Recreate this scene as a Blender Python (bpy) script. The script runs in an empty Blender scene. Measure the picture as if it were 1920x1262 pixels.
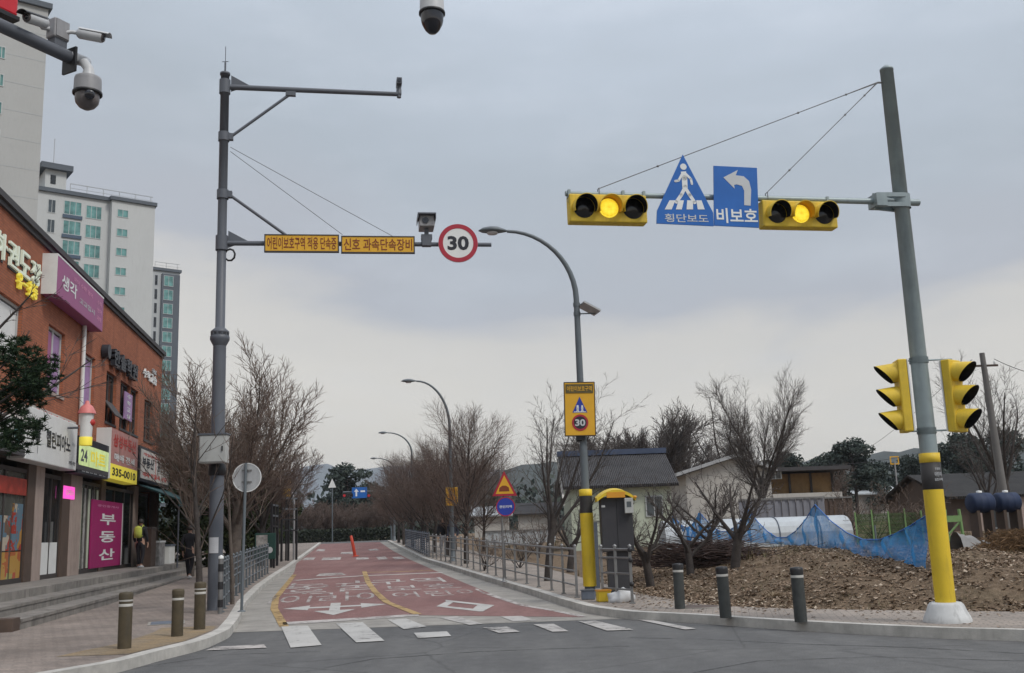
import bpy, math, random
from mathutils import Vector, Matrix
from mathutils.geometry import tessellate_polygon
R = math.radians
SC = bpy.context.scene
COL = SC.collection

# ------------------------------------------------------------------ camera
F, XH, YH, ROLL, H = 1900.0, 655.0, 1004.0, R(2.0), 1.5
_hy = YH - (960 - XH) * math.tan(ROLL)
PITCH = math.atan((_hy - 631) * math.cos(ROLL) / F)
_U0 = Vector((0, -math.sin(PITCH), math.cos(PITCH)))
FW = Vector((0, math.cos(PITCH), math.sin(PITCH)))
RX = math.cos(ROLL) * Vector((1, 0, 0)) - math.sin(ROLL) * _U0
UY = math.sin(ROLL) * Vector((1, 0, 0)) + math.cos(ROLL) * _U0
EYE = Vector((0, 0, H))
cd = bpy.data.cameras.new('camera')
cam = bpy.data.objects.new('camera', cd)
COL.objects.link(cam)
cd.sensor_width = 36
cd.lens = 36 * F / 1920
cd.clip_start = 0.05
cd.clip_end = 8000
cam.matrix_world = Matrix(((RX.x, UY.x, -FW.x, EYE.x), (RX.y, UY.y, -FW.y, EYE.y),
                           (RX.z, UY.z, -FW.z, EYE.z), (0, 0, 0, 1)))
SC.camera = cam

# ------------------------------------------------------------------ world and sun
SUN_EL, SUN_AZ = R(48), R(130)          # azimuth clockwise from +Y (behind the viewer, to the right)
world = bpy.data.worlds.new('World')
SC.world = world
world.use_nodes = True


class NT:
    """small node-tree writer"""
    def __init__(s, nt):
        s.nt = nt
        nt.nodes.clear()

    def n(s, t, **kw):
        nd = s.nt.nodes.new(t)
        ins = kw.pop('ins', {})
        for k, v in kw.items():
            setattr(nd, k, v)
        for k, v in ins.items():
            if isinstance(v, bpy.types.NodeSocket):
                s.nt.links.new(v, nd.inputs[k])
            else:
                nd.inputs[k].default_value = v
        return nd

    def math(s, op, a, b=0.0, clamp=False):
        nd = s.n('ShaderNodeMath', operation=op, use_clamp=clamp, ins={0: a, 1: b})
        return nd.outputs[0]

    def mix(s, fac, a, b, blend='MIX'):
        nd = s.n('ShaderNodeMix', data_type='RGBA', blend_type=blend)
        for k, v in ((0, fac), (6, a), (7, b)):
            if isinstance(v, bpy.types.NodeSocket):
                s.nt.links.new(v, nd.inputs[k])
            else:
                nd.inputs[k].default_value = v
        return nd.outputs[2]

    def ramp(s, fac, stops, interp='LINEAR'):
        nd = s.n('ShaderNodeValToRGB', ins={0: fac})
        cr = nd.color_ramp
        cr.interpolation = interp
        while len(cr.elements) < len(stops):
            cr.elements.new(0.5)
        for e, (p, c) in zip(cr.elements, stops):
            e.position = p
            e.color = (c[0], c[1], c[2], 1) if not isinstance(c, (int, float)) else (c, c, c, 1)
        return nd.outputs[0]


w = NT(world.node_tree)
tc = w.n('ShaderNodeTexCoord')
sky = w.n('ShaderNodeTexSky', sky_type='NISHITA', sun_disc=False, sun_elevation=SUN_EL, sun_rotation=SUN_AZ,
          air_density=1.0, dust_density=2.0, ozone_density=1.0)
sep = w.n('ShaderNodeSeparateXYZ', ins={0: tc.outputs['Generated']})
mp = w.n('ShaderNodeMapping', ins={0: tc.outputs['Generated'], 'Scale': (1.0, 1.0, 3.2)})
nz1 = w.n('ShaderNodeTexNoise', ins={'Vector': mp.outputs[0], 'Scale': 2.3, 'Detail': 4.0, 'Roughness': 0.5, 'Distortion': 0.35})
nz2 = w.n('ShaderNodeTexNoise', ins={'Vector': mp.outputs[0], 'Scale': 6.0, 'Detail': 7.0, 'Roughness': 0.55})
xneg = w.math('MINIMUM', sep.outputs[0], 0.0)
base = w.math('ADD', sep.outputs[2], w.math('MULTIPLY', xneg, 0.26))
f1 = w.math('ADD', base, w.math('MULTIPLY', w.math('SUBTRACT', nz1.outputs[0], 0.5), 0.20))
f2 = w.math('ADD', f1, w.math('MULTIPLY', w.math('SUBTRACT', nz2.outputs[0], 0.5), 0.085))
cloud = w.ramp(f2, [(0.0, (0.58, 0.55, 0.50)), (0.10, (0.585, 0.562, 0.52)), (0.17, (0.52, 0.508, 0.485)), (0.215, (0.385, 0.403, 0.44)),
                    (0.33, (0.372, 0.415, 0.462)), (0.45, (0.455, 0.51, 0.58)), (0.56, (0.57, 0.63, 0.72)), (0.7, (0.72, 0.78, 0.87)), (1.0, (1.1, 1.12, 1.18))])
soft = w.mix(w.math('MULTIPLY', w.math('SUBTRACT', nz2.outputs[0], 0.5), 0.5), cloud, (0.70, 0.72, 0.76, 1))
cloud10 = w.mix(1.0, soft, (10, 10, 10, 1), 'MULTIPLY')
mixed = w.mix(0.92, sky.outputs[0], cloud10)
bg = w.n('ShaderNodeBackground', ins={'Color': mixed, 'Strength': 0.1})
wo = w.n('ShaderNodeOutputWorld', ins={0: bg.outputs[0]})

sl = bpy.data.lights.new('sun', 'SUN')
sl.energy = 1.4
sl.angle = R(14)
sl.color = (1.0, 0.95, 0.88)
sun = bpy.data.objects.new('sun', sl)
COL.objects.link(sun)
sd = Vector((math.sin(SUN_AZ) * math.cos(SUN_EL), math.cos(SUN_AZ) * math.cos(SUN_EL), math.sin(SUN_EL)))
sun.rotation_euler = sd.to_track_quat('Z', 'Y').to_euler()
sun.location = (0, -20, 60)
SC.view_settings.view_transform = 'Standard'
SC.view_settings.look = 'None'
SC.view_settings.exposure = 0.35
SC.view_settings.gamma = 1.0

# ------------------------------------------------------------------ picture-to-place geometry
def ray(px, py):
    return FW * F + RX * (px - 960) + UY * (631 - py)

def P(px, py, Y):
    d = ray(px, py)
    return EYE + d * (Y / d.y)

def gz(y):
    return 0.0 if y < 24 else (0.0135 * (y - 24) if y < 95 else 0.9585)

def GP(px, py, z):
    d = ray(px, py)
    return EYE + d * ((z - H) / d.z)

def GT(px, py, off=0.0):
    z = off
    for _ in range(30):
        p = GP(px, py, z)
        if p.y < 0 or p.y > 140:
            p = P(px, py, 140)
        z = 0.5 * z + 0.5 * (gz(p.y) + off)
    return Vector((p.x, p.y, gz(p.y) + off))

def proj(p):
    v = Vector(p) - EYE
    d = v.dot(FW)
    return 960 + F * v.dot(RX) / d, 631 - F * v.dot(UY) / d

def ZAT(x, y, py):
    lo, hi = -5.0, 200.0
    for _ in range(50):
        m = (lo + hi) / 2
        if proj((x, y, m))[1] > py:
            lo = m
        else:
            hi = m
    return lo

def PL(px, py, p0, n):
    d = ray(px, py)
    t = (Vector(p0) - EYE).dot(n) / d.dot(n)
    return EYE + d * t

_sd = ray(XH, YH)
STREET = Vector((_sd.x, _sd.y, 0)).normalized()

class Wall:
    def __init__(s, x, y, ux, uy):
        s.p0 = Vector((x, y, 0))
        s.u = Vector((ux, uy, 0)).normalized()
        s.n = Vector((s.u.y, -s.u.x, 0))
        s.rz = math.atan2(s.u.y, s.u.x)
    def sz(s, px, py, off=0.0):
        p = PL(px, py, s.p0 + s.n * off, s.n)
        return (p - s.p0).dot(s.u), p.z
    def pt(s, a, z, off=0.0):
        v = s.p0 + s.u * a + s.n * off
        return Vector((v.x, v.y, z))
    def rect(s, pxl, pxr, yt, yb, off=0.0):
        """s0, s1, z0, z1 of a rectangle: left and right columns, top and bottom rows read at its middle column"""
        c = (pxl + pxr) / 2
        m = (yt + yb) / 2
        return s.sz(pxl, m, off)[0], s.sz(pxr, m, off)[0], s.sz(c, yb, off)[1], s.sz(c, yt, off)[1]

def interp(pts, x):
    pts = sorted(pts)
    if x <= pts[0][0]:
        a, b = pts[0], pts[1]
    elif x >= pts[-1][0]:
        a, b = pts[-2], pts[-1]
    else:
        for a, b in zip(pts, pts[1:]):
            if a[0] <= x <= b[0]:
                break
    return a[1] + (b[1] - a[1]) * (x - a[0]) / (b[0] - a[0])

# ------------------------------------------------------------------ materials
def s2l(c):
    c = c / 255.0
    return c / 12.92 if c <= 0.04045 else ((c + 0.055) / 1.055) ** 2.4

def C(r, g, b, k=1.0):
    return (s2l(r) * k, s2l(g) * k, s2l(b) * k)

MATS = {}
def mat(name, col, rough=0.6, var=0.18, scale=4.0, metal=0.0, bump=0.0, bscale=60.0, emit=0.0, spec=0.4, stain=0.0, coord='Object'):
    if name in MATS:
        return MATS[name]
    m = bpy.data.materials.new(name)
    m.use_nodes = True
    t = NT(m.node_tree)
    co = t.n('ShaderNodeTexCoord').outputs[coord]
    nz = t.n('ShaderNodeTexNoise', ins={'Vector': co, 'Scale': scale, 'Detail': 7.0, 'Roughness': 0.62})
    a = tuple(max(0.0, c * (1 - var)) for c in col) + (1,)
    b = tuple(min(1.0, c * (1 + var)) for c in col) + (1,)
    fac = t.ramp(nz.outputs[0], [(0.3, 0.0), (0.7, 1.0)])
    c = t.mix(fac, a, b)
    if stain > 0:
        mpn = t.n('ShaderNodeMapping', ins={0: co, 'Scale': (2.2, 2.2, 0.35)})
        n2 = t.n('ShaderNodeTexNoise', ins={'Vector': mpn.outputs[0], 'Scale': 3.0, 'Detail': 8.0, 'Roughness': 0.7})
        sf = t.ramp(n2.outputs[0], [(0.5, 0.0), (0.72, stain)])
        c = t.mix(sf, c, (0.06, 0.055, 0.048, 1))
    pr = t.n('ShaderNodeBsdfPrincipled', ins={'Base Color': c, 'Metallic': metal, 'Specular IOR Level': spec})
    rr = t.n('ShaderNodeMapRange', ins={0: nz.outputs[0], 3: max(0.02, rough - 0.12), 4: min(1.0, rough + 0.12)})
    t.nt.links.new(rr.outputs[0], pr.inputs['Roughness'])
    if emit > 0:
        pr.inputs['Emission Color'].default_value = tuple(col) + (1,)
        pr.inputs['Emission Strength'].default_value = emit
    if bump > 0:
        n3 = t.n('ShaderNodeTexNoise', ins={'Vector': co, 'Scale': bscale, 'Detail': 4.0})
        bp = t.n('ShaderNodeBump', ins={'Height': n3.outputs[0], 'Strength': bump, 'Distance': 0.02})
        t.nt.links.new(bp.outputs[0], pr.inputs['Normal'])
    t.n('ShaderNodeOutputMaterial', ins={0: pr.outputs[0]})
    MATS[name] = m
    return m

def newmat(name):
    m = bpy.data.materials.new(name)
    m.use_nodes = True
    MATS[name] = m
    return m, NT(m.node_tree)

def finish(t, col, rough=0.8, height=None, bs=0.5, bd=0.02, spec=0.3, alpha=None):
    pr = t.n('ShaderNodeBsdfPrincipled', ins={'Base Color': col, 'Specular IOR Level': spec})
    if isinstance(rough, bpy.types.NodeSocket):
        t.nt.links.new(rough, pr.inputs['Roughness'])
    else:
        pr.inputs['Roughness'].default_value = rough
    if height is not None:
        bp = t.n('ShaderNodeBump', ins={'Height': height, 'Strength': bs, 'Distance': bd})
        t.nt.links.new(bp.outputs[0], pr.inputs['Normal'])
    if alpha is not None:
        t.nt.links.new(alpha, pr.inputs['Alpha'])
    t.n('ShaderNodeOutputMaterial', ins={0: pr.outputs[0]})

def paving(name, c1, c2, mortar, w_, h_, rot=0.0, moss=0.0):
    m, t = newmat(name)
    co = t.n('ShaderNodeTexCoord').outputs['Object']
    mpn = t.n('ShaderNodeMapping', ins={0: co, 'Rotation': (0, 0, rot)})
    br = t.n('ShaderNodeTexBrick', ins={'Vector': mpn.outputs[0], 'Color1': c1 + (1,), 'Color2': c2 + (1,), 'Mortar': mortar + (1,),
             'Scale': 1.0, 'Mortar Size': 0.008, 'Mortar Smooth': 0.3, 'Bias': 0.0, 'Brick Width': w_, 'Row Height': h_})
    n1 = t.n('ShaderNodeTexNoise', ins={'Vector': co, 'Scale': 0.7, 'Detail': 8.0, 'Roughness': 0.65})
    n2 = t.n('ShaderNodeTexNoise', ins={'Vector': co, 'Scale': 30.0, 'Detail': 4.0})
    k = t.ramp(n1.outputs[0], [(0.3, 0.62), (0.7, 1.15)])
    c = t.mix(1.0, br.outputs[0], k, 'MULTIPLY')
    c = t.mix(0.5, c, t.mix(1.0, c, t.ramp(n2.outputs[0], [(0.3, 0.6), (0.7, 1.4)]), 'MULTIPLY'))
    hh = t.math('ADD', t.math('MULTIPLY', br.outputs[1], -1.0), t.math('MULTIPLY', n2.outputs[0], 0.4))
    finish(t, c, 0.85, hh, 0.5, 0.01)
    return m

def make_asphalt(name, col, tint, red=False):
    m, t = newmat(name)
    co = t.n('ShaderNodeTexCoord').outputs['Object']
    n1 = t.n('ShaderNodeTexNoise', ins={'Vector': co, 'Scale': 0.35, 'Detail': 6.0, 'Roughness': 0.6})
    n2 = t.n('ShaderNodeTexNoise', ins={'Vector': co, 'Scale': 90.0, 'Detail': 3.0})
    n4 = t.n('ShaderNodeTexNoise', ins={'Vector': co, 'Scale': 5.0, 'Detail': 8.0, 'Roughness': 0.7})
    wv = t.n('ShaderNodeMapping', ins={0: co, 'Scale': (1.3, 0.10, 1.0), 'Rotation': (0, 0, -math.atan2(-STREET.x, STREET.y) if red else 1.1)})
    n3 = t.n('ShaderNodeTexNoise', ins={'Vector': wv.outputs[0], 'Scale': 1.4, 'Detail': 5.0})
    c = t.mix(t.ramp(n1.outputs[0], [(0.35, 0.0), (0.68, 1.0)]), col + (1,), tint + (1,))
    c = t.mix(t.ramp(n3.outputs[0], [(0.35, 0.0), (0.72, 0.5)]), c, tuple(x * 0.66 for x in col) + (1,))
    c = t.mix(1.0, c, t.ramp(n4.outputs[0], [(0.3, 0.84), (0.7, 1.14)]), 'MULTIPLY')
    c = t.mix(1.0, c, t.ramp(n2.outputs[0], [(0.3, 0.45), (0.7, 1.5)]), 'MULTIPLY')
    if red:
        # pale worn specks
        c = t.mix(t.ramp(n4.outputs[0], [(0.6, 0.0), (0.75, 0.45)]), c, (0.29, 0.21, 0.195, 1))
    else:
        vo = t.n('ShaderNodeTexVoronoi', feature='DISTANCE_TO_EDGE', ins={'Vector': t.n('ShaderNodeMixRGB', ins={0: 0.12, 1: co, 2: n4.outputs[1]}).outputs[0], 'Scale': 0.33})
        cr = t.ramp(vo.outputs[0], [(0.0, 0.35), (0.006, 0.0)])
        c = t.mix(cr, c, (0.022, 0.022, 0.023, 1))
    finish(t, c, 0.86, n2.outputs[0], 0.55, 0.006, 0.25)
    return m

M = {}
M['asphalt'] = make_asphalt('asphalt', (0.108, 0.108, 0.109), (0.148, 0.147, 0.144))
M['red_asphalt'] = make_asphalt('red_asphalt', (0.205, 0.108, 0.101), (0.25, 0.148, 0.137), True)
M['concrete'] = mat('gutter_concrete', (0.27, 0.255, 0.232), 0.9, 0.25, 1.5, bump=0.3, stain=0.25)
M['granite'] = mat('kerb_granite', (0.44, 0.425, 0.395), 0.85, 0.25, 3, bump=0.3, bscale=90, stain=0.2)
M['step'] = mat('step_granite', (0.21, 0.195, 0.178), 0.85, 0.28, 2.5, bump=0.3, bscale=90, stain=0.55)
M['paver'] = paving('sidewalk_paver', (0.285, 0.238, 0.207), (0.235, 0.20, 0.178), (0.14, 0.12, 0.105), 0.22, 0.11, 0.35)
M['paver_pale'] = paving('pale_paver', (0.335, 0.285, 0.245), (0.28, 0.245, 0.215), (0.16, 0.14, 0.125), 0.22, 0.11, 0.2)
M['tactile'] = paving('tactile_yellow', (0.28, 0.205, 0.12), (0.25, 0.20, 0.14), (0.14, 0.115, 0.085), 0.3, 0.3, 0.35)

def make_soil():
    m, t = newmat('leafy_soil')
    co = t.n('ShaderNodeTexCoord').outputs['Object']
    n1 = t.n('ShaderNodeTexNoise', ins={'Vector': co, 'Scale': 0.5, 'Detail': 8.0, 'Roughness': 0.65})
    n2 = t.n('ShaderNodeTexNoise', ins={'Vector': co, 'Scale': 14.0, 'Detail': 8.0, 'Roughness': 0.75})
    vo = t.n('ShaderNodeTexVoronoi', ins={'Vector': co, 'Scale': 9.0})
    a = t.ramp(n1.outputs[0], [(0.3, (0.13, 0.098, 0.068)), (0.5, (0.175, 0.128, 0.088)), (0.7, (0.14, 0.122, 0.078))])
    b = t.ramp(n2.outputs[0], [(0.3, (0.085, 0.062, 0.044)), (0.55, (0.185, 0.135, 0.093)), (0.75, (0.30, 0.235, 0.175))])
    c = t.mix(0.55, a, b)
    c = t.mix(0.35, c, t.mix(1.0, c, t.mix(0.8, (0.5, 0.5, 0.5, 1), vo.outputs[0]), 'OVERLAY'))
    hh = t.math('ADD', n2.outputs[0], t.math('MULTIPLY', vo.outputs[0], 0.5))
    finish(t, c, 0.95, hh, 0.8, 0.06, 0.1)
    return m
M['soil'] = make_soil()

def make_ground():
    m, t = newmat('dry_ground')
    co = t.n('ShaderNodeTexCoord').outputs['Object']
    n1 = t.n('ShaderNodeTexNoise', ins={'Vector': co, 'Scale': 0.06, 'Detail': 9.0, 'Roughness': 0.6})
    n2 = t.n('ShaderNodeTexNoise', ins={'Vector': co, 'Scale': 2.0, 'Detail': 9.0, 'Roughness': 0.7})
    a = t.ramp(n1.outputs[0], [(0.3, (0.11, 0.085, 0.06)), (0.55, (0.13, 0.105, 0.07)), (0.72, (0.08, 0.085, 0.05))])
    c = t.mix(1.0, a, t.ramp(n2.outputs[0], [(0.3, 0.6), (0.7, 1.3)]), 'MULTIPLY')
    finish(t, c, 0.95, n2.outputs[0], 0.6, 0.08, 0.1)
    return m
M['ground'] = make_ground()

def make_brick():
    m, t = newmat('red_brick')
    co = t.n('ShaderNodeTexCoord').outputs['Object']
    sp = t.n('ShaderNodeSeparateXYZ', ins={0: co})
    cb = t.n('ShaderNodeCombineXYZ', ins={0: t.math('ADD', sp.outputs[0], sp.outputs[1]), 1: sp.outputs[2]})
    br = t.n('ShaderNodeTexBrick', ins={'Vector': cb.outputs[0], 'Color1': (0.41, 0.142, 0.072, 1), 'Color2': (0.33, 0.112, 0.058, 1),
             'Mortar': (0.17, 0.095, 0.075, 1), 'Scale': 1.0, 'Mortar Size': 0.006, 'Brick Width': 0.21, 'Row Height': 0.068})
    n1 = t.n('ShaderNodeTexNoise', ins={'Vector': co, 'Scale': 0.55, 'Detail': 8.0, 'Roughness': 0.65})
    st = t.n('ShaderNodeMapping', ins={0: co, 'Scale': (1.2, 1.2, 0.12)})
    n2 = t.n('ShaderNodeTexNoise', ins={'Vector': st.outputs[0], 'Scale': 2.2, 'Detail': 6.0})
    c = t.mix(1.0, br.outputs[0], t.ramp(n1.outputs[0], [(0.3, 0.78), (0.7, 1.12)]), 'MULTIPLY')
    c = t.mix(t.ramp(n2.outputs[0], [(0.52, 0.0), (0.75, 0.35)]), c, (0.10, 0.04, 0.03, 1))
    # darker soldier courses every metre and a half
    cs = t.math('FRACT', t.math('MULTIPLY', sp.outputs[2], 0.62))
    c = t.mix(t.ramp(cs, [(0.0, 0.3), (0.05, 0.3), (0.055, 0.0)]), c, (0.13, 0.045, 0.03, 1))
    finish(t, c, 0.85, t.math('MULTIPLY', br.outputs[1], -1.0), 0.4, 0.006, 0.25)
    return m
M['brick'] = make_brick()

def make_tile(name, c1, c2, sc=(4.0, 4.0)):
    m, t = newmat(name)
    co = t.n('ShaderNodeTexCoord').outputs['Object']
    wv = t.n('ShaderNodeTexWave', wave_type='BANDS', bands_direction='X', ins={'Vector': co, 'Scale': sc[0], 'Distortion': 0.3, 'Detail': 1.0})
    wz = t.n('ShaderNodeTexWave', wave_type='BANDS', bands_direction='Z', wave_profile='SAW', ins={'Vector': co, 'Scale': sc[1], 'Distortion': 0.2})
    n1 = t.n('ShaderNodeTexNoise', ins={'Vector': co, 'Scale': 1.3, 'Detail': 8.0, 'Roughness': 0.65})
    c = t.mix(t.ramp(n1.outputs[0], [(0.3, 0.0), (0.7, 1.0)]), c1 + (1,), c2 + (1,))
    hh = t.math('ADD', wv.outputs[1], t.math('MULTIPLY', wz.outputs[1], 0.7))
    finish(t, c, 0.75, hh, 1.0, 0.12, 0.3)
    return m
M['roof_tile'] = make_tile('dark_roof_tile', (0.075, 0.073, 0.078), (0.12, 0.117, 0.122))
M['roof_tile_brown'] = make_tile('brown_roof_tile', (0.045, 0.043, 0.044), (0.075, 0.072, 0.07))

def make_paint(name, col, lo, hi):
    """worn road paint: bare patches where the paint has gone"""
    m, t = newmat(name)
    co = t.n('ShaderNodeTexCoord').outputs['Object']
    n1 = t.n('ShaderNodeTexNoise', ins={'Vector': co, 'Scale': 5.0, 'Detail': 10.0, 'Roughness': 0.78})
    n2 = t.n('ShaderNodeTexNoise', ins={'Vector': co, 'Scale': 1.2, 'Detail': 4.0, 'Roughness': 0.6})
    a = t.ramp(t.math('ADD', t.math('MULTIPLY', n1.outputs[0], 0.7), t.math('MULTIPLY', n2.outputs[0], 0.3)), [(lo, 0.0), (hi, 1.0)])
    c = t.mix(t.ramp(n2.outputs[0], [(0.3, 0.0), (0.7, 1.0)]), tuple(x * 0.8 for x in col) + (1,), col + (1,))
    finish(t, c, 0.8, None, alpha=a)
    return m
M['white_paint'] = make_paint('white_road_paint', (0.46, 0.45, 0.43), 0.36, 0.45)
M['white_paint_worn'] = make_paint('worn_white_road_paint', (0.45, 0.42, 0.40), 0.39, 0.54)
M['white_paint_mid'] = make_paint('scuffed_white_road_paint', (0.44, 0.42, 0.40), 0.37, 0.49)
M['yellow_paint'] = make_paint('yellow_road_paint', (0.40, 0.275, 0.125), 0.35, 0.50)

def make_glass(name, col, rough=0.08):
    m, t = newmat(name)
    co = t.n('ShaderNodeTexCoord').outputs['Object']
    n1 = t.n('ShaderNodeTexNoise', ins={'Vector': co, 'Scale': 0.9, 'Detail': 3.0})
    c = t.mix(t.ramp(n1.outputs[0], [(0.35, 0.0), (0.65, 1.0)]), tuple(x * 0.6 for x in col) + (1,), tuple(x * 1.3 for x in col) + (1,))
    finish(t, c, rough, None, spec=0.6)
    return m
M['glass_dark'] = make_glass('dark_window_glass', (0.02, 0.022, 0.024))
M['glass_green'] = make_glass('green_balcony_glass', (0.12, 0.27, 0.26), 0.15)
M['glass_grey'] = make_glass('grey_window_glass', (0.06, 0.075, 0.085), 0.12)
M['glass_shop'] = make_glass('shop_glass', (0.085, 0.09, 0.08), 0.1)

def make_net():
    m, t = newmat('blue_net')
    co = t.n('ShaderNodeTexCoord').outputs['Object']
    n1 = t.n('ShaderNodeTexNoise', ins={'Vector': co, 'Scale': 2.5, 'Detail': 6.0, 'Roughness': 0.7})
    a = t.ramp(n1.outputs[0], [(0.35, 0.48), (0.7, 0.82)])
    finish(t, t.mix(n1.outputs[0], (0.012, 0.17, 0.50, 1), (0.04, 0.34, 0.72, 1)), 0.7, None, alpha=a)
    return m
M['net'] = make_net()
M['tar'] = make_paint('tar_seal', (0.055, 0.055, 0.056), 0.42, 0.58)
M['patch'] = make_paint('asphalt_patch', (0.075, 0.075, 0.077), 0.30, 0.42)

def make_leaf(name, stops, rough=0.8):
    m, t = newmat(name)
    g = t.n('ShaderNodeNewGeometry')
    c = t.ramp(g.outputs['Random Per Island'], stops)
    finish(t, c, rough, None, spec=0.15)
    return m
M['litter'] = make_leaf('dead_leaf', [(0.0, (0.11, 0.075, 0.05)), (0.35, (0.18, 0.125, 0.083)), (0.75, (0.26, 0.19, 0.135)), (1.0, (0.46, 0.39, 0.31))])
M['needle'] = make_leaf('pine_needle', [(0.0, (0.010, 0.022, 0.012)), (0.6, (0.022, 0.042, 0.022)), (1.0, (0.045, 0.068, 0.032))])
M['needle_far'] = make_leaf('far_pine_needle', [(0.0, (0.034, 0.047, 0.042)), (0.6, (0.052, 0.068, 0.060)), (1.0, (0.078, 0.094, 0.078))])  # paler and greyer than near needles: distance haze mixed into the colours
M['green_leaf'] = make_leaf('shrub_leaf', [(0.0, (0.02, 0.03, 0.012)), (0.6, (0.04, 0.055, 0.022)), (1.0, (0.075, 0.085, 0.04))])
M['hedge'] = make_leaf('hedge_leaf', [(0.0, (0.018, 0.026, 0.018)), (1.0, (0.05, 0.058, 0.04))])
M['bark'] = mat('bark', (0.095, 0.078, 0.066), 0.9, 0.4, 6, bump=0.6, bscale=30)
M['bark_dark'] = mat('dark_bark', (0.05, 0.042, 0.038), 0.9, 0.4, 6, bump=0.6, bscale=30)
M['twig'] = mat('twig', (0.145, 0.108, 0.088), 0.9, 0.3, 3)
M['twig_red'] = mat('reddish_twig', (0.125, 0.090, 0.075), 0.9, 0.3, 3)
M['twig_dark'] = mat('dark_twig', (0.085, 0.072, 0.066), 0.9, 0.3, 3)
M['dry_grass'] = make_leaf('dry_grass_blade', [(0.0, (0.10, 0.075, 0.045)), (0.6, (0.19, 0.15, 0.095)), (1.0, (0.10, 0.11, 0.05))])
M['straw'] = make_leaf('straw_stem', [(0.0, (0.10, 0.06, 0.03)), (1.0, (0.22, 0.14, 0.08))])

M['mast_grey'] = mat('mast_grey_paint', (0.098, 0.108, 0.128), 0.5, 0.10, 1.2, stain=0.15)
M['signal_grey'] = mat('signal_pole_galvanised', (0.27, 0.325, 0.34), 0.45, 0.14, 2.5, metal=0.15, stain=0.25)
M['lamp_grey'] = mat('lamp_pole_grey', (0.115, 0.135, 0.15), 0.45, 0.14, 2, stain=0.15)
M['steel'] = mat('railing_steel', (0.22, 0.22, 0.22), 0.4, 0.2, 5, metal=0.55, stain=0.2)
M['steel_blue'] = mat('blue_grey_railing', (0.11, 0.13, 0.165), 0.5, 0.2, 5)
M['black'] = mat('black_plastic', (0.018, 0.018, 0.02), 0.45, 0.2, 6)
M['black_in'] = mat('matt_black', (0.010, 0.010, 0.012), 0.9, 0.2, 6)
M['band_black'] = mat('black_wrap', (0.035, 0.033, 0.033), 0.6, 0.25, 4)
M['yellow'] = mat('signal_yellow', (0.66, 0.46, 0.04), 0.55, 0.12, 4, stain=0.32)
M['sleeve'] = mat('sleeve_yellow', (0.68, 0.48, 0.03), 0.55, 0.10, 2, stain=0.32)
M['panel_yellow'] = mat('panel_yellow', (0.66, 0.36, 0.025), 0.5, 0.08, 3)
M['blue'] = mat('sign_blue', (0.010, 0.115, 0.42), 0.45, 0.10, 2)
M['navy'] = mat('sign_navy', (0.02, 0.045, 0.32), 0.45, 0.10, 2)
M['drum'] = mat('drum_navy', (0.010, 0.022, 0.060), 0.65, 0.2, 3)
M['white'] = mat('sign_white', (0.68, 0.69, 0.68), 0.5, 0.06, 3)
M['mark'] = mat('sign_marking_white', (0.70, 0.72, 0.72), 0.5, 0.05, 3)
M['mark_grey'] = mat('sign_marking_grey', (0.50, 0.52, 0.54), 0.5, 0.05, 3)
M['sign_red'] = mat('sign_red', (0.36, 0.022, 0.042), 0.5, 0.08, 3)
M['sign_back'] = mat('sign_back_aluminium', (0.40, 0.41, 0.42), 0.45, 0.15, 3, metal=0.2, stain=0.2)
M['ink'] = mat('sign_ink', (0.02, 0.022, 0.03), 0.5, 0.05, 3)
M['ink_red'] = mat('sign_ink_red', (0.20, 0.045, 0.012), 0.5, 0.05, 3)
M['cam_white'] = mat('camera_housing_white', (0.50, 0.51, 0.52), 0.4, 0.1, 5, stain=0.1)
M['cam_grey'] = mat('camera_housing_grey', (0.27, 0.27, 0.28), 0.45, 0.15, 5, stain=0.25)
M['lens'] = mat('camera_lens', (0.012, 0.013, 0.02), 0.08, 0.1, 5, spec=0.8)
M['lens_grey'] = mat('camera_eyeball', (0.14, 0.125, 0.125), 0.35, 0.2, 8)
M['beacon'] = mat('beacon_red', (0.52, 0.02, 0.03), 0.35, 0.1, 5)
M['amber_on'] = mat('amber_lens_lit', (1.0, 0.80, 0.05), 0.3, 0.1, 30, emit=0.85)
def make_amber():
    m, t = newmat('amber_led_lens')
    co = t.n('ShaderNodeTexCoord').outputs['Object']
    vo = t.n('ShaderNodeTexVoronoi', ins={'Vector': co, 'Scale': 55.0, 'Randomness': 0.15})
    c = t.ramp(vo.outputs[0], [(0.25, (1.0, 0.86, 0.08)), (0.6, (0.62, 0.40, 0.01))])
    pr = t.n('ShaderNodeBsdfPrincipled', ins={'Base Color': c, 'Roughness': 0.3, 'Emission Color': c, 'Emission Strength': 0.85})
    t.n('ShaderNodeOutputMaterial', ins={0: pr.outputs[0]})
    return m
M['amber_on'] = make_amber()
M['lens_off'] = mat('dark_signal_lens', (0.012, 0.011, 0.011), 0.2, 0.2, 10, spec=0.6)
M['glow_in'] = mat('visor_amber_glow', (0.50, 0.24, 0.02), 0.5, 0.1, 4)  # glow of the lit amber lamp on the visor lining, painted as colour
M['apt_beige'] = mat('apartment_beige', (0.41, 0.417, 0.41), 0.9, 0.06, 0.12, stain=0.10)
M['apt_cream'] = mat('apartment_cream', (0.50, 0.515, 0.515), 0.9, 0.05, 0.12, stain=0.10)
M['apt_grey'] = mat('apartment_grey', (0.40, 0.42, 0.43), 0.9, 0.06, 0.12, stain=0.10)
M['apt_slate'] = mat('apartment_slate', (0.10, 0.115, 0.135), 0.85, 0.08, 0.2)
M['apt_blue'] = mat('balcony_slab_blue', (0.075, 0.105, 0.15), 0.8, 0.1, 0.5)
M['frame_white'] = mat('window_frame_white', (0.48, 0.50, 0.50), 0.6, 0.08, 1)
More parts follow.
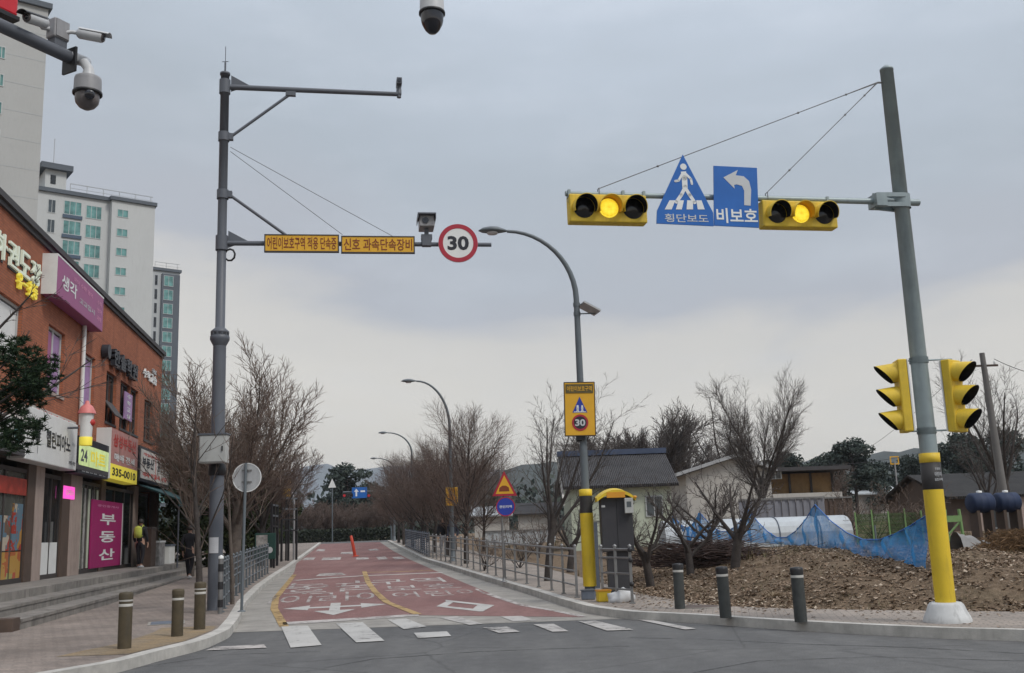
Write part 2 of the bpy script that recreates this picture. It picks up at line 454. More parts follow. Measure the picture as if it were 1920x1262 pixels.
M['frame_dark'] = mat('window_frame_dark', (0.05, 0.042, 0.04), 0.6, 0.15, 2)
M['coping'] = mat('coping_dark', (0.055, 0.052, 0.055), 0.7, 0.2, 1, stain=0.2)
M['pillar_tile'] = mat('pillar_tile', (0.36, 0.285, 0.25), 0.6, 0.12, 3, stain=0.4)
M['pillar_brown'] = mat('pillar_brown', (0.085, 0.058, 0.045), 0.6, 0.2, 3)
M['interior'] = mat('shop_interior', (0.07, 0.06, 0.055), 0.9, 0.6, 2.2)
M['magenta'] = mat('banner_magenta', (0.30, 0.012, 0.115), 0.6, 0.08, 2)
M['purple_sign'] = mat('sign_purple', (0.30, 0.075, 0.20), 0.5, 0.08, 2)
M['pink_text'] = mat('pink_lettering', (0.62, 0.25, 0.42), 0.5, 0.05, 2)
M['red_text'] = mat('red_lettering', (0.45, 0.035, 0.03), 0.5, 0.08, 2)
M['lit_white'] = mat('lit_letter_white', (0.66, 0.72, 0.60), 0.5, 0.05, 4, emit=0.12)
M['lit_yellow'] = mat('lit_letter_yellow', (0.85, 0.72, 0.08), 0.5, 0.05, 4, emit=0.15)
M['lit_green'] = mat('lit_sign_green', (0.50, 0.62, 0.28), 0.5, 0.35, 2.5, emit=0.35)
M['neon_pink'] = mat('neon_pink', (0.95, 0.10, 0.55), 0.5, 0.1, 5, emit=0.7)
M['box_cream'] = mat('cabinet_cream', (0.40, 0.41, 0.40), 0.55, 0.1, 3, stain=0.25)
M['cab_grey'] = mat('cabinet_charcoal', (0.036, 0.036, 0.041), 0.55, 0.15, 3, stain=0.15)
M['cap_orange'] = mat('cap_orange', (0.60, 0.27, 0.025), 0.5, 0.12, 3)
M['wall_green'] = mat('house_wall_mint', (0.46, 0.50, 0.40), 0.9, 0.08, 1, stain=0.25)
M['wall_white'] = mat('house_wall_white', (0.46, 0.44, 0.41), 0.9, 0.08, 1, stain=0.25)
M['wood'] = mat('timber_boards', (0.28, 0.17, 0.075), 0.8, 0.25, 2, stain=0.3)
M['wood_dark'] = mat('dark_timber', (0.07, 0.05, 0.04), 0.85, 0.25, 2)
M['tarp_white'] = mat('vinyl_white', (0.42, 0.45, 0.47), 0.5, 0.12, 1.2, stain=0.15)
M['tarp_grey'] = mat('tarpaulin_grey', (0.21, 0.205, 0.20), 0.7, 0.25, 2, stain=0.2)
M['sheet_metal'] = mat('sheet_metal_grey', (0.20, 0.205, 0.235), 0.6, 0.12, 1.5, stain=0.25)
M['green_frame'] = mat('green_frame', (0.16, 0.27, 0.10), 0.6, 0.15, 3)
M['green_mesh'] = mat('green_mesh_panel', (0.06, 0.10, 0.035), 0.8, 0.4, 3)
M['blue_trim'] = mat('ridge_blue', (0.055, 0.075, 0.125), 0.7, 0.2, 1)
M['awning'] = mat('awning_teal', (0.012, 0.05, 0.055), 0.7, 0.2, 1.5)
M['bollard_brown'] = mat('bollard_brown', (0.070, 0.055, 0.032), 0.7, 0.25, 7, stain=0.5)
M['bollard_grey'] = mat('bollard_grey', (0.045, 0.050, 0.049), 0.65, 0.3, 7, stain=0.6)
M['band_white'] = mat('reflective_band', (0.50, 0.49, 0.46), 0.5, 0.12, 10)
M['delineator'] = mat('delineator_orange', (0.50, 0.055, 0.025), 0.5, 0.15, 6)
M['skin'] = mat('skin', (0.42, 0.26, 0.19), 0.6, 0.08, 10)
M['hair'] = mat('hair_black', (0.015, 0.013, 0.012), 0.6, 0.2, 20)
M['cloth_black'] = mat('cloth_black', (0.014, 0.014, 0.018), 0.9, 0.25, 8)
M['cloth_navy'] = mat('cloth_navy', (0.03, 0.033, 0.05), 0.9, 0.25, 8)
M['cloth_white'] = mat('cloth_white', (0.50, 0.51, 0.54), 0.9, 0.12, 8)
M['bag_lime'] = mat('bag_lime', (0.40, 0.45, 0.08), 0.8, 0.15, 8)
M['bag_orange'] = mat('bag_orange', (0.60, 0.08, 0.02), 0.8, 0.15, 8)
M['poster_orange'] = mat('poster_orange', (0.50, 0.20, 0.05), 0.5, 0.4, 3)
def make_poster(name, stops):
    m, t = newmat(name)
    co = t.n('ShaderNodeTexCoord').outputs['Object']
    vo = t.n('ShaderNodeTexVoronoi', distance='CHEBYCHEV', ins={'Vector': co, 'Scale': 2.6})
    n1 = t.n('ShaderNodeTexNoise', ins={'Vector': co, 'Scale': 7.0, 'Detail': 3.0})
    sp = t.n('ShaderNodeSeparateColor', ins={0: vo.outputs[1]})
    c = t.ramp(t.math('ADD', t.math('MULTIPLY', sp.outputs[0], 0.8), t.math('MULTIPLY', n1.outputs[0], 0.25)), stops, 'CONSTANT')
    finish(t, c, 0.25, None, spec=0.5)
M['poster_red'] = mat('poster_header_red', (0.36, 0.05, 0.035), 0.4, 0.4, 5)
make_poster('poster_mixed', [(0.0, (0.36, 0.05, 0.035)), (0.25, (0.12, 0.20, 0.26)), (0.45, (0.46, 0.40, 0.32)), (0.6, (0.42, 0.22, 0.06)), (0.78, (0.16, 0.10, 0.07))])
make_poster('poster_warm', [(0.0, (0.40, 0.12, 0.04)), (0.35, (0.45, 0.26, 0.06)), (0.6, (0.34, 0.32, 0.10)), (0.8, (0.42, 0.08, 0.04))])
M['poster_mixed'], M['poster_warm'] = MATS['poster_mixed'], MATS['poster_warm']
M['goods'] = mat('stacked_goods', (0.30, 0.29, 0.28), 0.8, 0.5, 6)
M['lilac'] = mat('lilac_banner', (0.33, 0.20, 0.38), 0.6, 0.2, 3)
M['hill_far'] = mat('hill_far', (0.13, 0.15, 0.168), 1.0, 0.25, 0.02)  # blue-grey of the distance haze is put into this colour
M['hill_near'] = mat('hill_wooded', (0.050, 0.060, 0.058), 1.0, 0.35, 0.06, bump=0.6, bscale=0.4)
M['wire'] = mat('wire_black', (0.03, 0.03, 0.033), 0.6, 0.1, 3)
M['rope'] = mat('guy_wire_steel', (0.14, 0.14, 0.145), 0.5, 0.1, 3)
M['sack'] = mat('white_sack', (0.52, 0.53, 0.54), 0.85, 0.12, 5)
M['solar'] = mat('solar_cells', (0.02, 0.025, 0.05), 0.2, 0.1, 8)
M['salmon'] = mat('lantern_pink', (0.62, 0.20, 0.19), 0.5, 0.1, 4)
M['paper'] = mat('paper_notice', (0.55, 0.56, 0.58), 0.8, 0.06, 6)

# ------------------------------------------------------------------ mesh writer
_txt = {}
def text_geo(s, bold):
    k = (s, bold)
    if k not in _txt:
        cu = bpy.data.curves.new('lettering', 'FONT')
        cu.body = s
        cu.resolution_u = 3
        cu.offset = bold
        ob = bpy.data.objects.new('lettering', cu)
        COL.objects.link(ob)
        bpy.context.view_layer.update()
        me = bpy.data.meshes.new_from_object(ob.evaluated_get(bpy.context.evaluated_depsgraph_get()))
        vs = [(v.co.x, v.co.y) for v in me.vertices]
        fs = [tuple(p.vertices) for p in me.polygons]
        bpy.data.objects.remove(ob)
        bpy.data.curves.remove(cu)
        bpy.data.meshes.remove(me)
        x0, x1 = min(v[0] for v in vs), max(v[0] for v in vs)
        y0, y1 = min(v[1] for v in vs), max(v[1] for v in vs)
        vs = [((x - x0) / (x1 - x0) - 0.5, (y - y0) / (y1 - y0) - 0.5) for x, y in vs]
        _txt[k] = (vs, fs)
    return _txt[k]

def frame_of(d):
    d = d.normalized()
    a = Vector((0, 0, 1)) if abs(d.z) < 0.95 else Vector((1, 0, 0))
    x = d.cross(a).normalized()
    return x, x.cross(d).normalized()

class MB:
    def __init__(s, origin=(0, 0, 0)):
        s.v, s.f, s.sm, s.mi = [], [], [], []
        s.o = Vector(origin)
        s.M = None

    def add(s, vs, fs, smooth=False, m=0):
        b = len(s.v)
        for p in vs:
            p = Vector(p)
            if s.M is not None:
                p = s.M @ p
            s.v.append(p - s.o)
        for f in fs:
            s.f.append(tuple(b + i for i in f))
            s.sm.append(smooth)
            s.mi.append(m)
        return s

    def box(s, c, size, m=0, rz=0.0):
        hx, hy, hz = size[0] / 2, size[1] / 2, size[2] / 2
        cr, sr = math.cos(rz), math.sin(rz)
        vs = []
        for z in (-hz, hz):
            for x, y in ((-hx, -hy), (hx, -hy), (hx, hy), (-hx, hy)):
                vs.append((c[0] + x * cr - y * sr, c[1] + x * sr + y * cr, c[2] + z))
        return s.add(vs, [(3, 2, 1, 0), (4, 5, 6, 7), (0, 1, 5, 4), (1, 2, 6, 5), (2, 3, 7, 6), (3, 0, 4, 7)], False, m)

    def bb(s, x0, x1, y0, y1, z0, z1, m=0):
        return s.box(((x0 + x1) / 2, (y0 + y1) / 2, (z0 + z1) / 2), (abs(x1 - x0), abs(y1 - y0), abs(z1 - z0)), m)

    def bar(s, a, b, w_, h_=None, m=0):
        a, b = Vector(a), Vector(b)
        h_ = h_ or w_
        x, y = frame_of(b - a)
        vs = []
        for p in (a, b):
            for i, j in ((-1, -1), (1, -1), (1, 1), (-1, 1)):
                vs.append(p + x * (i * w_ / 2) + y * (j * h_ / 2))
        return s.add(vs, [(3, 2, 1, 0), (4, 5, 6, 7), (0, 1, 5, 4), (1, 2, 6, 5), (2, 3, 7, 6), (3, 0, 4, 7)], False, m)

    def tube(s, pts, rad, n=8, caps=True, m=0, smooth=True):
        pts = [Vector(p) for p in pts]
        if isinstance(rad, (int, float)):
            rad = [rad] * len(pts)
        vs, fs = [], []
        d0 = pts[1] - pts[0]
        x, y = frame_of(d0)
        for i, p in enumerate(pts):
            if i == 0:
                d = pts[1] - pts[0]
            elif i == len(pts) - 1:
                d = pts[-1] - pts[-2]
            else:
                d = (pts[i + 1] - p).normalized() + (p - pts[i - 1]).normalized()
            d = d.normalized() if d.length > 1e-9 else d0.normalized()
            x = (x - d * x.dot(d))
            x = x.normalized() if x.length > 1e-6 else frame_of(d)[0]
            y = x.cross(d)
            for k in range(n):
                a = 2 * math.pi * k / n
                vs.append(p + (x * math.cos(a) + y * math.sin(a)) * rad[i])
        for i in range(len(pts) - 1):
            for k in range(n):
                k2 = (k + 1) % n
                fs.append((i * n + k, i * n + k2, (i + 1) * n + k2, (i + 1) * n + k))
        s.add(vs, fs, smooth, m)
        if caps:
            e = (len(pts) - 1) * n
            s.add(vs[:n], [tuple(range(n))[::-1]], False, m)
            s.add(vs[e:], [tuple(range(n))], False, m)
        return s

    def lathe(s, prof, c=(0, 0, 0), n=20, m=0, axis=None, smooth=True):
        """profile of (radius, height) turned about an axis (default z) through c"""
        ax = Vector(axis).normalized() if axis is not None else Vector((0, 0, 1))
        x, y = frame_of(ax)
        c = Vector(c)
        vs, fs = [], []
        for r, h in prof:
            for k in range(n):
                a = 2 * math.pi * k / n
                vs.append(c + ax * h + (x * math.cos(a) + y * math.sin(a)) * max(r, 1e-4))
        for i in range(len(prof) - 1):
            for k in range(n):
                k2 = (k + 1) % n
                fs.append((i * n + k, i * n + k2, (i + 1) * n + k2, (i + 1) * n + k))
        return s.add(vs, fs, smooth, m)

    def prism(s, poly, y0, th, m=0):
        """polygon in the x-z plane, from y0 forward (-y) by th"""
        n = len(poly)
        area = sum(poly[i][0] * poly[(i + 1) % n][1] - poly[(i + 1) % n][0] * poly[i][1] for i in range(n))
        if area < 0:
            poly = poly[::-1]
        tri = tessellate_polygon([[Vector((p[0], p[1], 0)) for p in poly]])
        fr = [(p[0], y0 - th, p[1]) for p in poly]
        bk = [(p[0], y0, p[1]) for p in poly]
        fs = []
        for t in tri:
            a, b, c = t
            ar = (poly[b][0] - poly[a][0]) * (poly[c][1] - poly[a][1]) - (poly[c][0] - poly[a][0]) * (poly[b][1] - poly[a][1])
            if ar < 0:
                a, b, c = a, c, b
            fs.append((a, b, c))
            fs.append((n + c, n + b, n + a))
        for i in range(n):
            j = (i + 1) % n
            fs.append((j, i, n + i, n + j))
        return s.add(fr + bk, fs, False, m)

    def disc(s, cx, cz, r, y0, th, n=32, m=0):
        return s.prism([(cx + r * math.cos(2 * math.pi * k / n), cz + r * math.sin(2 * math.pi * k / n)) for k in range(n)], y0, th, m)

    def ring(s, cx, cz, r0, r1, y0, th, n=36, m=0):
        vs, fs = [], []
        for y in (y0 - th, y0):
            for r in (r0, r1):
                for k in range(n):
                    a = 2 * math.pi * k / n
                    vs.append((cx + r * math.cos(a), y, cz + r * math.sin(a)))
        for k in range(n):
            j = (k + 1) % n
            fs += [(k, n + k, n + j, j), (2 * n + j, 3 * n + j, 3 * n + k, 2 * n + k), (n + k, 3 * n + k, 3 * n + j, n + j), (j, 2 * n + j, 2 * n + k, k)]
        return s.add(vs, fs, False, m)

    def stroke(s, pts, w_, y0, th, m=0):
        for a, b in zip(pts, pts[1:]):
            dx, dz = b[0] - a[0], b[1] - a[1]
            l = math.hypot(dx, dz) or 1
            w0 = w_ if isinstance(w_, (int, float)) else w_[0]
            w1 = w_ if isinstance(w_, (int, float)) else w_[1]
            nx, nz = -dz / l, dx / l
            s.prism([(a[0] + nx * w0 / 2, a[1] + nz * w0 / 2), (b[0] + nx * w1 / 2, b[1] + nz * w1 / 2),
                     (b[0] - nx * w1 / 2, b[1] - nz * w1 / 2), (a[0] - nx * w0 / 2, a[1] - nz * w0 / 2)], y0, th, m)
            s.disc(b[0], b[1], w1 / 2, y0, th, 10, m)
        return s

    def text(s, string, cx, cz, w_, h_, y0, th=0.003, bold=0.015, m=0):
        vs, fs = text_geo(string, bold)
        n = len(vs)
        fr = [(cx + x * w_, y0 - th, cz + z * h_) for x, z in vs]
        s.add(fr, fs, False, m)
        if th > 0.006:
            ed = {}
            for f in fs:
                for a, b in zip(f, f[1:] + f[:1]):
                    ed[(a, b)] = 1
            bk = [(cx + x * w_, y0, cz + z * h_) for x, z in vs]
            s.add(fr + bk, [(b, a, n + a, n + b) for (a, b) in ed if (b, a) not in ed], False, m)
        return s

    def drape(s, off):
        for p in s.v:
            p.z = gz(p.y) + off
        return s

    def build(s, name, mats, parent=None):
        me = bpy.data.meshes.new(name)
        me.from_pydata([tuple(p) for p in s.v], [], s.f)
        mats = mats if isinstance(mats, (list, tuple)) else [mats]
        for m in mats:
            me.materials.append(m)
        if me.polygons:
            me.polygons.foreach_set('use_smooth', s.sm)
            me.polygons.foreach_set('material_index', s.mi)
        me.update()
        o = bpy.data.objects.new(name, me)
        COL.objects.link(o)
        if parent is not None:
            o.parent = parent
        return o

def tag(o, label=None, cat=None, group=None, kind=None):
    if label:
        o['label'] = label
    if cat:
        o['category'] = cat
    if group:
        o['group'] = group
    if kind:
        o['kind'] = kind
    return o

def thing(name, label, cat, loc=(0, 0, 0), rz=0.0, group=None):
    o = bpy.data.objects.new(name, None)
    o.empty_display_size = 0.2
    COL.objects.link(o)
    o.location = loc
    o.rotation_euler = (0, 0, rz)
    return tag(o, label, cat, group)

def copy_tree(o, parent=None):
    c = o.copy()
    COL.objects.link(c)
    if parent is not None:
        c.parent = parent
    for ch in list(o.children):
        copy_tree(ch, c)
    return c

def bevel(o, w_=0.01, seg=2):
    b = o.modifiers.new('bevel', 'BEVEL')
    b.width = w_
    b.segments = seg
    b.limit_method = 'ANGLE'
    return o

def xform(rz=0.0, loc=(0, 0, 0), tilt=None):
    m = Matrix.Translation(Vector(loc)) @ Matrix.Rotation(rz, 4, 'Z')
    if tilt is not None:
        m = m @ tilt
    return m

# ------------------------------------------------------------------ the ground, the roads and the pavements
KZ = 0.13
def edge(pix, off, near, farY=88.0):
    pts = [(GT(px, py, off).y, GT(px, py, off).x) for px, py in pix]
    pts.sort()
    y, x = pts[-1]
    pts.append((farY, x + STREET.x / STREET.y * (farY - y)))
    return near + pts
KLP = edge([(233, 1238), (290, 1222), (383, 1200), (430, 1180), (447, 1158), (462, 1126), (490, 1098), (520, 1076), (545, 1060)], KZ, [(-6, -13.5), (4, -8.6)])
KRP = edge([(1920, 1181), (1760, 1177), (1600, 1170), (1450, 1162), (1300, 1152), (1170, 1146), (1100, 1136), (1050, 1122), (1000, 1106), (900, 1078), (848, 1062), (795, 1047)], KZ, [(-6, 28.0), (4, 15.6)])
IRP = edge([(1920, 1147), (1500, 1142), (1330, 1135), (1215, 1116), (1120, 1090), (1010, 1062), (920, 1040)], KZ, [(-6, 44.0), (6, 21.5)])
RLP = edge([(521, 1168), (512, 1140), (518, 1118), (540, 1092), (552, 1072), (560, 1040)], 0.0, [])
RRP = edge([(1096, 1158), (980, 1134), (923, 1115), (822, 1073), (765, 1048), (735, 1032)], 0.0, [])
XKL = lambda y: interp(KLP, y)
XKR = lambda y: interp(KRP, y)
XIR = lambda y: interp(IRP, y)
XRL = lambda y: interp(RLP, y)
XRR = lambda y: interp(RRP, y)

def rows(a, b, extra=()):
    ys = [a, b, 24.0, 95.0] + list(extra)
    y = a
    while y < b:
        ys.append(y)
        y += 0.5 if y < 30 else 2.0
    return sorted(set(round(v, 3) for v in ys if a <= v <= b))

def strip(name, fl, fr, ys, off, m, wall_l=None, wall_r=None, kind='structure'):
    mb = MB()
    vs, fs = [], []
    for y in ys:
        vs += [(fl(y), y, gz(y) + off), (fr(y), y, gz(y) + off)]
    for i in range(len(ys) - 1):
        fs.append((2 * i, 2 * i + 1, 2 * i + 3, 2 * i + 2))
    mb.add(vs, fs)
    for fn, dz, flip in ((fl, wall_l, True), (fr, wall_r, False)):
        if dz:
            w_, g_ = [], []
            for y in ys:
                w_ += [(fn(y), y, gz(y) + off), (fn(y), y, gz(y) + off - dz)]
            for i in range(len(ys) - 1):
                q = (2 * i, 2 * i + 1, 2 * i + 3, 2 * i + 2)
                g_.append(q if flip else q[::-1])
            mb.add(w_, g_)
    return tag(mb.build(name, m), kind=kind)

# one sheet of bare ground to the horizon
mb = MB()
ys = [-400, -60, -10, 24, 60, 95, 140, 300, 900, 3500]
xs = [-3500, -600, -120, -40, 0, 40, 120, 600, 3500]
for y in ys:
    for x in xs:
        mb.v.append(Vector((x, y, gz(y) - 0.06)))
nx = len(xs)
for j in range(len(ys) - 1):
    for i in range(nx - 1):
        mb.f.append((j * nx + i, j * nx + i + 1, (j + 1) * nx + i + 1, (j + 1) * nx + i))
        mb.sm.append(False)
        mb.mi.append(0)
tag(mb.build('ground', M['ground']), kind='structure')

strip('road', lambda y: -45, lambda y: 45 if y < 12 else XKR(y) + 0.4, rows(-14, 23.5), 0.0, M['asphalt'])
strip('road_gutter', lambda y: XKL(y) - 0.05, lambda y: XKR(y) + 0.05, rows(17.2, 88), 0.004, M['concrete'])
Y0R = RLP[0][0]
def red_front(x):
    return Y0R
# red surface: the front edge runs obliquely, so it is laid as a fan of rows
mb = MB()
fa, fb, fc_ = GT(521, 1170), GT(784, 1154), GT(1092, 1158)
def frontY(u):
    return (fa.y + (fb.y - fa.y) * u / 0.5) if u < 0.5 else (fb.y + (fc_.y - fb.y) * (u - 0.5) / 0.5)
us = [i / 24 for i in range(25)]
tops = rows(23.0, 88)
grid = []
def red_pt(u, y):
    return (XRL(y) + (XRR(y) - XRL(y)) * u, y)
for u in us:
    y0 = frontY(u)
    colp = []
    for k in range(11):
        y = y0 + (23.0 - y0) * k / 10
        colp.append(red_pt(u, y))
    for y in tops[1:]:
        colp.append(red_pt(u, y))
    grid.append(colp)
nr = len(grid[0])
for colp in grid:
    for x, y in colp:
        mb.v.append(Vector((x, y, gz(y) + 0.008)))
for i in range(len(us) - 1):
    for j in range(nr - 1):
        mb.f.append((i * nr + j, (i + 1) * nr + j, (i + 1) * nr + j + 1, i * nr + j + 1))
        mb.sm.append(False)
        mb.mi.append(0)
tag(mb.build('red_road_surface', M['red_asphalt']), kind='structure')
strip('far_road', lambda y: -60, lambda y: 40, rows(88, 95), 0.0, M['asphalt'])

KW = 0.2
strip('pavement', lambda y: -40, lambda y: XKL(y) - KW, rows(-8, 88), KZ, M['paver'])
strip('kerb', lambda y: XKL(y) - KW, XKL, rows(-8, 88), KZ + 0.002, M['granite'], None, KZ + 0.05)
strip('pavement', lambda y: XKR(y) + KW, XIR, rows(-4, 88), KZ, M['paver_pale'])
strip('kerb', XKR, lambda y: XKR(y) + KW, rows(-4, 88), KZ + 0.002, M['granite'], KZ + 0.05)
# yellow tactile paving by the bollards
strip('tactile_paving', lambda y: XKL(y) - KW - 0.95, lambda y: XKL(y) - KW - 0.05, rows(13.2, 17.0), KZ + 0.004, M['tactile'])

# ------------------------------------------------------------------ road markings
def quad_mark(name, pts, m, off=0.012):
    """flat marking through ground points; long ones are cut so that they follow the rise"""
    mb = MB()
    a, b, c, d = [Vector(GT(*p)) for p in pts]        # a-b far edge, d-c near edge
    n = 6
    for i in range(n + 1):
        t = i / n
        mb.v += [a.lerp(d, t), b.lerp(c, t)]
    for i in range(n):
        mb.f.append((2 * i, 2 * i + 2, 2 * i + 3, 2 * i + 1))
        mb.sm.append(False)
        mb.mi.append(0)
    mb.drape(off)
    return tag(mb.build(name, m), kind='structure')

def line_mark(name, pts, w_, m, off=0.012, ends=None):
    ps = [Vector(GT(*p)) for p in pts]
    q = []
    for a, b in zip(ps, ps[1:]):
        k = max(2, int((b - a).length / 1.0))
        q += [a.lerp(b, i / k) for i in range(k)]
    q.append(ps[-1])
    mb = MB()
    for i, p in enumerate(q):
        d = (q[min(i + 1, len(q) - 1)] - q[max(i - 1, 0)])
        d = Vector((d.x, d.y, 0)).normalized()
        nrm = Vector((-d.y, d.x, 0)) * w_ / 2
        mb.v += [p + nrm, p - nrm]
    for i in range(len(q) - 1):
        mb.f.append((2 * i + 1, 2 * i + 3, 2 * i + 2, 2 * i))
        mb.sm.append(False)
        mb.mi.append(0)
    mb.drape(off)
    return tag(mb.build(name, m), kind='structure')

for q in ([(527, 1176), (577, 1174), (603, 1211), (545, 1216)], [(630, 1170), (680, 1168), (721, 1203), (668, 1206)],
          [(727, 1163), (762, 1161), (800, 1176), (757, 1181)], [(776, 1188), (838, 1185), (846, 1194), (784, 1198)]):
    quad_mark('crosswalk_stripe', q, M['white_paint'])
for q in ([(822, 1159), (858, 1157), (905, 1171), (880, 1173)], [(938, 1157), (978, 1156), (1006, 1165), (962, 1166)],
          [(905, 1178), (950, 1176), (975, 1186), (935, 1188)], [(1000, 1172), (1038, 1171), (1066, 1185), (1036, 1186)],
          [(1084, 1166), (1116, 1165), (1188, 1182), (1138, 1184)], [(1195, 1163), (1212, 1162), (1305, 1180), (1285, 1182)]):
    quad_mark('crosswalk_stripe', q, M['white_paint_mid'])
quad_mark('stop_line', [(405, 1214), (495, 1210), (500, 1216), (385, 1221)], M['white_paint_worn'])
quad_mark('stop_line', [(530, 1168), (784, 1152), (786, 1156), (530, 1173)], M['white_paint_worn'])

line_mark('kerb_line', [(533, 1176), (514, 1142), (517, 1122), (538, 1096), (552, 1078)], 0.16, M['yellow_paint'])
line_mark('centre_line', [(683, 1072), (690, 1092), (703, 1110), (727, 1131), (783, 1153)], 0.16, M['yellow_paint'], 0.016)
line_mark('table_line', [(553, 1089), (620, 1084), (684, 1080), (760, 1077), (830, 1074)], 0.34, M['white_paint'])
line_mark('table_line', [(684, 1074), (760, 1072), (812, 1070)], 0.22, M['yellow_paint'])
line_mark('edge_line', [(915, 1114), (980, 1136), (1040, 1146), (1092, 1157)], 0.14, M['white_paint_worn'])
for q in ([(572, 1046), (592, 1045), (588, 1050), (566, 1051)], [(606, 1046), (640, 1045), (638, 1050), (602, 1051)], [(668, 1046), (690, 1045), (692, 1049), (668, 1050)],
          [(705, 1045), (722, 1044), (728, 1049), (710, 1050)], [(735, 1045), (752, 1044), (760, 1048), (740, 1049)], [(596, 1030), (610, 1030), (608, 1034), (592, 1034)],
          [(640, 1036), (662, 1035), (662, 1039), (638, 1039)], [(690, 1030), (706, 1029), (712, 1032), (694, 1033)], [(600, 1076), (640, 1074), (650, 1079), (592, 1081)]):
    quad_mark('road_marking', q, M['white_paint_worn'])

for q in ([(1180, 1196), (1320, 1199), (1500, 1208), (1700, 1214), (1920, 1226)], [(560, 1262), (700, 1236), (900, 1222), (1180, 1212)], [(1300, 1262), (1420, 1240), (1640, 1232), (1920, 1240)], [(240, 1255), (420, 1228), (600, 1222)]):
    line_mark('tar_seam', q, 0.035, M['tar'], 0.004)

def road_text(name, s, pc, w_, l_, m, flip=False):
    """lettering laid on the road, read along the street"""
    vs, fs = text_geo(s, 0.0)
    c = GT(*pc)
    u = Vector((STREET.y, -STREET.x, 0))
    v = STREET.copy()
    if flip:
        u, v = -u, -v
    mb = MB()
    mb.add([c + u * (x * w_) + v * (y * l_) for x, y in vs], fs)
    mb.drape(0.012)
    return tag(mb.build(name, m), kind='structure')
road_text('road_lettering', '어린이', (606, 1120), 2.5, 3.0, M['white_paint_worn'], True)
road_text('road_lettering', '보호', (622, 1106), 2.6, 2.6, M['white_paint_worn'], True)
road_text('road_lettering', '구역', (628, 1096), 2.6, 2.6, M['white_paint_worn'], True)
road_text('road_lettering', '구역', (762, 1090), 2.2, 2.4, M['white_paint'])
road_text('road_lettering', '보호', (790, 1101), 2.0, 2.0, M['white_paint_worn'])
road_text('road_lettering', '어린이', (820, 1113), 2.2, 1.8, M['white_paint_worn'])

# arrow with three heads, pointing at the crossing
mb = MB()
c = GT(628, 1140)
u = Vector((STREET.y, -STREET.x, 0))
def arrow(pts):
    tri = tessellate_polygon([[Vector((a, b, 0)) for a, b in pts]])
    mb.add([c + u * a + STREET * b for a, b in pts], [t if ((pts[t[1]][0] - pts[t[0]][0]) * (pts[t[2]][1] - pts[t[0]][1]) - (pts[t[2]][0] - pts[t[0]][0]) * (pts[t[1]][1] - pts[t[0]][1])) > 0 else t[::-1] for t in tri])
arrow([(-0.11, 1.5), (0.11, 1.5), (0.11, -0.8), (0.42, -0.8), (0.0, -2.1), (-0.42, -0.8), (-0.11, -0.8)])
arrow([(-0.11, 0.45), (-0.11, 0.05), (-0.55, 0.05), (-0.55, -0.45), (-1.1, 0.3), (-0.55, 1.0), (-0.55, 0.45)])
arrow([(0.11, 0.45), (0.11, 0.05), (0.55, 0.05), (0.55, -0.45), (1.1, 0.3), (0.55, 1.0), (0.55, 0.45)])
mb.drape(0.012)
tag(mb.build('road_arrow', M['white_paint']), kind='structure')
# rhombus that warns of the crossing
for q in ([(835, 1126), (927, 1136), (917, 1138), (836, 1129)], [(818, 1138), (836, 1129), (850, 1130), (836, 1139)], [(816, 1138), (832, 1137), (910, 1145), (900, 1148)], [(895, 1136), (927, 1136), (905, 1148), (884, 1145)]):
    quad_mark('rhombus_marking', q, M['white_paint'], 0.012 + 0.0012 * (len(bpy.data.meshes) % 4))

# ------------------------------------------------------------------ the leafy bank and the field on the right
def smooth(t):
    t = max(0.0, min(1.0, t))
    return t * t * (3 - 2 * t)
def hash2(i, j):
    return (math.sin(i * 127.1 + j * 311.7) * 43758.5453) % 1.0
def vnoise(x, y):
    i, j = math.floor(x), math.floor(y)
    a, b = smooth(x - i), smooth(y - j)
    return (hash2(i, j) * (1 - a) + hash2(i + 1, j) * a) * (1 - b) + (hash2(i, j + 1) * (1 - a) + hash2(i + 1, j + 1) * a) * b
def fz(x, y):
    t = x - XIR(y)
    if y < 20:
        t = min(t, (y - 12.2) * 0.8 + max(0, x - 9) * 0.25) if x > 5 else t
    A = max(0.08, 0.56 - gz(y)) * smooth((t - 0.1) / 4.6)
    if y < 40:
        A += 0.10 * smooth((x - 1.5) / 3) * smooth((y - 19) / 4) * (1 - smooth((y - 27) / 8)) * (1 - smooth((x - 7) / 3))
    nz = (vnoise(x * 1.1, y * 1.1) - 0.5) * 0.22 + (vnoise(x * 3.1, y * 3.1) - 0.5) * 0.09
    return gz(y) + 0.10 + A + nz * smooth(t / 1.5)
ts = [0, .15, .4, .7, 1, 1.4, 1.8, 2.2, 2.6, 3, 3.5, 4, 4.5, 5, 5.5, 6, 6.6, 7.3, 8, 9, 10, 11, 12, 13.5, 15, 17, 20, 24, 30, 40, 60, 100]
ys = []
y = -2.0
while y < 150:
    ys.append(y)
    y += 0.4 if 11 < y < 30 else (1.0 if y < 50 else 4.0)
mb = MB()
for y in ys:
    for t in ts:
        x = XIR(y) + t
        mb.v.append(Vector((x, y, fz(x, y))))
nt_ = len(ts)
for j in range(len(ys) - 1):
    for i in range(nt_ - 1):
        mb.f.append((j * nt_ + i, j * nt_ + i + 1, (j + 1) * nt_ + i + 1, (j + 1) * nt_ + i))
        mb.sm.append(True)
        mb.mi.append(0)
tag(mb.build('field', M['soil']), kind='structure')

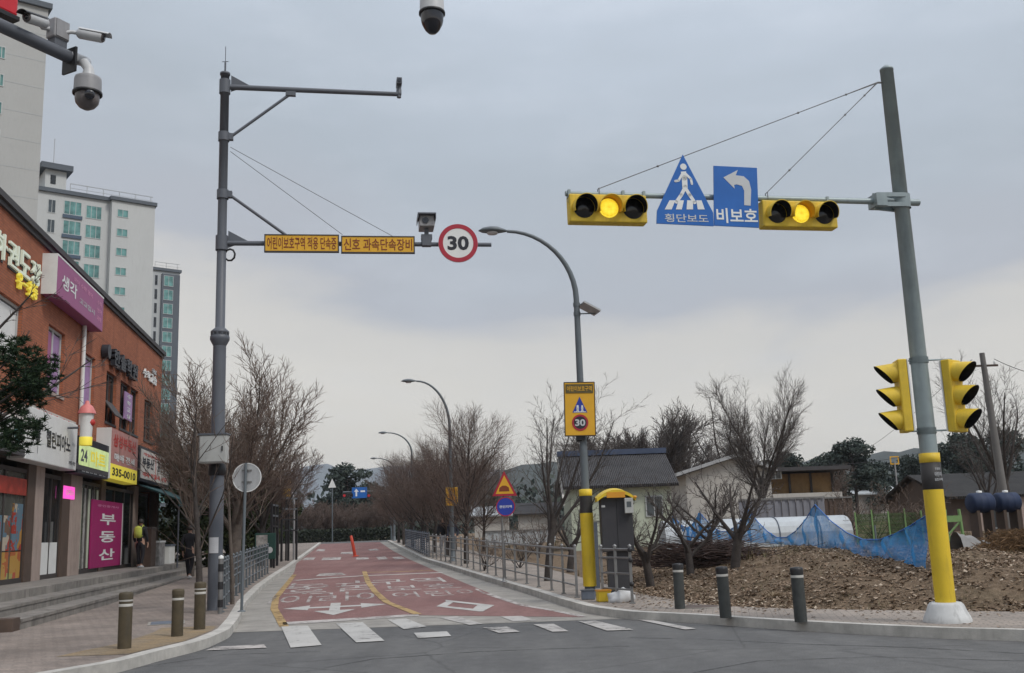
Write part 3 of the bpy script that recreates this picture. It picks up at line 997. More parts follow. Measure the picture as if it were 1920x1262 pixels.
rng = random.Random(7)
mb = MB()
n = 0
while n < 42000:
    y = 13.0 + 15 * rng.random() ** 1.6
    x = XIR(y) + rng.random() ** 1.2 * (9 if y > 17 else 12)
    if x > y * 0.56 or vnoise(x * 0.8 + 5, y * 0.8) * .6 + vnoise(x * 2.7, y * 2.7 + 3) * .5 < rng.random() * 0.95:
        continue
    z = fz(x, y)
    a = rng.uniform(0, 6.28)
    l = 0.014 + 0.046 * rng.random() ** 3
    w_ = l * rng.uniform(.4, .8)
    ca, sa = math.cos(a), math.sin(a)
    tl, tw = rng.uniform(-0.5, 0.5) * l, rng.uniform(-0.3, 0.5) * l
    zz = z + rng.uniform(0.005, 0.03)
    p = [(x - ca * l, y - sa * l, zz - tl), (x + sa * w_, y - ca * w_, zz + tw), (x + ca * l, y + sa * l, zz + tl), (x - sa * w_, y + ca * w_, zz + tw)]
    mb.add(p, [(0, 1, 2), (0, 2, 3)])
    n += 1
for _ in range(500):
    y = 11.9 + 10 * rng.random()
    x = XKR(y) + KW + rng.random() ** 0.5 * (XIR(y) - XKR(y) - KW)
    a = rng.uniform(0, 6.28)
    l = rng.uniform(0.02, 0.05)
    ca, sa = math.cos(a) * l, math.sin(a) * l
    mb.add([(x - ca, y - sa, gz(y) + KZ + 0.006), (x + sa * .6, y - ca * .6, gz(y) + KZ + 0.02), (x + ca, y + sa, gz(y) + KZ + 0.008), (x - sa * .6, y + ca * .6, gz(y) + KZ + 0.015)], [(0, 1, 2), (0, 2, 3)])
tag(mb.build('leaf_litter', M['litter']), kind='stuff')

# dry grass and weeds over the field
mb = MB()
rng = random.Random(17)
for _ in range(2600):
    y = 14 + 46 * rng.random() ** 1.5
    x = XIR(y) + .2 + rng.random() * (14 if y < 30 else 26)
    if x > y * .56 or vnoise(x * .5 + 9, y * .5) < .42:
        continue
    z = fz(x, y) - .01
    hgt = rng.uniform(.05, .16) * (1 if y < 24 else 2.2)
    for _ in range(9):
        a = rng.uniform(0, 6.28)
        d = Vector((math.cos(a) * .6, math.sin(a) * .6, 1)).normalized() * hgt * rng.uniform(.5, 1.2)
        w_ = Vector((-math.sin(a), math.cos(a), 0)) * (.005 if y < 24 else .011)
        p = Vector((x + rng.gauss(0, .07), y + rng.gauss(0, .07), z))
        mb.add([p - w_, p + w_, p + d], [(0, 1, 2)])
tag(mb.build('dry_grass', M['dry_grass']), kind='stuff')

# distant hills: long ridges with a wooded outline
def ridge(name, x0, x1, y, hfun, m, depth=120):
    mb = MB()
    n = 90
    for i in range(n + 1):
        x = x0 + (x1 - x0) * i / n
        h = hfun(x)
        for k, (dy, f) in enumerate(((-depth, 0.0), (-depth * .55, 0.55), (-depth * .2, 0.9), (0, 1.0), (depth, 0.0))):
            mb.v.append(Vector((x, y + dy, (h * f if f else -2.0) + (vnoise(x * 0.03 + k * 7, k) - .5) * h * 0.1 * (f > 0))))
    for i in range(n):
        for k in range(4):
            mb.f.append((i * 5 + k, (i + 1) * 5 + k, (i + 1) * 5 + k + 1, i * 5 + k + 1))
            mb.sm.append(True)
            mb.mi.append(0)
    return tag(mb.build(name, m), kind='structure')
def hz(px, py, Y):
    return P(px, py, Y).z
pk = [(-900, 20), (P(480, 0, 1400).x, hz(480, 905, 1400)), (P(560, 0, 1400).x, hz(560, 884, 1400)), (P(610, 0, 1400).x, hz(610, 873, 1400)), (P(660, 0, 1400).x, hz(660, 882, 1400)), (P(760, 0, 1400).x, hz(760, 880, 1400)), (P(900, 0, 1400).x, hz(900, 890, 1400)),
      (P(1100, 0, 1400).x, hz(1100, 895, 1400)), (900, 70), (1500, 60)]
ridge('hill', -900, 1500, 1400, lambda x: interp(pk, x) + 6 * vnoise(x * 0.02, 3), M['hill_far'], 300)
pk2 = [(-60, 2), (P(850, 0, 420).x, hz(850, 930, 420)), (P(930, 0, 420).x, hz(930, 890, 420)), (P(990, 0, 420).x, hz(990, 882, 420)), (P(1060, 0, 420).x, hz(1060, 888, 420)), (P(1250, 0, 420).x, hz(1250, 890, 420)), (P(1500, 0, 420).x, hz(1500, 872, 420)), (P(1650, 0, 420).x, hz(1650, 862, 420)), (P(1800, 0, 420).x, hz(1800, 850, 420)), (P(1920, 0, 420).x, hz(1920, 835, 420)), (500, 36)]
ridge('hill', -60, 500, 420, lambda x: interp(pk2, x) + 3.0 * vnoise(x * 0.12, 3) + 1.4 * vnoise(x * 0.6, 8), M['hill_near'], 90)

# ------------------------------------------------------------------ the tall camera mast on the left
def vrow(b, *pys):
    return [ZAT(b.x, b.y, py) for py in pys]

mb0 = GT(402, 1144, KZ)
mast = thing('camera_mast', 'tall dark grey steel mast with two side arms, by the kerb and shops', 'mast', mb0)
zt, zc, zs0, zs1 = vrow(mb0, 141, 627, 870, 892)
b = MB()
b.lathe([(0.150, 0), (0.145, 0.02), (0.132, zc - KZ - 0.1)], n=24)
b.lathe([(0.13, zc - KZ), (0.10, zc - KZ + 0.02), (0.092, zt - KZ), (0.11, zt - KZ), (0.11, zt - KZ + 0.05), (0.0, zt - KZ + 0.09)], n=20)
b.build('pole', M['mast_grey'], mast)
b = MB()
b.lathe([(0.132, zc - KZ - 0.25), (0.20, zc - KZ - 0.12), (0.20, zc - KZ - 0.05), (0.15, zc - KZ), (0.19, zc - KZ + 0.02), (0.19, zc - KZ + 0.06), (0.10, zc - KZ + 0.14)], n=24)
for k in range(12):
    a = k * math.pi / 6
    b.box((0.175 * math.cos(a), 0.175 * math.sin(a), zc - KZ - 0.0), (0.03, 0.03, 0.07))
b.build('collar', M['mast_grey'], mast)
b = MB()
b.lathe([(0.15, zs0 - KZ), (0.175, zs0 - KZ - 0.02), (0.175, zs1 - KZ + 0.02), (0.15, zs1 - KZ)], n=24)
b.build('strap', M['black'], mast)
b = MB()
b.tube([(0, 0, zt - KZ), (0, 0, zt - KZ + 0.3)], 0.02, 6).tube([(0, 0, zt - KZ + .3), (0, 0, zt - KZ + 0.68)], 0.008, 5)
b.bar((-.07, 0, zt - KZ + .32), (.07, 0, zt - KZ + .32), 0.012)
b.build('lightning_rod', M['mast_grey'], mast)
# arms
za = vrow(mb0, 163)[0]
pe = GP(752, 177, za)
arm_dir = Vector((pe.x - mb0.x, pe.y - mb0.y, 0)).normalized()
b = MB(mb0)
b.tube([Vector((mb0.x, mb0.y, za)) + arm_dir * 0.1, pe], [0.062, 0.05], 12)
b.build('arm', M['mast_grey'], mast)
arm_n = Vector((arm_dir.y, -arm_dir.x, 0))
b = MB(mb0)
p1 = PL(432, 257, mb0, arm_n)
p2 = PL(545, 176, mb0, arm_n)
b.tube([p1, p2], 0.034, 8)
b.box(p2, (0.22, 0.10, 0.1), rz=math.atan2(arm_dir.y, arm_dir.x))
b.box(p1 - arm_dir * 0.02, (0.16, 0.12, 0.14), rz=math.atan2(arm_dir.y, arm_dir.x))
b.build('brace', M['mast_grey'], mast)
MB(mb0).lathe([(0.12, p1.z - .1), (0.12, p1.z + .1)], (mb0.x, mb0.y, 0), 18).build('clamp', M['mast_grey'], mast)
zb = vrow(mb0, 456)[0]
pe2 = GP(921, 459, zb)
arm2 = Vector((pe2.x - mb0.x, pe2.y - mb0.y, 0)).normalized()
arm2_n = Vector((arm2.y, -arm2.x, 0))
rz2 = math.atan2(arm2.y, arm2.x)
b = MB(mb0)
b.tube([Vector((mb0.x, mb0.y, zb)) + arm2 * 0.1, pe2], [0.055, 0.048], 12)
b.build('arm', M['mast_grey'], mast)
b = MB(mb0)
p1 = PL(430, 365, mb0, arm2_n)
p2 = PL(535, 440, mb0, arm2_n)
b.tube([p1, p2, p2 + arm2 * 0.1 - Vector((0, 0, .1))], 0.034, 8)
b.box(p1 - arm2 * 0.02, (0.16, 0.12, 0.14), rz=rz2)
b.build('brace', M['mast_grey'], mast)
for r_c, z_c, h_c in ((.125, p1.z, .1), (.13, zb, .16), (.12, za, .16)):
    MB(mb0).lathe([(r_c, z_c - h_c), (r_c, z_c + h_c)], (mb0.x, mb0.y, 0), 18).build('clamp', M['mast_grey'], mast)
for z in (za, zb):
    b = MB(mb0)
    d = arm_dir if z == za else arm2
    q = Vector((mb0.x, mb0.y, z)) + d * 0.13
    b.add([q + Vector((0, 0, .28)), q + d * .4 + Vector((0, 0, .06)), q + Vector((0, 0, -.1)), q + Vector((0, .02, .28)), q + d * .4 + Vector((0, .02, .06)), q + Vector((0, .02, -.1))],
          [(0, 2, 1), (3, 4, 5), (0, 1, 4, 3), (1, 2, 5, 4), (2, 0, 3, 5)])
    b.build('gusset', M['mast_grey'], mast)
for (a, c) in (((432, 276), (738, 444)), ((432, 284), (642, 440))):
    b = MB(mb0)
    b.tube([PL(*a, mb0, arm2_n), PL(*c, mb0, arm2_n)], 0.007, 5)
    b.build('guy_wire', M['rope'], mast)
b = MB(mb0)
q = PL(431, 478, mb0, arm2_n)
b.tube([q + Vector((.11 * math.sin(t * .7), 0, .13 * math.cos(t * .7))) for t in range(10)], 0.022, 6)
b.build('cable_loop', M['black'], mast)
# the two yellow boards, the round 30 sign and the cameras that hang on the arms
def on_arm2(px, py, off=0.10):
    return PL(px, py, mb0 + arm2_n * off, arm2_n)
def board(pxl, pxr, pyt, pyb, label, txt):
    c = on_arm2((pxl + pxr) / 2, (pyt + pyb) / 2)
    wd = (on_arm2(pxr, (pyt + pyb) / 2) - on_arm2(pxl, (pyt + pyb) / 2)).length
    h = on_arm2((pxl + pxr) / 2, pyt).z - on_arm2((pxl + pxr) / 2, pyb).z
    t = thing('sign_board', label, 'road sign', c, rz2)
    p = MB().bb(-wd / 2, wd / 2, -0.02, 0.05, -h / 2, h / 2)
    bevel(p.build('panel', M['panel_yellow'], t), 0.008)
    f = MB()
    for x0, x1, z0, z1 in ((-wd / 2, wd / 2, h / 2 - .012, h / 2 + .012), (-wd / 2, wd / 2, -h / 2 - .012, -h / 2 + .012), (-wd / 2 - .012, -wd / 2 + .012, -h / 2 - .012, h / 2 + .012), (wd / 2 - .012, wd / 2 + .012, -h / 2 - .012, h / 2 + .012)):
        f.bb(x0, x1, -0.028, 0.058, z0, z1)
    f.build('frame', M['frame_dark'], t)
    MB().text(txt, 0, 0, wd * 0.94, h * 0.74, -0.022, 0.004, 0.012).build('lettering', M['ink_red'], t)
    k = MB()
    for x in (-wd * .3, wd * .3):
        k.box((x, 0.09, 0), (0.05, 0.1, h * .8))
    k.build('clamp', M['mast_grey'], t)
    return t
board(497, 635, 441, 472, 'yellow overhead board of small red lettering, beside the mast on its lower arm', '어린이보호구역 적용 단속중')
board(641, 777, 444, 474, 'yellow overhead board lettered about speed enforcement, between other yellow board and camera', '신호 과속단속장비')
c = on_arm2(859, 456, 0.12)
t = thing('speed_limit_sign', 'round red-ringed 30 sign at the end of the dark mast arm', 'road sign', c, rz2)
r_ = (on_arm2(896, 456, 0.12) - on_arm2(822, 456, 0.12)).length / 2
MB().disc(0, 0, r_, 0.02, 0.03, 48).build('plate', M['white'], t)
MB().ring(0, 0, r_ * .77, r_ * 0.995, -0.0115, 0.004, 48).build('rim', M['sign_red'], t)
MB().text('30', 0, 0, r_ * 1.08, r_ * .74, -0.0115, 0.004, 0.035).build('numerals', M['ink'], t)
MB().box((0, .08, 0), (.08, .12, r_)).build('clamp', M['mast_grey'], t)
c = on_arm2(800, 455, 0.0)
t = thing('enforcement_camera', 'grey box camera standing on mast arm beside the round 30 sign', 'camera', c, rz2)
z1 = on_arm2(800, 406, 0).z - c.z
b = MB().bb(-.16, .17, -.2, .28, z1 - .28, z1 - .03)
bevel(b.build('housing', M['cam_grey'], t), .02)
MB().bb(-.20, .20, -.3, .3, z1 - .028, z1 + .0).bb(-.20, -.185, -.3, .3, z1 - .12, z1 - .028).bb(.185, .20, -.3, .3, z1 - .12, z1 - .028).build('hood', M['mast_grey'], t)
MB().disc(-.03, z1 - .15, .07, -.2, .02, 20).build('lens', M['lens'], t)
MB().tube([(0, 0, -.03), (0, 0, z1 - .28)], .05, 10).box((0, 0, .12), (.24, .16, .1)).box((0, 0, 0), (.2, .18, .16)).box((-.09, -.02, .05), (.06, .06, .2)).build('bracket', M['mast_grey'], t)
c = GP(748, 177, za)
t = thing('arm_camera', 'small dark camera on the tip of the upper mast arm', 'camera', c, math.atan2(arm_dir.y, arm_dir.x))
MB().tube([(0, 0, -.08), (0, 0, .2)], .05, 10).lathe([(.06, .0), (.06, .12), (.035, .14)], n=12).build('bracket', M['mast_grey'], t)
bevel(MB().bb(-.055, .065, -.16, .16, .2, .35).build('housing', M['mast_grey'], t), .015)
MB().disc(0.005, .275, .04, -.16, .015, 14).build('lens', M['lens'], t)
# control box and paper notice on the mast
c = PL(404, 843, mb0 + Vector((0, -0.18, 0)), Vector((0, -1, 0)))
wd = 50 / F * (c.y)
hh = 52 / F * c.y
t = thing('control_box', 'pale grey steel control box strapped high on the dark mast', 'box', c + Vector((0, 0, 0)))
bevel(MB().bb(-wd / 2, wd / 2, -.22, .03, -hh / 2, hh / 2).build('body', M['box_cream'], t), .012)
MB().bb(-wd * .45, wd * .47, -.236, -.222, -hh * .45, hh * .45).build('door', M['box_cream'], t)
MB().bb(-wd / 2 - .02, wd / 2 + .02, -.25, .05, hh / 2, hh / 2 + .03).build('lid', M['mast_grey'], t)
MB().bb(wd * .36, wd * .40, -.262, -.236, -.05, .05).build('handle', M['black'], t)
c = PL(400, 1022, mb0 + Vector((0, -0.150, 0)), Vector((0, -1, 0)))
t = thing('paper_notice', 'white paper notice taped to the foot of the dark mast', 'notice', c)
b = MB()
for k in range(7):
    a0, a1 = -0.68 + 1.36 * k / 7, -0.68 + 1.36 * (k + 1) / 7
    r0 = 0.1485
    b.add([(r0 * math.sin(a0), -r0 * math.cos(a0) + .150, -.16), (r0 * math.sin(a1), -r0 * math.cos(a1) + .150, -.16), (r0 * math.sin(a1), -r0 * math.cos(a1) + .150, .15), (r0 * math.sin(a0), -r0 * math.cos(a0) + .150, .15)], [(0, 1, 2, 3)])
b.build('sheet', M['paper'], t)
b = MB()
for k in range(5):
    b.bb(-.03, .03 - .02 * (k % 2), -.0005, 0.004, .07 - k * .045, .082 - k * .045)
b.build('lettering', M['mark_grey'], t)

# ------------------------------------------------------------------ surveillance cameras close to the viewer
armE = P(131, 108, 8.0)
armN = P(-60, 20, 8.0)
zA = armE.z
armS = GP(-1, 47, zA)
ad = (armE - armS)
ad.z = 0
ad.normalize()
poleP = armE - ad * 3.6
poleP.z = 0
t = thing('camera_post', 'dark steel post outside the frame whose arm reaches in at top corner', 'mast', poleP)
MB().lathe([(.13, 0), (.12, 1), (.10, zA + 1.2), (0, zA + 1.25)], n=18).build('pole', M['mast_grey'], t)
b = MB(poleP)
b.tube([poleP + Vector((0, 0, zA)), armE], .055, 14)
b.build('arm', M['mast_grey'], t)
d2 = P(810, -60, 8.0)
b = MB(poleP)
b.tube([poleP + Vector((0, 0, d2.z + .15)), Vector((d2.x, d2.y, d2.z + .15))], [.06, .045], 12)
b.build('arm', M['mast_grey'], t)
adn = Vector((ad.y, -ad.x, 0))
b = MB(poleP)
b.box(armE + Vector((0, 0, -.03)), (.02, .16, .22), rz=math.atan2(ad.y, ad.x))
b.build('end_plate', M['black'], t)
rzA = math.atan2(ad.y, ad.x)

def dome_camera(label, c, wd, mats, top_open):
    """c: centre of the rim between housing and dome; wd: width of the rim"""
    t = thing('dome_camera', label, 'camera', c)
    r = wd / 2
    MB().lathe([(r * .55, r * 1.22), (r * .9, r * 1.12), (r * .93, r * .95), (r * .95, 0)], n=28).build('housing', mats[0], t)
    MB().lathe([(r * .94, r * .06), (r * 1.02, r * .02), (r * 1.02, -r * .14), (r * .93, -r * .18)], n=28).build('rim', mats[2], t)
    return t, r
# grey PTZ camera at the end of the arm
c = P(164, 174, 8.0)
t, r = dome_camera('grey dome camera hanging from bent pipe at the arm end', c, .235, (M['cam_grey'], None, M['black']), False)
MB().lathe([(r * .84, -r * .15), (r * .84, -r * .5), (r * .78, -r * .8), (r * .55, -r * 1.1), (r * .25, -r * 1.27), (0, -r * 1.3)], n=26).build('eyeball', M['lens_grey'], t)
dv = (EYE - c).normalized()
q = Vector((0.02, -.005, -r * .52)) + Vector((dv.x, dv.y, 0)).normalized() * r * .80
MB().lathe([(r * .34, 0), (r * .36, .012), (r * .26, .02), (0, .018)], q, 18, axis=(dv.x, dv.y, -.25)).build('lens', M['lens'], t)
b = MB(c)
e0 = armE + Vector((0, 0, .01))
b.tube([e0, e0 + ad * .12 + Vector((.05, 0, -.01)), Vector((c.x, c.y, c.z + r * 2.0)) + Vector((-.04, 0, .04)), Vector((c.x, c.y, c.z + r * 1.85)), Vector((c.x, c.y, c.z + r * 1.1))], [.055, .045, .04, .042, .06], 12)
b.build('pipe', M['cam_white'], t)
# white dome camera overhead
c = P(810, 24, 8.0)
t, r = dome_camera('white dome camera with black bowl hanging alone from above the frame', c, .222, (M['cam_white'], None, M['black']), True)
MB().lathe([(r * .9, -r * .12), (r * .86, -r * .7), (r * .78, -r * 1.0), (r * .55, -r * 1.45), (r * .3, -r * 1.7), (0, -r * 1.76)], n=28).build('bowl', M['lens'], t)
b = MB(c)
b.tube([Vector((c.x, c.y, c.z + r * 1.1)), Vector((c.x, c.y, d2.z + .15))], .03, 12)
b.build('pipe', M['cam_white'], t)
# bullet cameras and junction box on the arm
def bullet(label, a, bk, shade):
    a, bk = Vector(a), Vector(bk)
    d = (a - bk).normalized()
    t = thing('bullet_camera', label, 'camera', bk)
    b = MB(bk)
    b.tube([bk, bk + d * .02, a - d * .01, a], [.032, .045, .045, .04], 16)
    b.build('housing', M['cam_white'], t)
    x, y = frame_of(d)
    up = Vector((0, 0, 1)) - d * d.z
    up.normalize()
    sd_ = d.cross(up)
    b = MB(bk)
    L = (a - bk).length
    for k in range(5):
        a0, a1 = -1.0 + k * .4, -1.0 + (k + 1) * .4
        p = [bk + d * (L * f) + (up * math.cos(q) + sd_ * math.sin(q)) * .054 for f, q in ((.05, a0), (1.25, a0), (1.25, a1), (.05, a1))]
        pi = [v - (up * .004) for v in p]
        b.add(p + pi, [(0, 1, 2, 3), (7, 6, 5, 4), (1, 5, 6, 2), (0, 4, 5, 1), (3, 2, 6, 7)])
    b.build('hood', shade, t)
    b = MB(bk)
    b.lathe([(.038, 0), (.036, .006), (0, .006)], a, 16, axis=d)
    b.build('faceplate', M['lens_grey'], t)
    b = MB(bk)
    b.lathe([(.02, .0062), (.018, .013), (0, .012)], a, 14, axis=d)
    b.build('lens', M['lens'], t)
    return t
bx = P(108, 58, 7.9)
t1 = bullet('white bullet camera with black hood aimed towards viewer, on arm above road', P(50, 32, 7.5), P(86, 44, 7.75), M['black'])
b = MB(t1.location)
b.tube([P(74, 42, 7.75), P(80, 52, 7.8), P(96, 55, 7.86)], .02, 8)
b.build('bracket', M['cam_white'], t1)
t1 = bullet('white bullet camera aimed across the road, above the grey dome camera', P(193, 71, 7.95), P(146, 62, 7.95), M['cam_white'])
b = MB(t1.location)
b.tube([P(150, 63, 7.95), P(135, 60, 7.93), P(118, 62, 7.9)], .018, 8)
b.build('bracket', M['cam_white'], t1)
t1 = thing('junction_box', 'grey box between the two bullet cameras on the arm', 'box', bx, rzA)
bevel(MB().bb(-.075, .075, -.06, .05, -.09, .085).build('body', M['cam_grey'], t1), .012)
MB().bb(-.062, .062, -.07, -.061, -.078, .073).build('lid', M['cam_grey'], t1)
MB().bb(-.06, .06, -.05, .04, -.16, -.09).build('bracket', M['mast_grey'], t1)
c = P(6, 22, 7.55)
t1 = thing('warning_beacon', 'red warning lamp housing on the dark arm in the top corner', 'beacon', c, rzA)
bevel(MB().bb(-.16, .07, -.09, .09, -.04, .12).build('lens_cover', M['beacon'], t1), .02)
MB().bb(-.17, .08, -.10, .10, -.075, -.04).build('base', M['black'], t1)

# ------------------------------------------------------------------ the signal mast on the right
sb = GT(1777, 1166, KZ)
sz_top, sz_arm, sz_b0, sz_b1, sz_b2, sz_f = vrow(sb, 133, 379, 850, 868, 918, 1135)
sm = thing('signal_mast', 'tall grey signal mast with yellow lower sleeve and long side arm', 'mast', sb)
b = MB()
b.lathe([(.118, 0), (.116, sz_b0 - KZ), (.092, sz_top - KZ), (.095, sz_top - KZ), (.095, sz_top - KZ + .03), (.05, sz_top - KZ + .07), (.0, sz_top - KZ + .10)], n=28)
b.build('pole', M['signal_grey'], sm)
b = MB().lathe([(.128, sz_f - KZ - .02), (.128, sz_b2 - KZ)], n=28)
b.build('sleeve', M['sleeve'], sm)
b = MB().lathe([(.129, sz_b2 - KZ + .002), (.131, sz_b2 - KZ + .004), (.131, sz_b1 - KZ), (.125, sz_b1 - KZ)], n=28)
band = b.build('band', M['band_black'], sm)
b = MB().lathe([(.127, sz_b1 - KZ + .002), (.133, sz_b1 - KZ + .004), (.133, sz_b0 - KZ), (.116, sz_b0 - KZ)], n=28)
b.build('band', M['yellow'], sm)
b = MB()
zm = (sz_b1 + sz_b2) / 2 - KZ
b.text('주정차', .035, zm + .09, .07, .035, -.1335, .002)
b.text('어린이', .035, zm + .02, .09, .06, -.1335, .002)
b.text('보호구역', .035, zm - .05, .10, .04, -.1335, .002)
b.build('lettering', M['mark_grey'], band)
b = MB().lathe([(.30, -.01), (.30, .03), (.285, .07), (.25, .14), (.22, .22), (.19, .25), (.12, .25)], n=10)
b.build('base', mat('base_white', (.52, .53, .53), .8, .15, 3, stain=.5), sm)
pe = GP(1060, 363, sz_arm)
sa = Vector((sb.x - pe.x, sb.y - pe.y, 0)).normalized()     # towards the pole
sn = Vector((sa.y, -sa.x, 0))                                # towards the viewer
rzS = math.atan2(sa.y, sa.x)
b = MB(sb)
sbz = Vector((sb.x, sb.y, sz_arm))
b.tube([pe, sbz - sa * .35], [.036, .044], 12)
b.tube([sbz - sa * .4, sbz + sa * .27], .05, 14)
b.build('arm', M['signal_grey'], sm)
b = MB(sb)
b.lathe([(.125, sz_arm - .1), (.125, sz_arm + .1)], (sb.x, sb.y, 0), 18)
for s_ in (-.07, .07):
    b.bar(sbz - sa * .42 + Vector((0, 0, s_)), sbz + sa * .05 + sn * -.1 + Vector((0, 0, s_)), .03, .1)
    b.bar(sbz - sa * .42 + Vector((0, 0, s_)) + sn * .09, sbz + sn * .12 + Vector((0, 0, s_)), .025, .06)
b.box(sbz - sa * .36, (.16, .24, .18), rz=rzS)
b.build('clamp', M['signal_grey'], sm)
def on_sarm(px, py, off=0.0):
    return PL(px, py, sb + sn * off, sn)
top = PL(1645, 155, sb, sn)
for px, py, px2, py2 in ((1122, 354, 1122, 362), (1437, 362, 1437, 371)):
    b = MB(sb)
    q = on_sarm(px, py)
    b.tube([top, top.lerp(q, .12), top.lerp(q, .3), q], [.012, .007, .006, .006], 6)
    for f in (.12, .3, .8):
        b.lathe([(.0, -.03), (.018, 0), (0, .03)], top.lerp(q, f), 8, axis=(q - top))
    b.tube([q + sn * .04 + Vector((0, 0, -.1)), q + sn * .035, q - sn * .035, q - sn * .04 + Vector((0, 0, -.1))], .007, 5)
    b.build('guy_wire', M['rope'], sm)
b = MB(sb)
b.tube([top - sa * 0, Vector((sb.x, sb.y, top.z + .01))], .014, 6)
b.build('eye_bolt', M['rope'], sm)
for k, (px, py) in enumerate(((1066, 363), (1167, 365), (1206, 366), (1549, 376))):
    q = on_sarm(px, py + 1)
    b = MB(sb)
    b.box(q, (.035, .10, .10), rz=rzS)
    b.bar(q + Vector((0, 0, -.02)), q + Vector((0, 0, -.12)), .03)
    b.build('arm_clip', M['signal_grey'], sm)

def signal_head(label, pxl, pxr, pyt, pyb, turn, lit):
    """horizontal three-lamp head hung under the arm"""
    c = on_sarm((pxl + pxr) / 2, (pyt + pyb) / 2, .02)
    wd = (on_sarm(pxr, (pyt + pyb) / 2, .02) - on_sarm(pxl, (pyt + pyb) / 2, .02)).length
    h = on_sarm((pxl + pxr) / 2, pyt, .02).z - on_sarm((pxl + pxr) / 2, pyb, .02).z
    t = thing('traffic_light', label, 'traffic light', c, rzS + turn)
    for k in (-1, 0, 1):
        pass
    bevel(MB().bb(-wd / 2, wd / 2, -.06, .12, -h / 2, h / 2).build('housing', M['yellow'], t), .018, 3)
    r = h * .40
    for k in (-1, 0, 1):
        x = k * wd * .318
        z = -.0
        lo = MB()
        lo.lathe([(r * (.86 if k == 0 else .93), 0), (r * .76, .02), (0, .035)], (x, -.062, z), 24, axis=(0, -1, 0))
        lo.build('lens', M['amber_on'] if k == 0 else M['lens_off'], t)
        # tunnel visor: outer shell yellow, inside black, the middle one coloured with its lamp's glow
        n = 26
        vo, vi, fo, fi = [], [], [], []
        L = .20
        for i in range(n + 1):
            a = -0.62 * math.pi + i / n * 1.24 * math.pi
            l = L * (0.55 + 0.45 * math.cos(a * .75))
            for (lst, rr) in ((vo, r * 1.03), (vi, r * .97)):
                lst.append((x + rr * math.sin(a), -.058, z + rr * math.cos(a)))
                lst.append((x + rr * math.sin(a), -.058 - l, z + rr * math.cos(a) - .02))
        for i in range(n):
            fo.append((2 * i, 2 * i + 2, 2 * i + 3, 2 * i + 1))
            fi.append((2 * i + 1, 2 * i + 3, 2 * i + 2, 2 * i))
        m_ = MB().add(vo, fo, True, 0).add(vi, fi, True, 1)
        rim = [vo[2 * i + 1] for i in range(n + 1)] + [vi[2 * i + 1] for i in range(n + 1)]
        m_.add(rim, [(i, i + 1, n + 2 + i, n + 1 + i) for i in range(n)], False, 0)
        m_.build('visor', [M['yellow'], M['glow_in'] if k == 0 else M['black_in']], t)
    return t
signal_head('yellow horizontal traffic light at the tip of the signal arm, amber lit', 1067, 1211, 367, 419, R(0), 0)
signal_head('yellow horizontal traffic light between blue arrow sign and grey mast, amber lit', 1428, 1566, 379, 428, R(0), 0)

# blue pentagon crossing sign
zo = .09
c = on_sarm(1284, 370, zo)
t = thing('crossing_sign', 'blue pointed sign with a white walking figure over crosswalk bars', 'road sign', c, rzS)
def loc_s(px, py):
    p = on_sarm(px, py, zo) - c
    return (p.dot(sa), p.z)
poly = [loc_s(*q) for q in ((1280, 290), (1337, 399), (1338, 424), (1231, 419), (1232, 395))]
MB().prism(poly, .015, .02).build('plate', M['blue'], t)
S = lambda px, py: loc_s(px, py)
b = MB()
y0, th = -.0055, .003
hx, hzz = S(1281, 313)
b.disc(hx, hzz, .045, y0, th, 18)
b.stroke([S(1281, 322), S(1283, 334), S(1284, 352)], .075, y0, th)
b.stroke([S(1284, 352), S(1277, 366), S(1268, 379)], .048, y0 - .0002, th)
b.stroke([S(1284, 352), S(1293, 366), S(1302, 380)], .048, y0 - .0004, th)
b.stroke([S(1279, 326), S(1272, 339), S(1266, 340)], .032, y0 - .0006, th)
b.stroke([S(1285, 326), S(1295, 336), S(1297, 345)], .032, y0 - .0008, th)
b.build('walking_figure', M['mark'], t)
b = MB()
for a0, a1, b0, b1 in ((1255, 1266, 1246, 1259), (1272, 1282, 1267, 1278), (1288, 1299, 1287, 1299), (1305, 1315, 1308, 1321)):
    b.prism([S(a0, 376), S(a1, 376), S(b1, 393), S(b0, 393)], y0, th)
b.build('crosswalk_bars', M['mark'], t)
l0, l1 = S(1246, 408), S(1328, 411)
MB().text('횡단보도', (l0[0] + l1[0]) / 2, (l0[1] + l1[1]) / 2, l1[0] - l0[0], .115, y0, th, .012).build('lettering', M['mark_grey'], t)
MB().box((0, .06, -.02), (.3, .09, .05)).build('clamp', M['signal_grey'], t)
# blue left-turn sign
c = on_sarm(1380, 369, zo)
t = thing('turn_sign', 'blue rectangular sign with a white arrow bending to one side', 'road sign', c, rzS)
poly = [loc_s(*q) for q in ((1338, 311), (1419, 315), (1423, 427), (1339, 423))]
MB().prism(poly, .015, .02).build('plate', M['blue'], t)
b = MB()
b.prism([S(1356, 333), S(1383, 319), S(1379, 329), S(1394, 331), S(1404, 340), S(1408, 356), S(1407, 386), S(1395, 385), S(1395, 358), S(1391, 349), S(1381, 346), S(1376, 347), S(1377, 354)], y0, th)
b.build('arrow', M['mark_grey'], t)
l0, l1 = S(1343, 403), S(1420, 407)
MB().text('비보호', (l0[0] + l1[0]) / 2, (l0[1] + l1[1]) / 2, l1[0] - l0[0], .21, y0, th, .02).build('lettering', M['mark'], t)
MB().box((0, .06, .0), (.3, .09, .05)).build('clamp', M['signal_grey'], t)

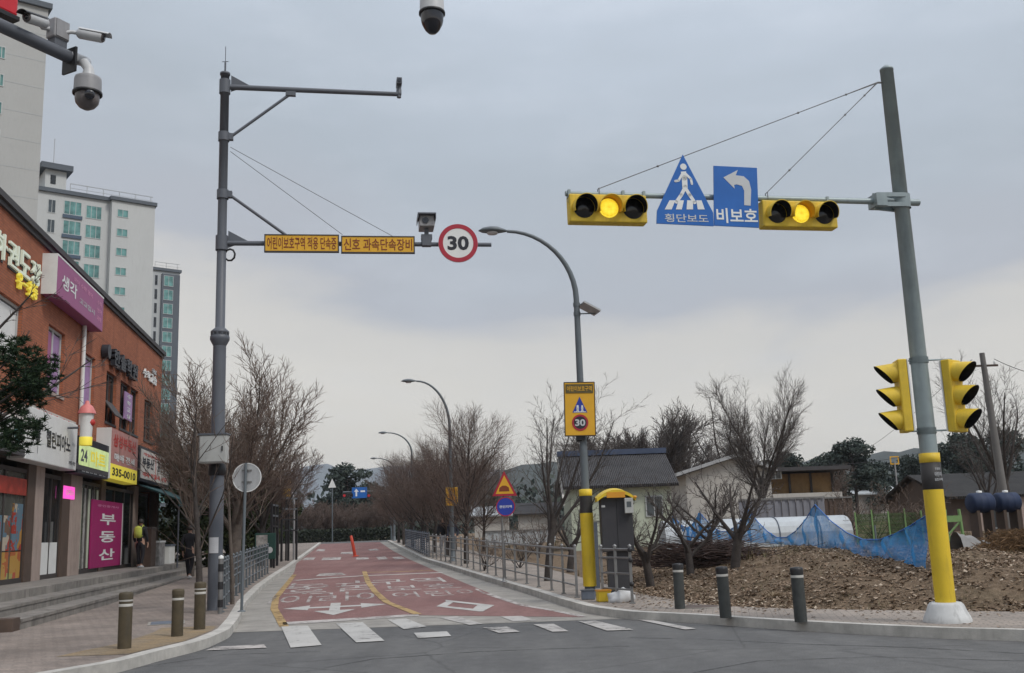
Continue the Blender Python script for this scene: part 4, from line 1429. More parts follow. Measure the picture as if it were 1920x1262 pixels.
# two upright heads on brackets either side of the mast, seen from the side
def upright_head(label, ctr, ang, h):
    t = thing('traffic_light', label, 'traffic light', ctr, ang)
    bevel(MB().bb(-.155, .155, -.04, .08, -h / 2, h / 2).build('housing', M['yellow'], t), .015)
    MB().bb(-.158, .158, .081, .098, -h / 2 + .01, h / 2 - .01).build('back_plate', M['white'], t)
    r = .138
    for k in (-1, 0, 1):
        z = -k * h * .325
        MB().lathe([(r * .92, 0), (r * .8, .02), (0, .03)], (0, -.042, z), 22, axis=(0, -1, 0)).build('lens', M['lens_off'], t)
        n = 28
        vo, vi = [], []
        for i in range(n + 1):
            a = -0.86 * math.pi + i / n * 1.72 * math.pi
            l = .05 + .23 * (0.5 + 0.5 * math.cos(a))
            for lst, rr in ((vo, r * 1.02), (vi, r * .96)):
                lst.append((rr * math.sin(a), -.038, z + rr * math.cos(a)))
                lst.append((rr * math.sin(a), -.038 - l, z + rr * math.cos(a) - l * .12))
        m_ = MB().add(vo, [(2 * i, 2 * i + 2, 2 * i + 3, 2 * i + 1) for i in range(n)], True, 0)
        m_.add(vi, [(2 * i + 1, 2 * i + 3, 2 * i + 2, 2 * i) for i in range(n)], True, 1)
        rim = [vo[2 * i + 1] for i in range(n + 1)] + [vi[2 * i + 1] for i in range(n + 1)]
        m_.add(rim, [(i, i + 1, n + 2 + i, n + 1 + i) for i in range(n)], False, 1)
        m_.build('visor', [M['yellow'], M['black_in']], t)
    return t
dpt = sb.y
zl0, zl1 = vrow(sb, 672, 812)
hL = (zl0 - zl1) * .96
cl = P(1690, 743, dpt - .02)
tl = upright_head('yellow upright traffic light whose visors point away from mast, nearer to blue net side', cl, R(-97), hL)
cr_ = P(1792, 742, dpt - .02)
tr = upright_head('yellow upright traffic light with broad black visor openings beside the utility pole', cr_, R(38), hL)
for tt, c in ((tl, cl), (tr, cr_)):
    for py in (676, 808):
        z = ZAT(sb.x, sb.y, py)
        b = MB(c)
        b.tube([Vector((sb.x, sb.y, z)), Vector((c.x, c.y, z)), Vector((c.x, c.y, z + (-.06 if py < 700 else .06)))], .014, 8)
        b.lathe([(.125, z - .04), (.125, z + .04)], (sb.x, sb.y, 0), 16)
        o = b.build('bracket', M['signal_grey'], tt)
        o.matrix_parent_inverse = Matrix.Rotation(-tt.rotation_euler.z, 4, 'Z')

# ------------------------------------------------------------------ street lamps
LEFTW = Vector((-STREET.y, STREET.x, 0))       # across the street, towards the shops
def lamp_head(b, tip, d, L, w_):
    """cobra head: pod along d from its neck to the tip"""
    side = d.cross(Vector((0, 0, 1))).normalized()
    prof = [(0, .25), (.12, .5), (.35, .95), (.6, 1.0), (.85, .7), (1.0, .12)]
    n = 12
    vs, fs = [], []
    nk = tip - d * L
    for f, k in prof:
        c = nk + d * (L * f)
        for i in range(n):
            a = 2 * math.pi * i / n
            vs.append(c + side * (math.cos(a) * w_ * k) + Vector((0, 0, math.sin(a) * w_ * k * (.62 if math.sin(a) > 0 else .25))))
    for j in range(len(prof) - 1):
        for i in range(n):
            i2 = (i + 1) % n
            fs.append((j * n + i, j * n + i2, (j + 1) * n + i2, (j + 1) * n + i))
    b.add(vs, fs, True)
    b.add(vs[-n:], [tuple(range(n))])
    return nk

def street_lamp(label, base, py_bend, tip_px, r0, r1, hl, group, sleeve=None):
    ln = LEFTW.cross(Vector((0, 0, 1)))
    t = thing('street_lamp', label, 'street lamp', base, 0, group)
    zbend = ZAT(base.x, base.y, py_bend)
    tip = PL(tip_px[0], tip_px[1], base, ln)
    up = Vector((base.x, base.y, zbend))
    reach = (tip - up)
    neck = tip - LEFTW * hl
    pts = [base, base + Vector((0, 0, 1.2)), up]
    rad = [r0, r0 * .97, r1]
    # quarter ellipse from the vertical pole to the horizontal neck
    hx_ = (neck - up).dot(LEFTW)
    hz_ = neck.z - up.z
    for k in range(1, 13):
        a = k / 12 * math.pi / 2
        pts.append(up + LEFTW * (hx_ * (1 - math.cos(a))) + Vector((0, 0, hz_ * math.sin(a))))
        rad.append(r1 + (r1 * .55 - r1) * k / 12)
    b = MB(base)
    b.tube(pts, rad, 14)
    b.build('pole', M['lamp_grey'], t)
    b = MB(base)
    nk = lamp_head(b, tip, LEFTW, hl, hl * .26)
    b.build('lamp_head', M['lamp_grey'], t)
    b = MB(base)
    b.lathe([(hl * .20, 0), (hl * .17, -.03), (0, -.04)], tip - LEFTW * (hl * .48) + Vector((0, 0, -hl * .06)), 16)
    b.build('lens', M['cam_white'], t)
    b = MB()
    b.lathe([(r0 * 1.9, 0), (r0 * 1.9, .03), (r0 * 1.2, .05), (r0 * 1.15, .35), (r0, .37)], n=14)
    b.build('base', M['lamp_grey'], t)
    return t, zbend, ln

l1 = GT(1107, 1118, KZ)
lt, zb_, ln1 = street_lamp('tall street lamp with yellow sleeved foot and a solar panel, beside charcoal cabinet', l1, 560, (897, 433), .092, .062, .62, 'street lamps along the road')
zf, z0_, z1_, z2_ = vrow(l1, 1099, 962, 930, 918)
MB().lathe([(.135, zf - KZ), (.135, z0_ - KZ)], n=22).build('sleeve', M['sleeve'], lt)
MB().lathe([(.128, z0_ - KZ + .002), (.128, z1_ - KZ)], n=22).build('band', M['band_black'], lt)
MB().lathe([(.13, z1_ - KZ + .002), (.135, z1_ - KZ + .01), (.135, z2_ - KZ), (.09, z2_ - KZ + .01)], n=22).build('band', M['sleeve'], lt)
# solar panel on the lamp
c = Vector((l1.x, l1.y, ZAT(l1.x, l1.y, 580)))
t = thing('solar_panel', 'small tilted solar panel bracketed to the tall street lamp', 'solar panel', c)
b = MB()
b.M = xform(R(12), (.0, 0, 0))
b.add([(.10, -.25, .13), (.46, -.25, -.06), (.46, .25, -.06), (.10, .25, .13), (.09, -.25, .10), (.45, -.25, -.09), (.45, .25, -.09), (.09, .25, .10)],
      [(0, 1, 2, 3), (7, 6, 5, 4), (0, 4, 5, 1), (1, 5, 6, 2), (2, 6, 7, 3), (3, 7, 4, 0)])
b.build('panel', M['sign_back'], t)
b = MB()
b.M = xform(R(12), (.0, 0, .006))
b.add([(.115, -.235, .125), (.445, -.235, -.05), (.445, .235, -.05), (.115, .235, .125)], [(0, 1, 2, 3)])
b.build('cells', M['solar'], t)
MB().tube([(0, 0, -.1), (.40, .05, -.09)], .014, 6).lathe([(.075, -.14), (.075, -.06)], n=12).build('bracket', M['lamp_grey'], t)
MB().tube([(0, 0, .1), (.12, .02, .11)], .014, 6).lathe([(.075, .06), (.075, .14)], n=12).build('bracket', M['lamp_grey'], t)
# school zone board on the lamp
def on_l1(px, py, off=.14):
    return PL(px, py, l1 + Vector((0, -off, 0)), Vector((0, -1, 0)))
c = on_l1(1087, 767)
wd = (on_l1(1115, 767) - on_l1(1059, 767)).x
hh = on_l1(1087, 718).z - on_l1(1087, 817).z
t = thing('school_zone_sign', 'yellow board with blue triangle and 30 disc on the tall street lamp', 'road sign', c)
t.rotation_euler.y = R(1.2)
bevel(MB().bb(-wd / 2, wd / 2, -.03, .06, -hh / 2, hh / 2).build('panel', M['panel_yellow'], t), .01)
f = MB()
for x0, x1, zz0, zz1 in ((-wd / 2 - .012, wd / 2 + .012, hh / 2, hh / 2 + .014), (-wd / 2 - .012, wd / 2 + .012, -hh / 2 - .014, -hh / 2), (-wd / 2 - .014, -wd / 2, -hh / 2, hh / 2), (wd / 2, wd / 2 + .014, -hh / 2, hh / 2)):
    f.bb(x0, x1, -.036, .066, zz0, zz1)
f.build('frame', M['frame_dark'], t)
M['olive'] = mat('display_olive', (0.10, 0.08, 0.03), 0.4, 0.2, 10)
MB().bb(-wd * .46, wd * .46, -.040, -.031, hh * .30, hh * .47).build('display', M['olive'], t)
MB().text('어린이보호구역', 0, hh * .385, wd * .84, hh * .10, -.0405, .002).build('lettering', M['panel_yellow'], t)
MB().prism([(-wd * .25, -hh * .07), (wd * .25, -hh * .07), (0, hh * .23)], -.031, .004).build('triangle', M['navy'], t)
b = MB()
for x, s_ in ((-.045, 1.0), (.05, .85)):
    b.disc(x, hh * .05, .022 * s_ * 1.1, -.0355, .002, 10)
    b.stroke([(x, hh * .03), (x, -hh * .012)], .05 * s_, -.0357, .002)
    b.stroke([(x, -hh * .012), (x - .02, -hh * .045)], .02, -.0359, .002)
    b.stroke([(x, -hh * .012), (x + .02, -hh * .045)], .02, -.0361, .002)
b.bb(-wd * .2, wd * .2, -.038, -.0355, -hh * .065, -hh * .05)
b.build('children_figures', M['mark'], t)
MB().disc(0, -hh * .26, hh * .155, -.031, .004, 30).build('disc', M['ink'], t)
MB().ring(0, -hh * .26, hh * .12, hh * .155, -.0352, .003, 30).build('disc_rim', M['sign_red'], t)
MB().text('30', 0, -hh * .26, hh * .19, hh * .13, -.0355, .003, .03).build('numerals', M['mark_grey'], t)
MB().lathe([(.08, -hh * .60), (.08, -hh * .53)], (0, .14, 0), 14).bb(-.09, .09, -.0, .10, -hh * .58, -hh * .50).build('clamp', M['black'], t)

def lamp_far(label, bpx, bY, bend, tip, r0, hl):
    p = P(bpx, 1000, bY)
    base = Vector((p.x, p.y, gz(bY) + KZ))
    # keep the pole under its pictured column at the bend
    q = P(bpx, bend, bY)
    base.x = q.x
    return street_lamp(label, base, bend, tip, r0, r0 * .68, hl, 'street lamps along the road')
L2 = lamp_far('street lamp rising bare out of the reddish roadside trees beside yellow sign back', 843, 41, 800, (752, 715), .092, .62)
lamp_far('street lamp half hidden by reddish trees, just beyond the bare tall one', 772, 64, 850, (709, 812), .09, .62)
lamp_far('farthest street lamp, only its thin arm showing past the trees', 738, 84, 880, (694, 860), .09, .62)

# ------------------------------------------------------------------ small road signs by the railing
sp = GT(945, 1091, KZ)
t = thing('sign_post', 'thin steel post carrying a bump triangle and blue disc by the railing', 'post', sp)
zt = ZAT(sp.x, sp.y, 884)
MB().tube([(0, 0, 0), (0, 0, zt - KZ)], .03, 10).build('pole', M['steel'], t)
MB().lathe([(.09, 0), (.09, .012), (.04, .03), (.035, .12)], n=12).build('base', M['steel'], t)
def on_sp(px, py, off=.05):
    return PL(px, py, sp + Vector((0, -off, 0)), Vector((0, -1, 0)))
c = on_sp(945, 908)
A = [on_sp(*q) - c for q in ((945, 884), (969, 929), (924, 930))]
t = thing('warning_sign', 'yellow triangle bump sign with red border, above the blue disc', 'road sign', c)
def tri(k, y0, th, m, nm):
    g = sum((Vector((a.x, a.z)) for a in A), Vector((0, 0))) / 3
    MB().prism([(g.x + (a.x - g.x) * k, g.y + (a.z - g.y) * k) for a in A], y0, th).build(nm, m, t)
tri(1.03, .01, .015, M['sign_red'], 'plate')
tri(.76, -.0052, .003, M['panel_yellow'], 'face')
w_ = abs(A[1].x)
MB().prism([(-w_ * .42, A[1].z * .62), (w_ * .42, A[1].z * .62), (w_ * .38, A[1].z * .30), (w_ * .15, A[1].z * .12), (-w_ * .15, A[1].z * .12), (-w_ * .38, A[1].z * .30)], -.0084, .003).build('hump', M['ink_red'], t)
c = on_sp(948, 950)
rr = (on_sp(966, 950) - on_sp(930, 950)).x / 2
t = thing('round_sign', 'round blue sign with a white row of lettering under the bump triangle', 'road sign', c)
MB().disc(0, 0, rr, .01, .015, 36).build('plate', M['navy'], t)
MB().ring(0, 0, rr * .9, rr * 1.0, -.0052, .003).build('rim', M['sign_red'], t)
MB().text('견인지역', 0, 0, rr * 1.3, rr * .28, -.0055, .003, .02).build('lettering', M['mark'], t)
MB().box((0, .03, 0), (.08, .05, .2)).build('clamp', M['steel'], t)
# yellow sign seen in the shade of the far trees
c = P(847, 931, 40.6)
t = thing('yellow_sign', 'small square yellow board on the bare street lamp among the trees', 'road sign', c)
bevel(MB().bb(-.24, .24, -.02, .04, -.36, .36).build('panel', M['panel_yellow'], t), .02)
MB().bb(-.18, .18, -.026, -.02, .2, .3).bb(-.16, .16, -.026, -.02, -.28, .1).build('face_panel', M['cap_orange'], t)
MB().box((-.05, .16, 0), (.08, .26, .12)).build('bracket', M['lamp_grey'], t)
# the back of a round sign beside the mast
rp = GT(453, 1147, KZ)
def on_rp(px, py, off=.04):
    return PL(px, py, rp + Vector((0, -off, 0)), Vector((0, -1, 0)))
t = thing('sign_post', 'thin grey post behind the striped railing end, carrying the blank disc', 'post', rp)
c = on_rp(461, 895)
q = on_rp(461, 868, 0) - rp
MB().tube([(0, 0, 0), (q.x * .6, 0, q.z * .6), (q.x, q.y, q.z)], .028, 10).build('pole', M['lamp_grey'], t)
MB().lathe([(.08, 0), (.08, .012), (.035, .03)], n=12).build('base', M['lamp_grey'], t)
rr = (on_rp(488, 895) - on_rp(434, 895)).x / 2
t = thing('round_sign', 'blank pale grey back of a round sign beside the dark mast', 'road sign', Vector((c.x, c.y + .09, c.z)))
MB().disc(0, 0, rr, .01, .02, 40).build('plate', M['sign_back'], t)
MB().ring(0, 0, rr * .95, rr * 1.01, -.0102, .008).build('rim', M['white'], t)
b = MB().bar((-rr * .35, -.022, rr * .5), (rr * .35, -.022, rr * .5), .025)
b.bar((-rr * .35, -.022, -rr * .3), (rr * .35, -.022, -rr * .3), .025)
b.build('bracket', M['steel'], t)

# ------------------------------------------------------------------ railings
def railing(label, pts, hgt, n_post, rails, m, group=None, post_w=.05):
    base = Vector(pts[0])
    t = thing('railing', label, 'railing', base, 0, group)
    seg = [0.0]
    for a, b in zip(pts, pts[1:]):
        seg.append(seg[-1] + (b - a).length)
    def at(f):
        d = f * seg[-1]
        for i in range(len(pts) - 1):
            if d <= seg[i + 1] or i == len(pts) - 2:
                k = (d - seg[i]) / max(1e-6, seg[i + 1] - seg[i])
                return pts[i].lerp(pts[i + 1], k)
    me = None
    for k in range(n_post):
        p = at(k / (n_post - 1)) - base
        if me is None:
            b = MB().box((0, 0, hgt / 2), (post_w, post_w, hgt)).box((0, 0, .012), (post_w * 2, post_w * 2, .024)).lathe([(post_w * .75, hgt), (post_w * .75, hgt + .02), (0, hgt + .05)], n=10)
            o = b.build('post', m, t)
            me = o.data
        else:
            o = bpy.data.objects.new('post', me)
            COL.objects.link(o)
            o.parent = t
        o.location = p
    for z, r in rails:
        b = MB(base)
        k = max(2, len(pts) * 3)
        b.tube([at(i / (k - 1)) + Vector((0, 0, z)) for i in range(k)], r, 8)
        b.build('rail', m, t)
    return t
RAILS = [(.95, .022), (.80, .018), (.52, .018), (.24, .018)]
def kerb_pts(fn, ys, inset):
    return [Vector((fn(y) + inset, y, gz(y) + KZ)) for y in ys]
e1 = GT(1086, 1121, KZ)
ys = [e1.y + (46.0 - e1.y) * i / 10 for i in range(11)]
railing('long grey steel railing along the kerb beside the red road, between persons and lamp', kerb_pts(XKR, ys, .33), 1.0, 20, RAILS, M['steel'], 'grey railings along the kerb')
a0, a1_ = GT(1131, 1127, KZ), GT(1186, 1132, KZ)
rt = railing('short grey steel railing in front of the charcoal cabinet', [a0, a1_], 1.0, 3, RAILS, M['steel'], 'grey railings along the kerb')
MB().lathe([(0, 0), (.045, .01), (.05, .05), (.03, .09), (0, .1)], (a1_.x - a0.x, a1_.y - a0.y - .05, .9), 10).build('reflector', M['black'], rt)
for z in (.72, .3):
    MB().lathe([(0, 0), (.04, .01), (.045, .05), (.03, .08), (0, .09)], (a1_.x - a0.x, a1_.y - a0.y - .05, z), 10).build('reflector', M['black'], rt)
ys = [46.5 + i * 3.2 for i in range(7)]
railing('blue grey panel railing beyond the two persons on the pavement', kerb_pts(XKR, ys, .35), 1.05, 15, [(1.0, .03), (.1, .03)] + [(.2 + i * .1, .02) for i in range(8)], M['steel_blue'])
e2 = GT(455, 1148, KZ)
ys = [e2.y + .15 + (36.0 - e2.y) * i / 10 for i in range(11)]
railing('dark grey steel railing along the kerb on the shop side', kerb_pts(XKL, ys, -.38), 1.0, 16, RAILS + [(.66, .018)], M['lamp_grey'])
t = thing('marker_post', 'black and white banded post at the kerb end of shop side railing', 'post', Vector((XKL(e2.y) - .34, e2.y - .2, KZ)))
MB().tube([(0, 0, 0), (0, 0, 1.02)], .045, 12).build('pole', M['steel'], t)
for k in range(3):
    MB().lathe([(.052, .12 + k * .33), (.052, .26 + k * .33)], n=12).build('band', M['black'], t)
MB().lathe([(.05, 1.02), (.05, 1.06), (0, 1.09)], n=12).build('cap', M['white'], t)

# ------------------------------------------------------------------ bollards
def bollard_proto(m, r, h, bands):
    t = thing('bollard', 'x', 'bollard', (0, 0, 0))
    MB().lathe([(r * 1.0, 0), (r, h * .86)], n=18).build('body', m, t)
    MB().lathe([(r * 1.04, h * .86), (r * 1.05, h * .95), (r * .95, h * .985), (0, h)], n=18).build('cap', M['black'] if m is M['bollard_grey'] else m, t)
    for z in bands:
        MB().lathe([(r * 1.015, h * z), (r * 1.02, h * z + .001), (r * 1.02, h * (z + .045)), (r * 1.015, h * (z + .047))], n=18).build('band', M['band_white'], t)
    return t
pb = bollard_proto(M['bollard_brown'], .088, .74, (.83, .74))
pb1 = bollard_proto(M['bollard_brown'], .085, .69, (.76,))
pg = bollard_proto(M['bollard_grey'], .086, .74, (.80, .88))
pg['group'] = pb['group'] = pb1['group'] = 'bollards along the kerb'
def put(o, px, py, tilt, label):
    p = GT(px, py, KZ - .005)
    o.location = p
    o.rotation_euler = (R(tilt[0]), R(tilt[1]), random.Random(px).uniform(0, 6))
    o['label'] = label
put(pb, 233, 1217, (0, 0), 'brown bollard with two white bands standing on the yellow paving edge, apart from its neighbours')
put(pb1, 332, 1194, (0, 0), 'brown bollard with a single white band')
put(copy_tree(pb), 374, 1181, (0, 0), 'brown bollard with two white bands close in front of the dark mast')
put(pg, 1275, 1142, (0, -1), 'grey black capped bollard next to the charcoal cabinet')
put(copy_tree(pg), 1361, 1158, (0, -1.5), 'grey black capped bollard between two other grey ones')
put(copy_tree(pg), 1502, 1166, (0, -1), 'grey black capped bollard next to the yellow sleeved signal mast')

# ------------------------------------------------------------------ the charcoal cabinet and what stands round it
cb = GT(1160, 1118, KZ)
def on_cb(px, py, off=0.0):
    return PL(px, py, cb + Vector((0, -off, 0)), Vector((0, -1, 0)))
x0, x1 = on_cb(1126, 980).x - cb.x, on_cb(1185, 980).x - cb.x
zc0, zc1 = on_cb(1155, 1034).z - KZ, on_cb(1155, 932).z - KZ
t = thing('utility_cabinet', 'charcoal utility cabinet raised on a narrow pedestal under an orange yellow cap', 'cabinet', cb)
bevel(MB().bb(x0, x1, -.2, .25, zc0, zc1).build('body', M['cab_grey'], t), .015)
MB().bb((x0 + x1) / 2 - .004, (x0 + x1) / 2 + .004, -.204, -.2, zc0 + .05, zc1 - .05).build('door_seam', M['black_in'], t)
MB().bb(x0 + .1, x1 - .12, -.1, .2, 0, zc0).build('pedestal', M['cab_grey'], t)
b = MB()
n = 14
xc, hw = (x0 + x1) / 2, (x1 - x0) / 2 + .07
for k in range(n):
    f0, f1 = -1 + 2 * k / n, -1 + 2 * (k + 1) / n
    za_, zb2 = .17 * (1 - f0 * f0), .17 * (1 - f1 * f1)
    b.add([(xc + hw * f0, -.32, zc1 - .03 + za_), (xc + hw * f1, -.32, zc1 - .03 + zb2), (xc + hw * f1, .3, zc1 - .03 + zb2 + .05), (xc + hw * f0, .3, zc1 - .03 + za_ + .05),
           (xc + hw * f0, -.32, zc1 - .085 + za_ * .9), (xc + hw * f1, -.32, zc1 - .085 + zb2 * .9), (xc + hw * f1, .3, zc1 - .085 + zb2), (xc + hw * f0, .3, zc1 - .085 + za_)],
          [(0, 1, 2, 3), (7, 6, 5, 4), (0, 4, 5, 1), (2, 6, 7, 3), (0, 3, 7, 4), (1, 5, 6, 2)])
b.build('cap', M['sleeve'], t)
MB().bb(xc - hw * .5, xc + hw * .45, -.326, -.3, zc1 - .02, zc1 + .09).build('cap_label', M['cap_orange'], t)
MB().lathe([(0, 0), (.04, .01), (.04, .05), (0, .06)], (xc + hw - .02, -.3, zc1 - .05), 10).build('knob', M['cap_orange'], t)
MB().bb(x0 + .02, x0 + .09, -.206, -.2, zc1 - .2, zc1 - .16).build('plate', M['white'], t)
c = on_cb(1179, 948, .28)
t = thing('meter_box', 'small cream meter box with a grey window on the cabinet corner', 'box', c)
bevel(MB().bb(-.085, .085, -.05, .07, -.15, .15).build('body', M['box_cream'], t), .01)
MB().bb(-.045, .045, -.055, -.05, -.03, .08).build('window', M['glass_grey'], t)
c = GT(1121, 1112, KZ)
zt = ZAT(c.x, c.y, 980)
t = thing('leaning_panel', 'narrow blue grey metal panel standing between lamp and cabinet', 'panel', c)
MB().bb(-.055, .055, -.02, .02, .1, zt - KZ).build('sheet', M['steel_blue'], t)
MB().bb(-.09, .12, -.012, .012, zt - KZ, zt - KZ + .03).build('cross_bar', M['steel'], t)
MB().tube([(-.07, 0, 0), (-.07, 0, zt - KZ)], .015, 6).build('leg', M['steel'], t)
c = GT(1163, 1129, KZ)
t = tag(MB().lathe([(.22, 0), (.26, .05), (.25, .12), (.2, .2), (.12, .25), (0, .26)], n=14).build('sack', M['sack']), 'white cloth sack slumped at the foot of the charcoal cabinet', 'sack')
for v in t.data.vertices:
    v.co.x += .05 * math.sin(v.co.z * 20 + v.co.y * 9)
    v.co.z *= 1 + .25 * math.sin(v.co.x * 11)
t.location = c
t.scale = (.95, .7, .9)
c = GT(1132, 1128, KZ)
t = thing('plastic_crate', 'small yellow plastic crate on the kerb below the cabinet', 'crate', c, R(12))
bevel(MB().bb(-.12, .12, -.1, .1, 0, .2).build('body', M['sleeve'], t), .02)
MB().bb(-.13, .13, -.11, .11, .19, .215).build('rim', M['cap_orange'], t)
c = GT(1104, 1124, KZ)
t = thing('plastic_crate', 'small blue grey plastic crate at the foot of the street lamp', 'crate', c, R(-10))
bevel(MB().bb(-.13, .13, -.12, -.0, 0, .18).build('body', M['steel_blue'], t), .02)
MB().bb(-.14, .14, -.13, .0, .17, .19).build('rim', M['mast_grey'], t)

# leaning orange lane post out on the red road
c = GT(666, 1044, .01)
t = thing('delineator_post', 'leaning orange rubber lane post out on the red road', 'post', c)
t.rotation_euler = (0, R(-11), 0)
MB().lathe([(.085, .04), (.08, .7), (.07, 1.08), (0, 1.12)], n=12).build('tube', M['delineator'], t)
MB().lathe([(.2, 0), (.2, .03), (.08, .06)], n=14).build('base', M['delineator'], t)
# manhole covers
def cover(label, px, py, w_, l_, m):
    c = GT(px, py, KZ + .004)
    t = thing('manhole_cover', label, 'manhole cover', c, R(18))
    MB().bb(-w_ / 2, w_ / 2, -l_ / 2, l_ / 2, 0, .006).build('frame', M['concrete'], t)
    MB().bb(-w_ * .42, w_ * .42, -l_ * .42, l_ * .42, .006, .011).build('lid', m, t)
cover('square steel service cover set in the brick pavement behind the bollards', 312, 1168, .6, .75, M['steel_blue'])
c = GT(1313, 1138, KZ + .004)
t = thing('manhole_cover', 'round rusty cover in the pale pavement between two grey bollards', 'manhole cover', c)
MB().lathe([(.36, 0), (.36, .008), (.32, .009)], n=24).build('frame', M['concrete'], t)
MB().lathe([(.32, .007), (.31, .012), (0, .012)], n=24).build('lid', M['pillar_brown'], t)

# ------------------------------------------------------------------ furniture beyond the shop side railing
c = GT(497, 1066, KZ)
t = thing('notice_board', 'low dark green framed board standing behind the shop side railing', 'board', c, R(-8))
bevel(MB().bb(-.42, .42, -.04, .04, .35, 1.35).build('panel', M['green_leaf'] if False else mat('board_green', (0.02, 0.06, 0.05), .6), t), .02)
MB().bb(-.36, .1, -.046, -.04, .8, 1.28).build('poster', M['goods'], t)
MB().disc(.2, .7, .12, -.04, .01, 18).build('emblem_disc', M['mark_grey'], t)
for x in (-.36, .36):
    MB().bb(x - .03, x + .03, -.03, .03, 0, .36).build('leg', M['black'], t)
def rack(label, px0, px1, py, pytop, Y, bars):
    p0, p1 = P(px0, 1000, Y), P(px1, 1000, Y + 1.5)
    base = Vector((p0.x, p0.y, gz(Y) + KZ))
    zt = P((px0 + px1) / 2, pytop, Y).z
    t = thing('lattice_frame', label, 'frame', base)
    end = Vector((p1.x, p1.y, base.z))
    for f in (0, .45, 1):
        p = base.lerp(end, f)
        b = MB(base)
        b.bar(p, Vector((p.x, p.y, zt)), .09)
        b.build('post', M['black'], t)
    for k in range(bars):
        z = base.z + (zt - base.z) * (1 - k * .17)
        b = MB(base)
        b.bar(Vector((base.x, base.y, z - .03)), Vector((end.x, end.y, z - .03)), .07)
        b.build('cross_bar', M['lamp_grey'] if k < 2 else M['black'], t)
    return t
rack('tall black lattice frame with pale top bars by the far kerb', 528, 556, 1045, 932, 47, 4)
rack('black lattice frame half hidden behind the railing and street trees', 509, 520, 1050, 945, 41, 3)
base = Vector((P(551, 1000, 49).x, 49, gz(49) + KZ))
t = thing('curved_lamp', 'slim pale curved lamp arm over the black lattice frame', 'lamp', base)
zt = P(551, 906, 49).z
b = MB(base)
tp = Vector((base.x, base.y, zt - .9))
b.tube([base, tp] + [tp + Vector((-.75 * (1 - math.cos(k * .26)), 0, .9 * math.sin(k * .26))) for k in range(1, 7)], .05, 8)
b.build('pole', M['cam_grey'], t)
MB().box((-.85, 0, zt - base.z), (.4, .18, .08)).build('lamp_head', M['cam_grey'], t)
base = Vector((P(536, 1000, 48).x, 48, gz(48) + KZ))
c = P(535, 916, 48)
t = thing('yellow_sign', 'narrow yellow sign on a black post under the curved lamp arm', 'road sign', base)
MB().bar((0, .06, 0), (0, .06, c.z - base.z + .3), .07).build('post', M['black'], t)
bevel(MB().bb(-.22, .22, -.03, .03, c.z - base.z - .4, c.z - base.z + .4).build('panel', M['panel_yellow'], t), .02)

# ------------------------------------------------------------------ the brick shop building
_p = P(0, 1088, 24.0)
BW = Wall(_p.x, 24.0, STREET.x, STREET.y)
PLAT = 0.64
S0 = -7.5
S1 = BW.sz(302, 750)[0]
ZTOP = BW.sz(150, 519)[1]
BZ = ZTOP
def flatten(rects):
    return rects
def bloc(s, z, off=0.0):
    return BW.pt(s, z, off)
bb_ = thing('shop_building', 'two storey red brick shop building with box signs along its pavement front', 'building', BW.pt(0, 0), BW.rz)
ups = [(-42, 36, 5.95, 7.35), (87, 119, 5.6, 7.4), (151, 178, 5.6, 7.3), (200, 219, 5.5, 7.2), (227, 245, 5.5, 7.2), (246, 261, 5.5, 7.2), (273, 289, 5.5, 7.1)]
holes = []
for a, c, z0, z1 in ups:
    holes.append((BW.sz(a, 700)[0], BW.sz(c, 700)[0], z0, z1))
def wall_holes(b, x0, x1, z0, z1, hs, d, y=0.0, m=0):
    xs = sorted({x0, x1} | {h for q in hs for h in q[:2] if x0 < h < x1})
    zs = sorted({z0, z1} | {h for q in hs for h in q[2:4] if z0 < h < z1})
    for i in range(len(xs) - 1):
        for j in range(len(zs) - 1):
            cx, cz = (xs[i] + xs[i + 1]) / 2, (zs[j] + zs[j + 1]) / 2
            if any(q[0] < cx < q[1] and q[2] < cz < q[3] for q in hs):
                continue
            b.add([(xs[i], y, zs[j]), (xs[i + 1], y, zs[j]), (xs[i + 1], y, zs[j + 1]), (xs[i], y, zs[j + 1])], [(0, 1, 2, 3)], False, m)
    for q in hs:
        a, c, e, f = max(q[0], x0), min(q[1], x1), q[2], q[3]
        b.add([(a, y, e), (c, y, e), (c, y, f), (a, y, f), (a, y + d, e), (c, y + d, e), (c, y + d, f), (a, y + d, f)],
              [(0, 4, 5, 1), (1, 5, 6, 2), (2, 6, 7, 3), (3, 7, 4, 0)], False, m)
b = MB()
wall_holes(b, S0, S1, 3.6, BZ, holes, .22)
b.add([(S1, 0, PLAT - .6), (S1, 13, PLAT - .6), (S1, 13, BZ), (S1, 0, BZ), (S0, 0, 0), (S0, 13, 0), (S0, 13, BZ), (S0, 0, BZ)], [(0, 1, 2, 3), (7, 6, 5, 4), (1, 5, 6, 2)])
b.build('wall', M['brick'], bb_)
MB().bb(S0, S1, 0.25, 13, BZ - .5, BZ - .3).build('roof', M['coping'], bb_)
MB().bb(S0 - .1, S1 + .12, -.14, .3, BZ + .002, BZ + .16).bb(S0 - .1, S1 + .06, -.07, .3, BZ - .12, BZ).build('coping', M['coping'], bb_)
rgw = random.Random(3)
wcols = ['frame_white', 'purple_sign', 'purple_sign', 'frame_dark', 'frame_dark', 'frame_dark', 'frame_dark']
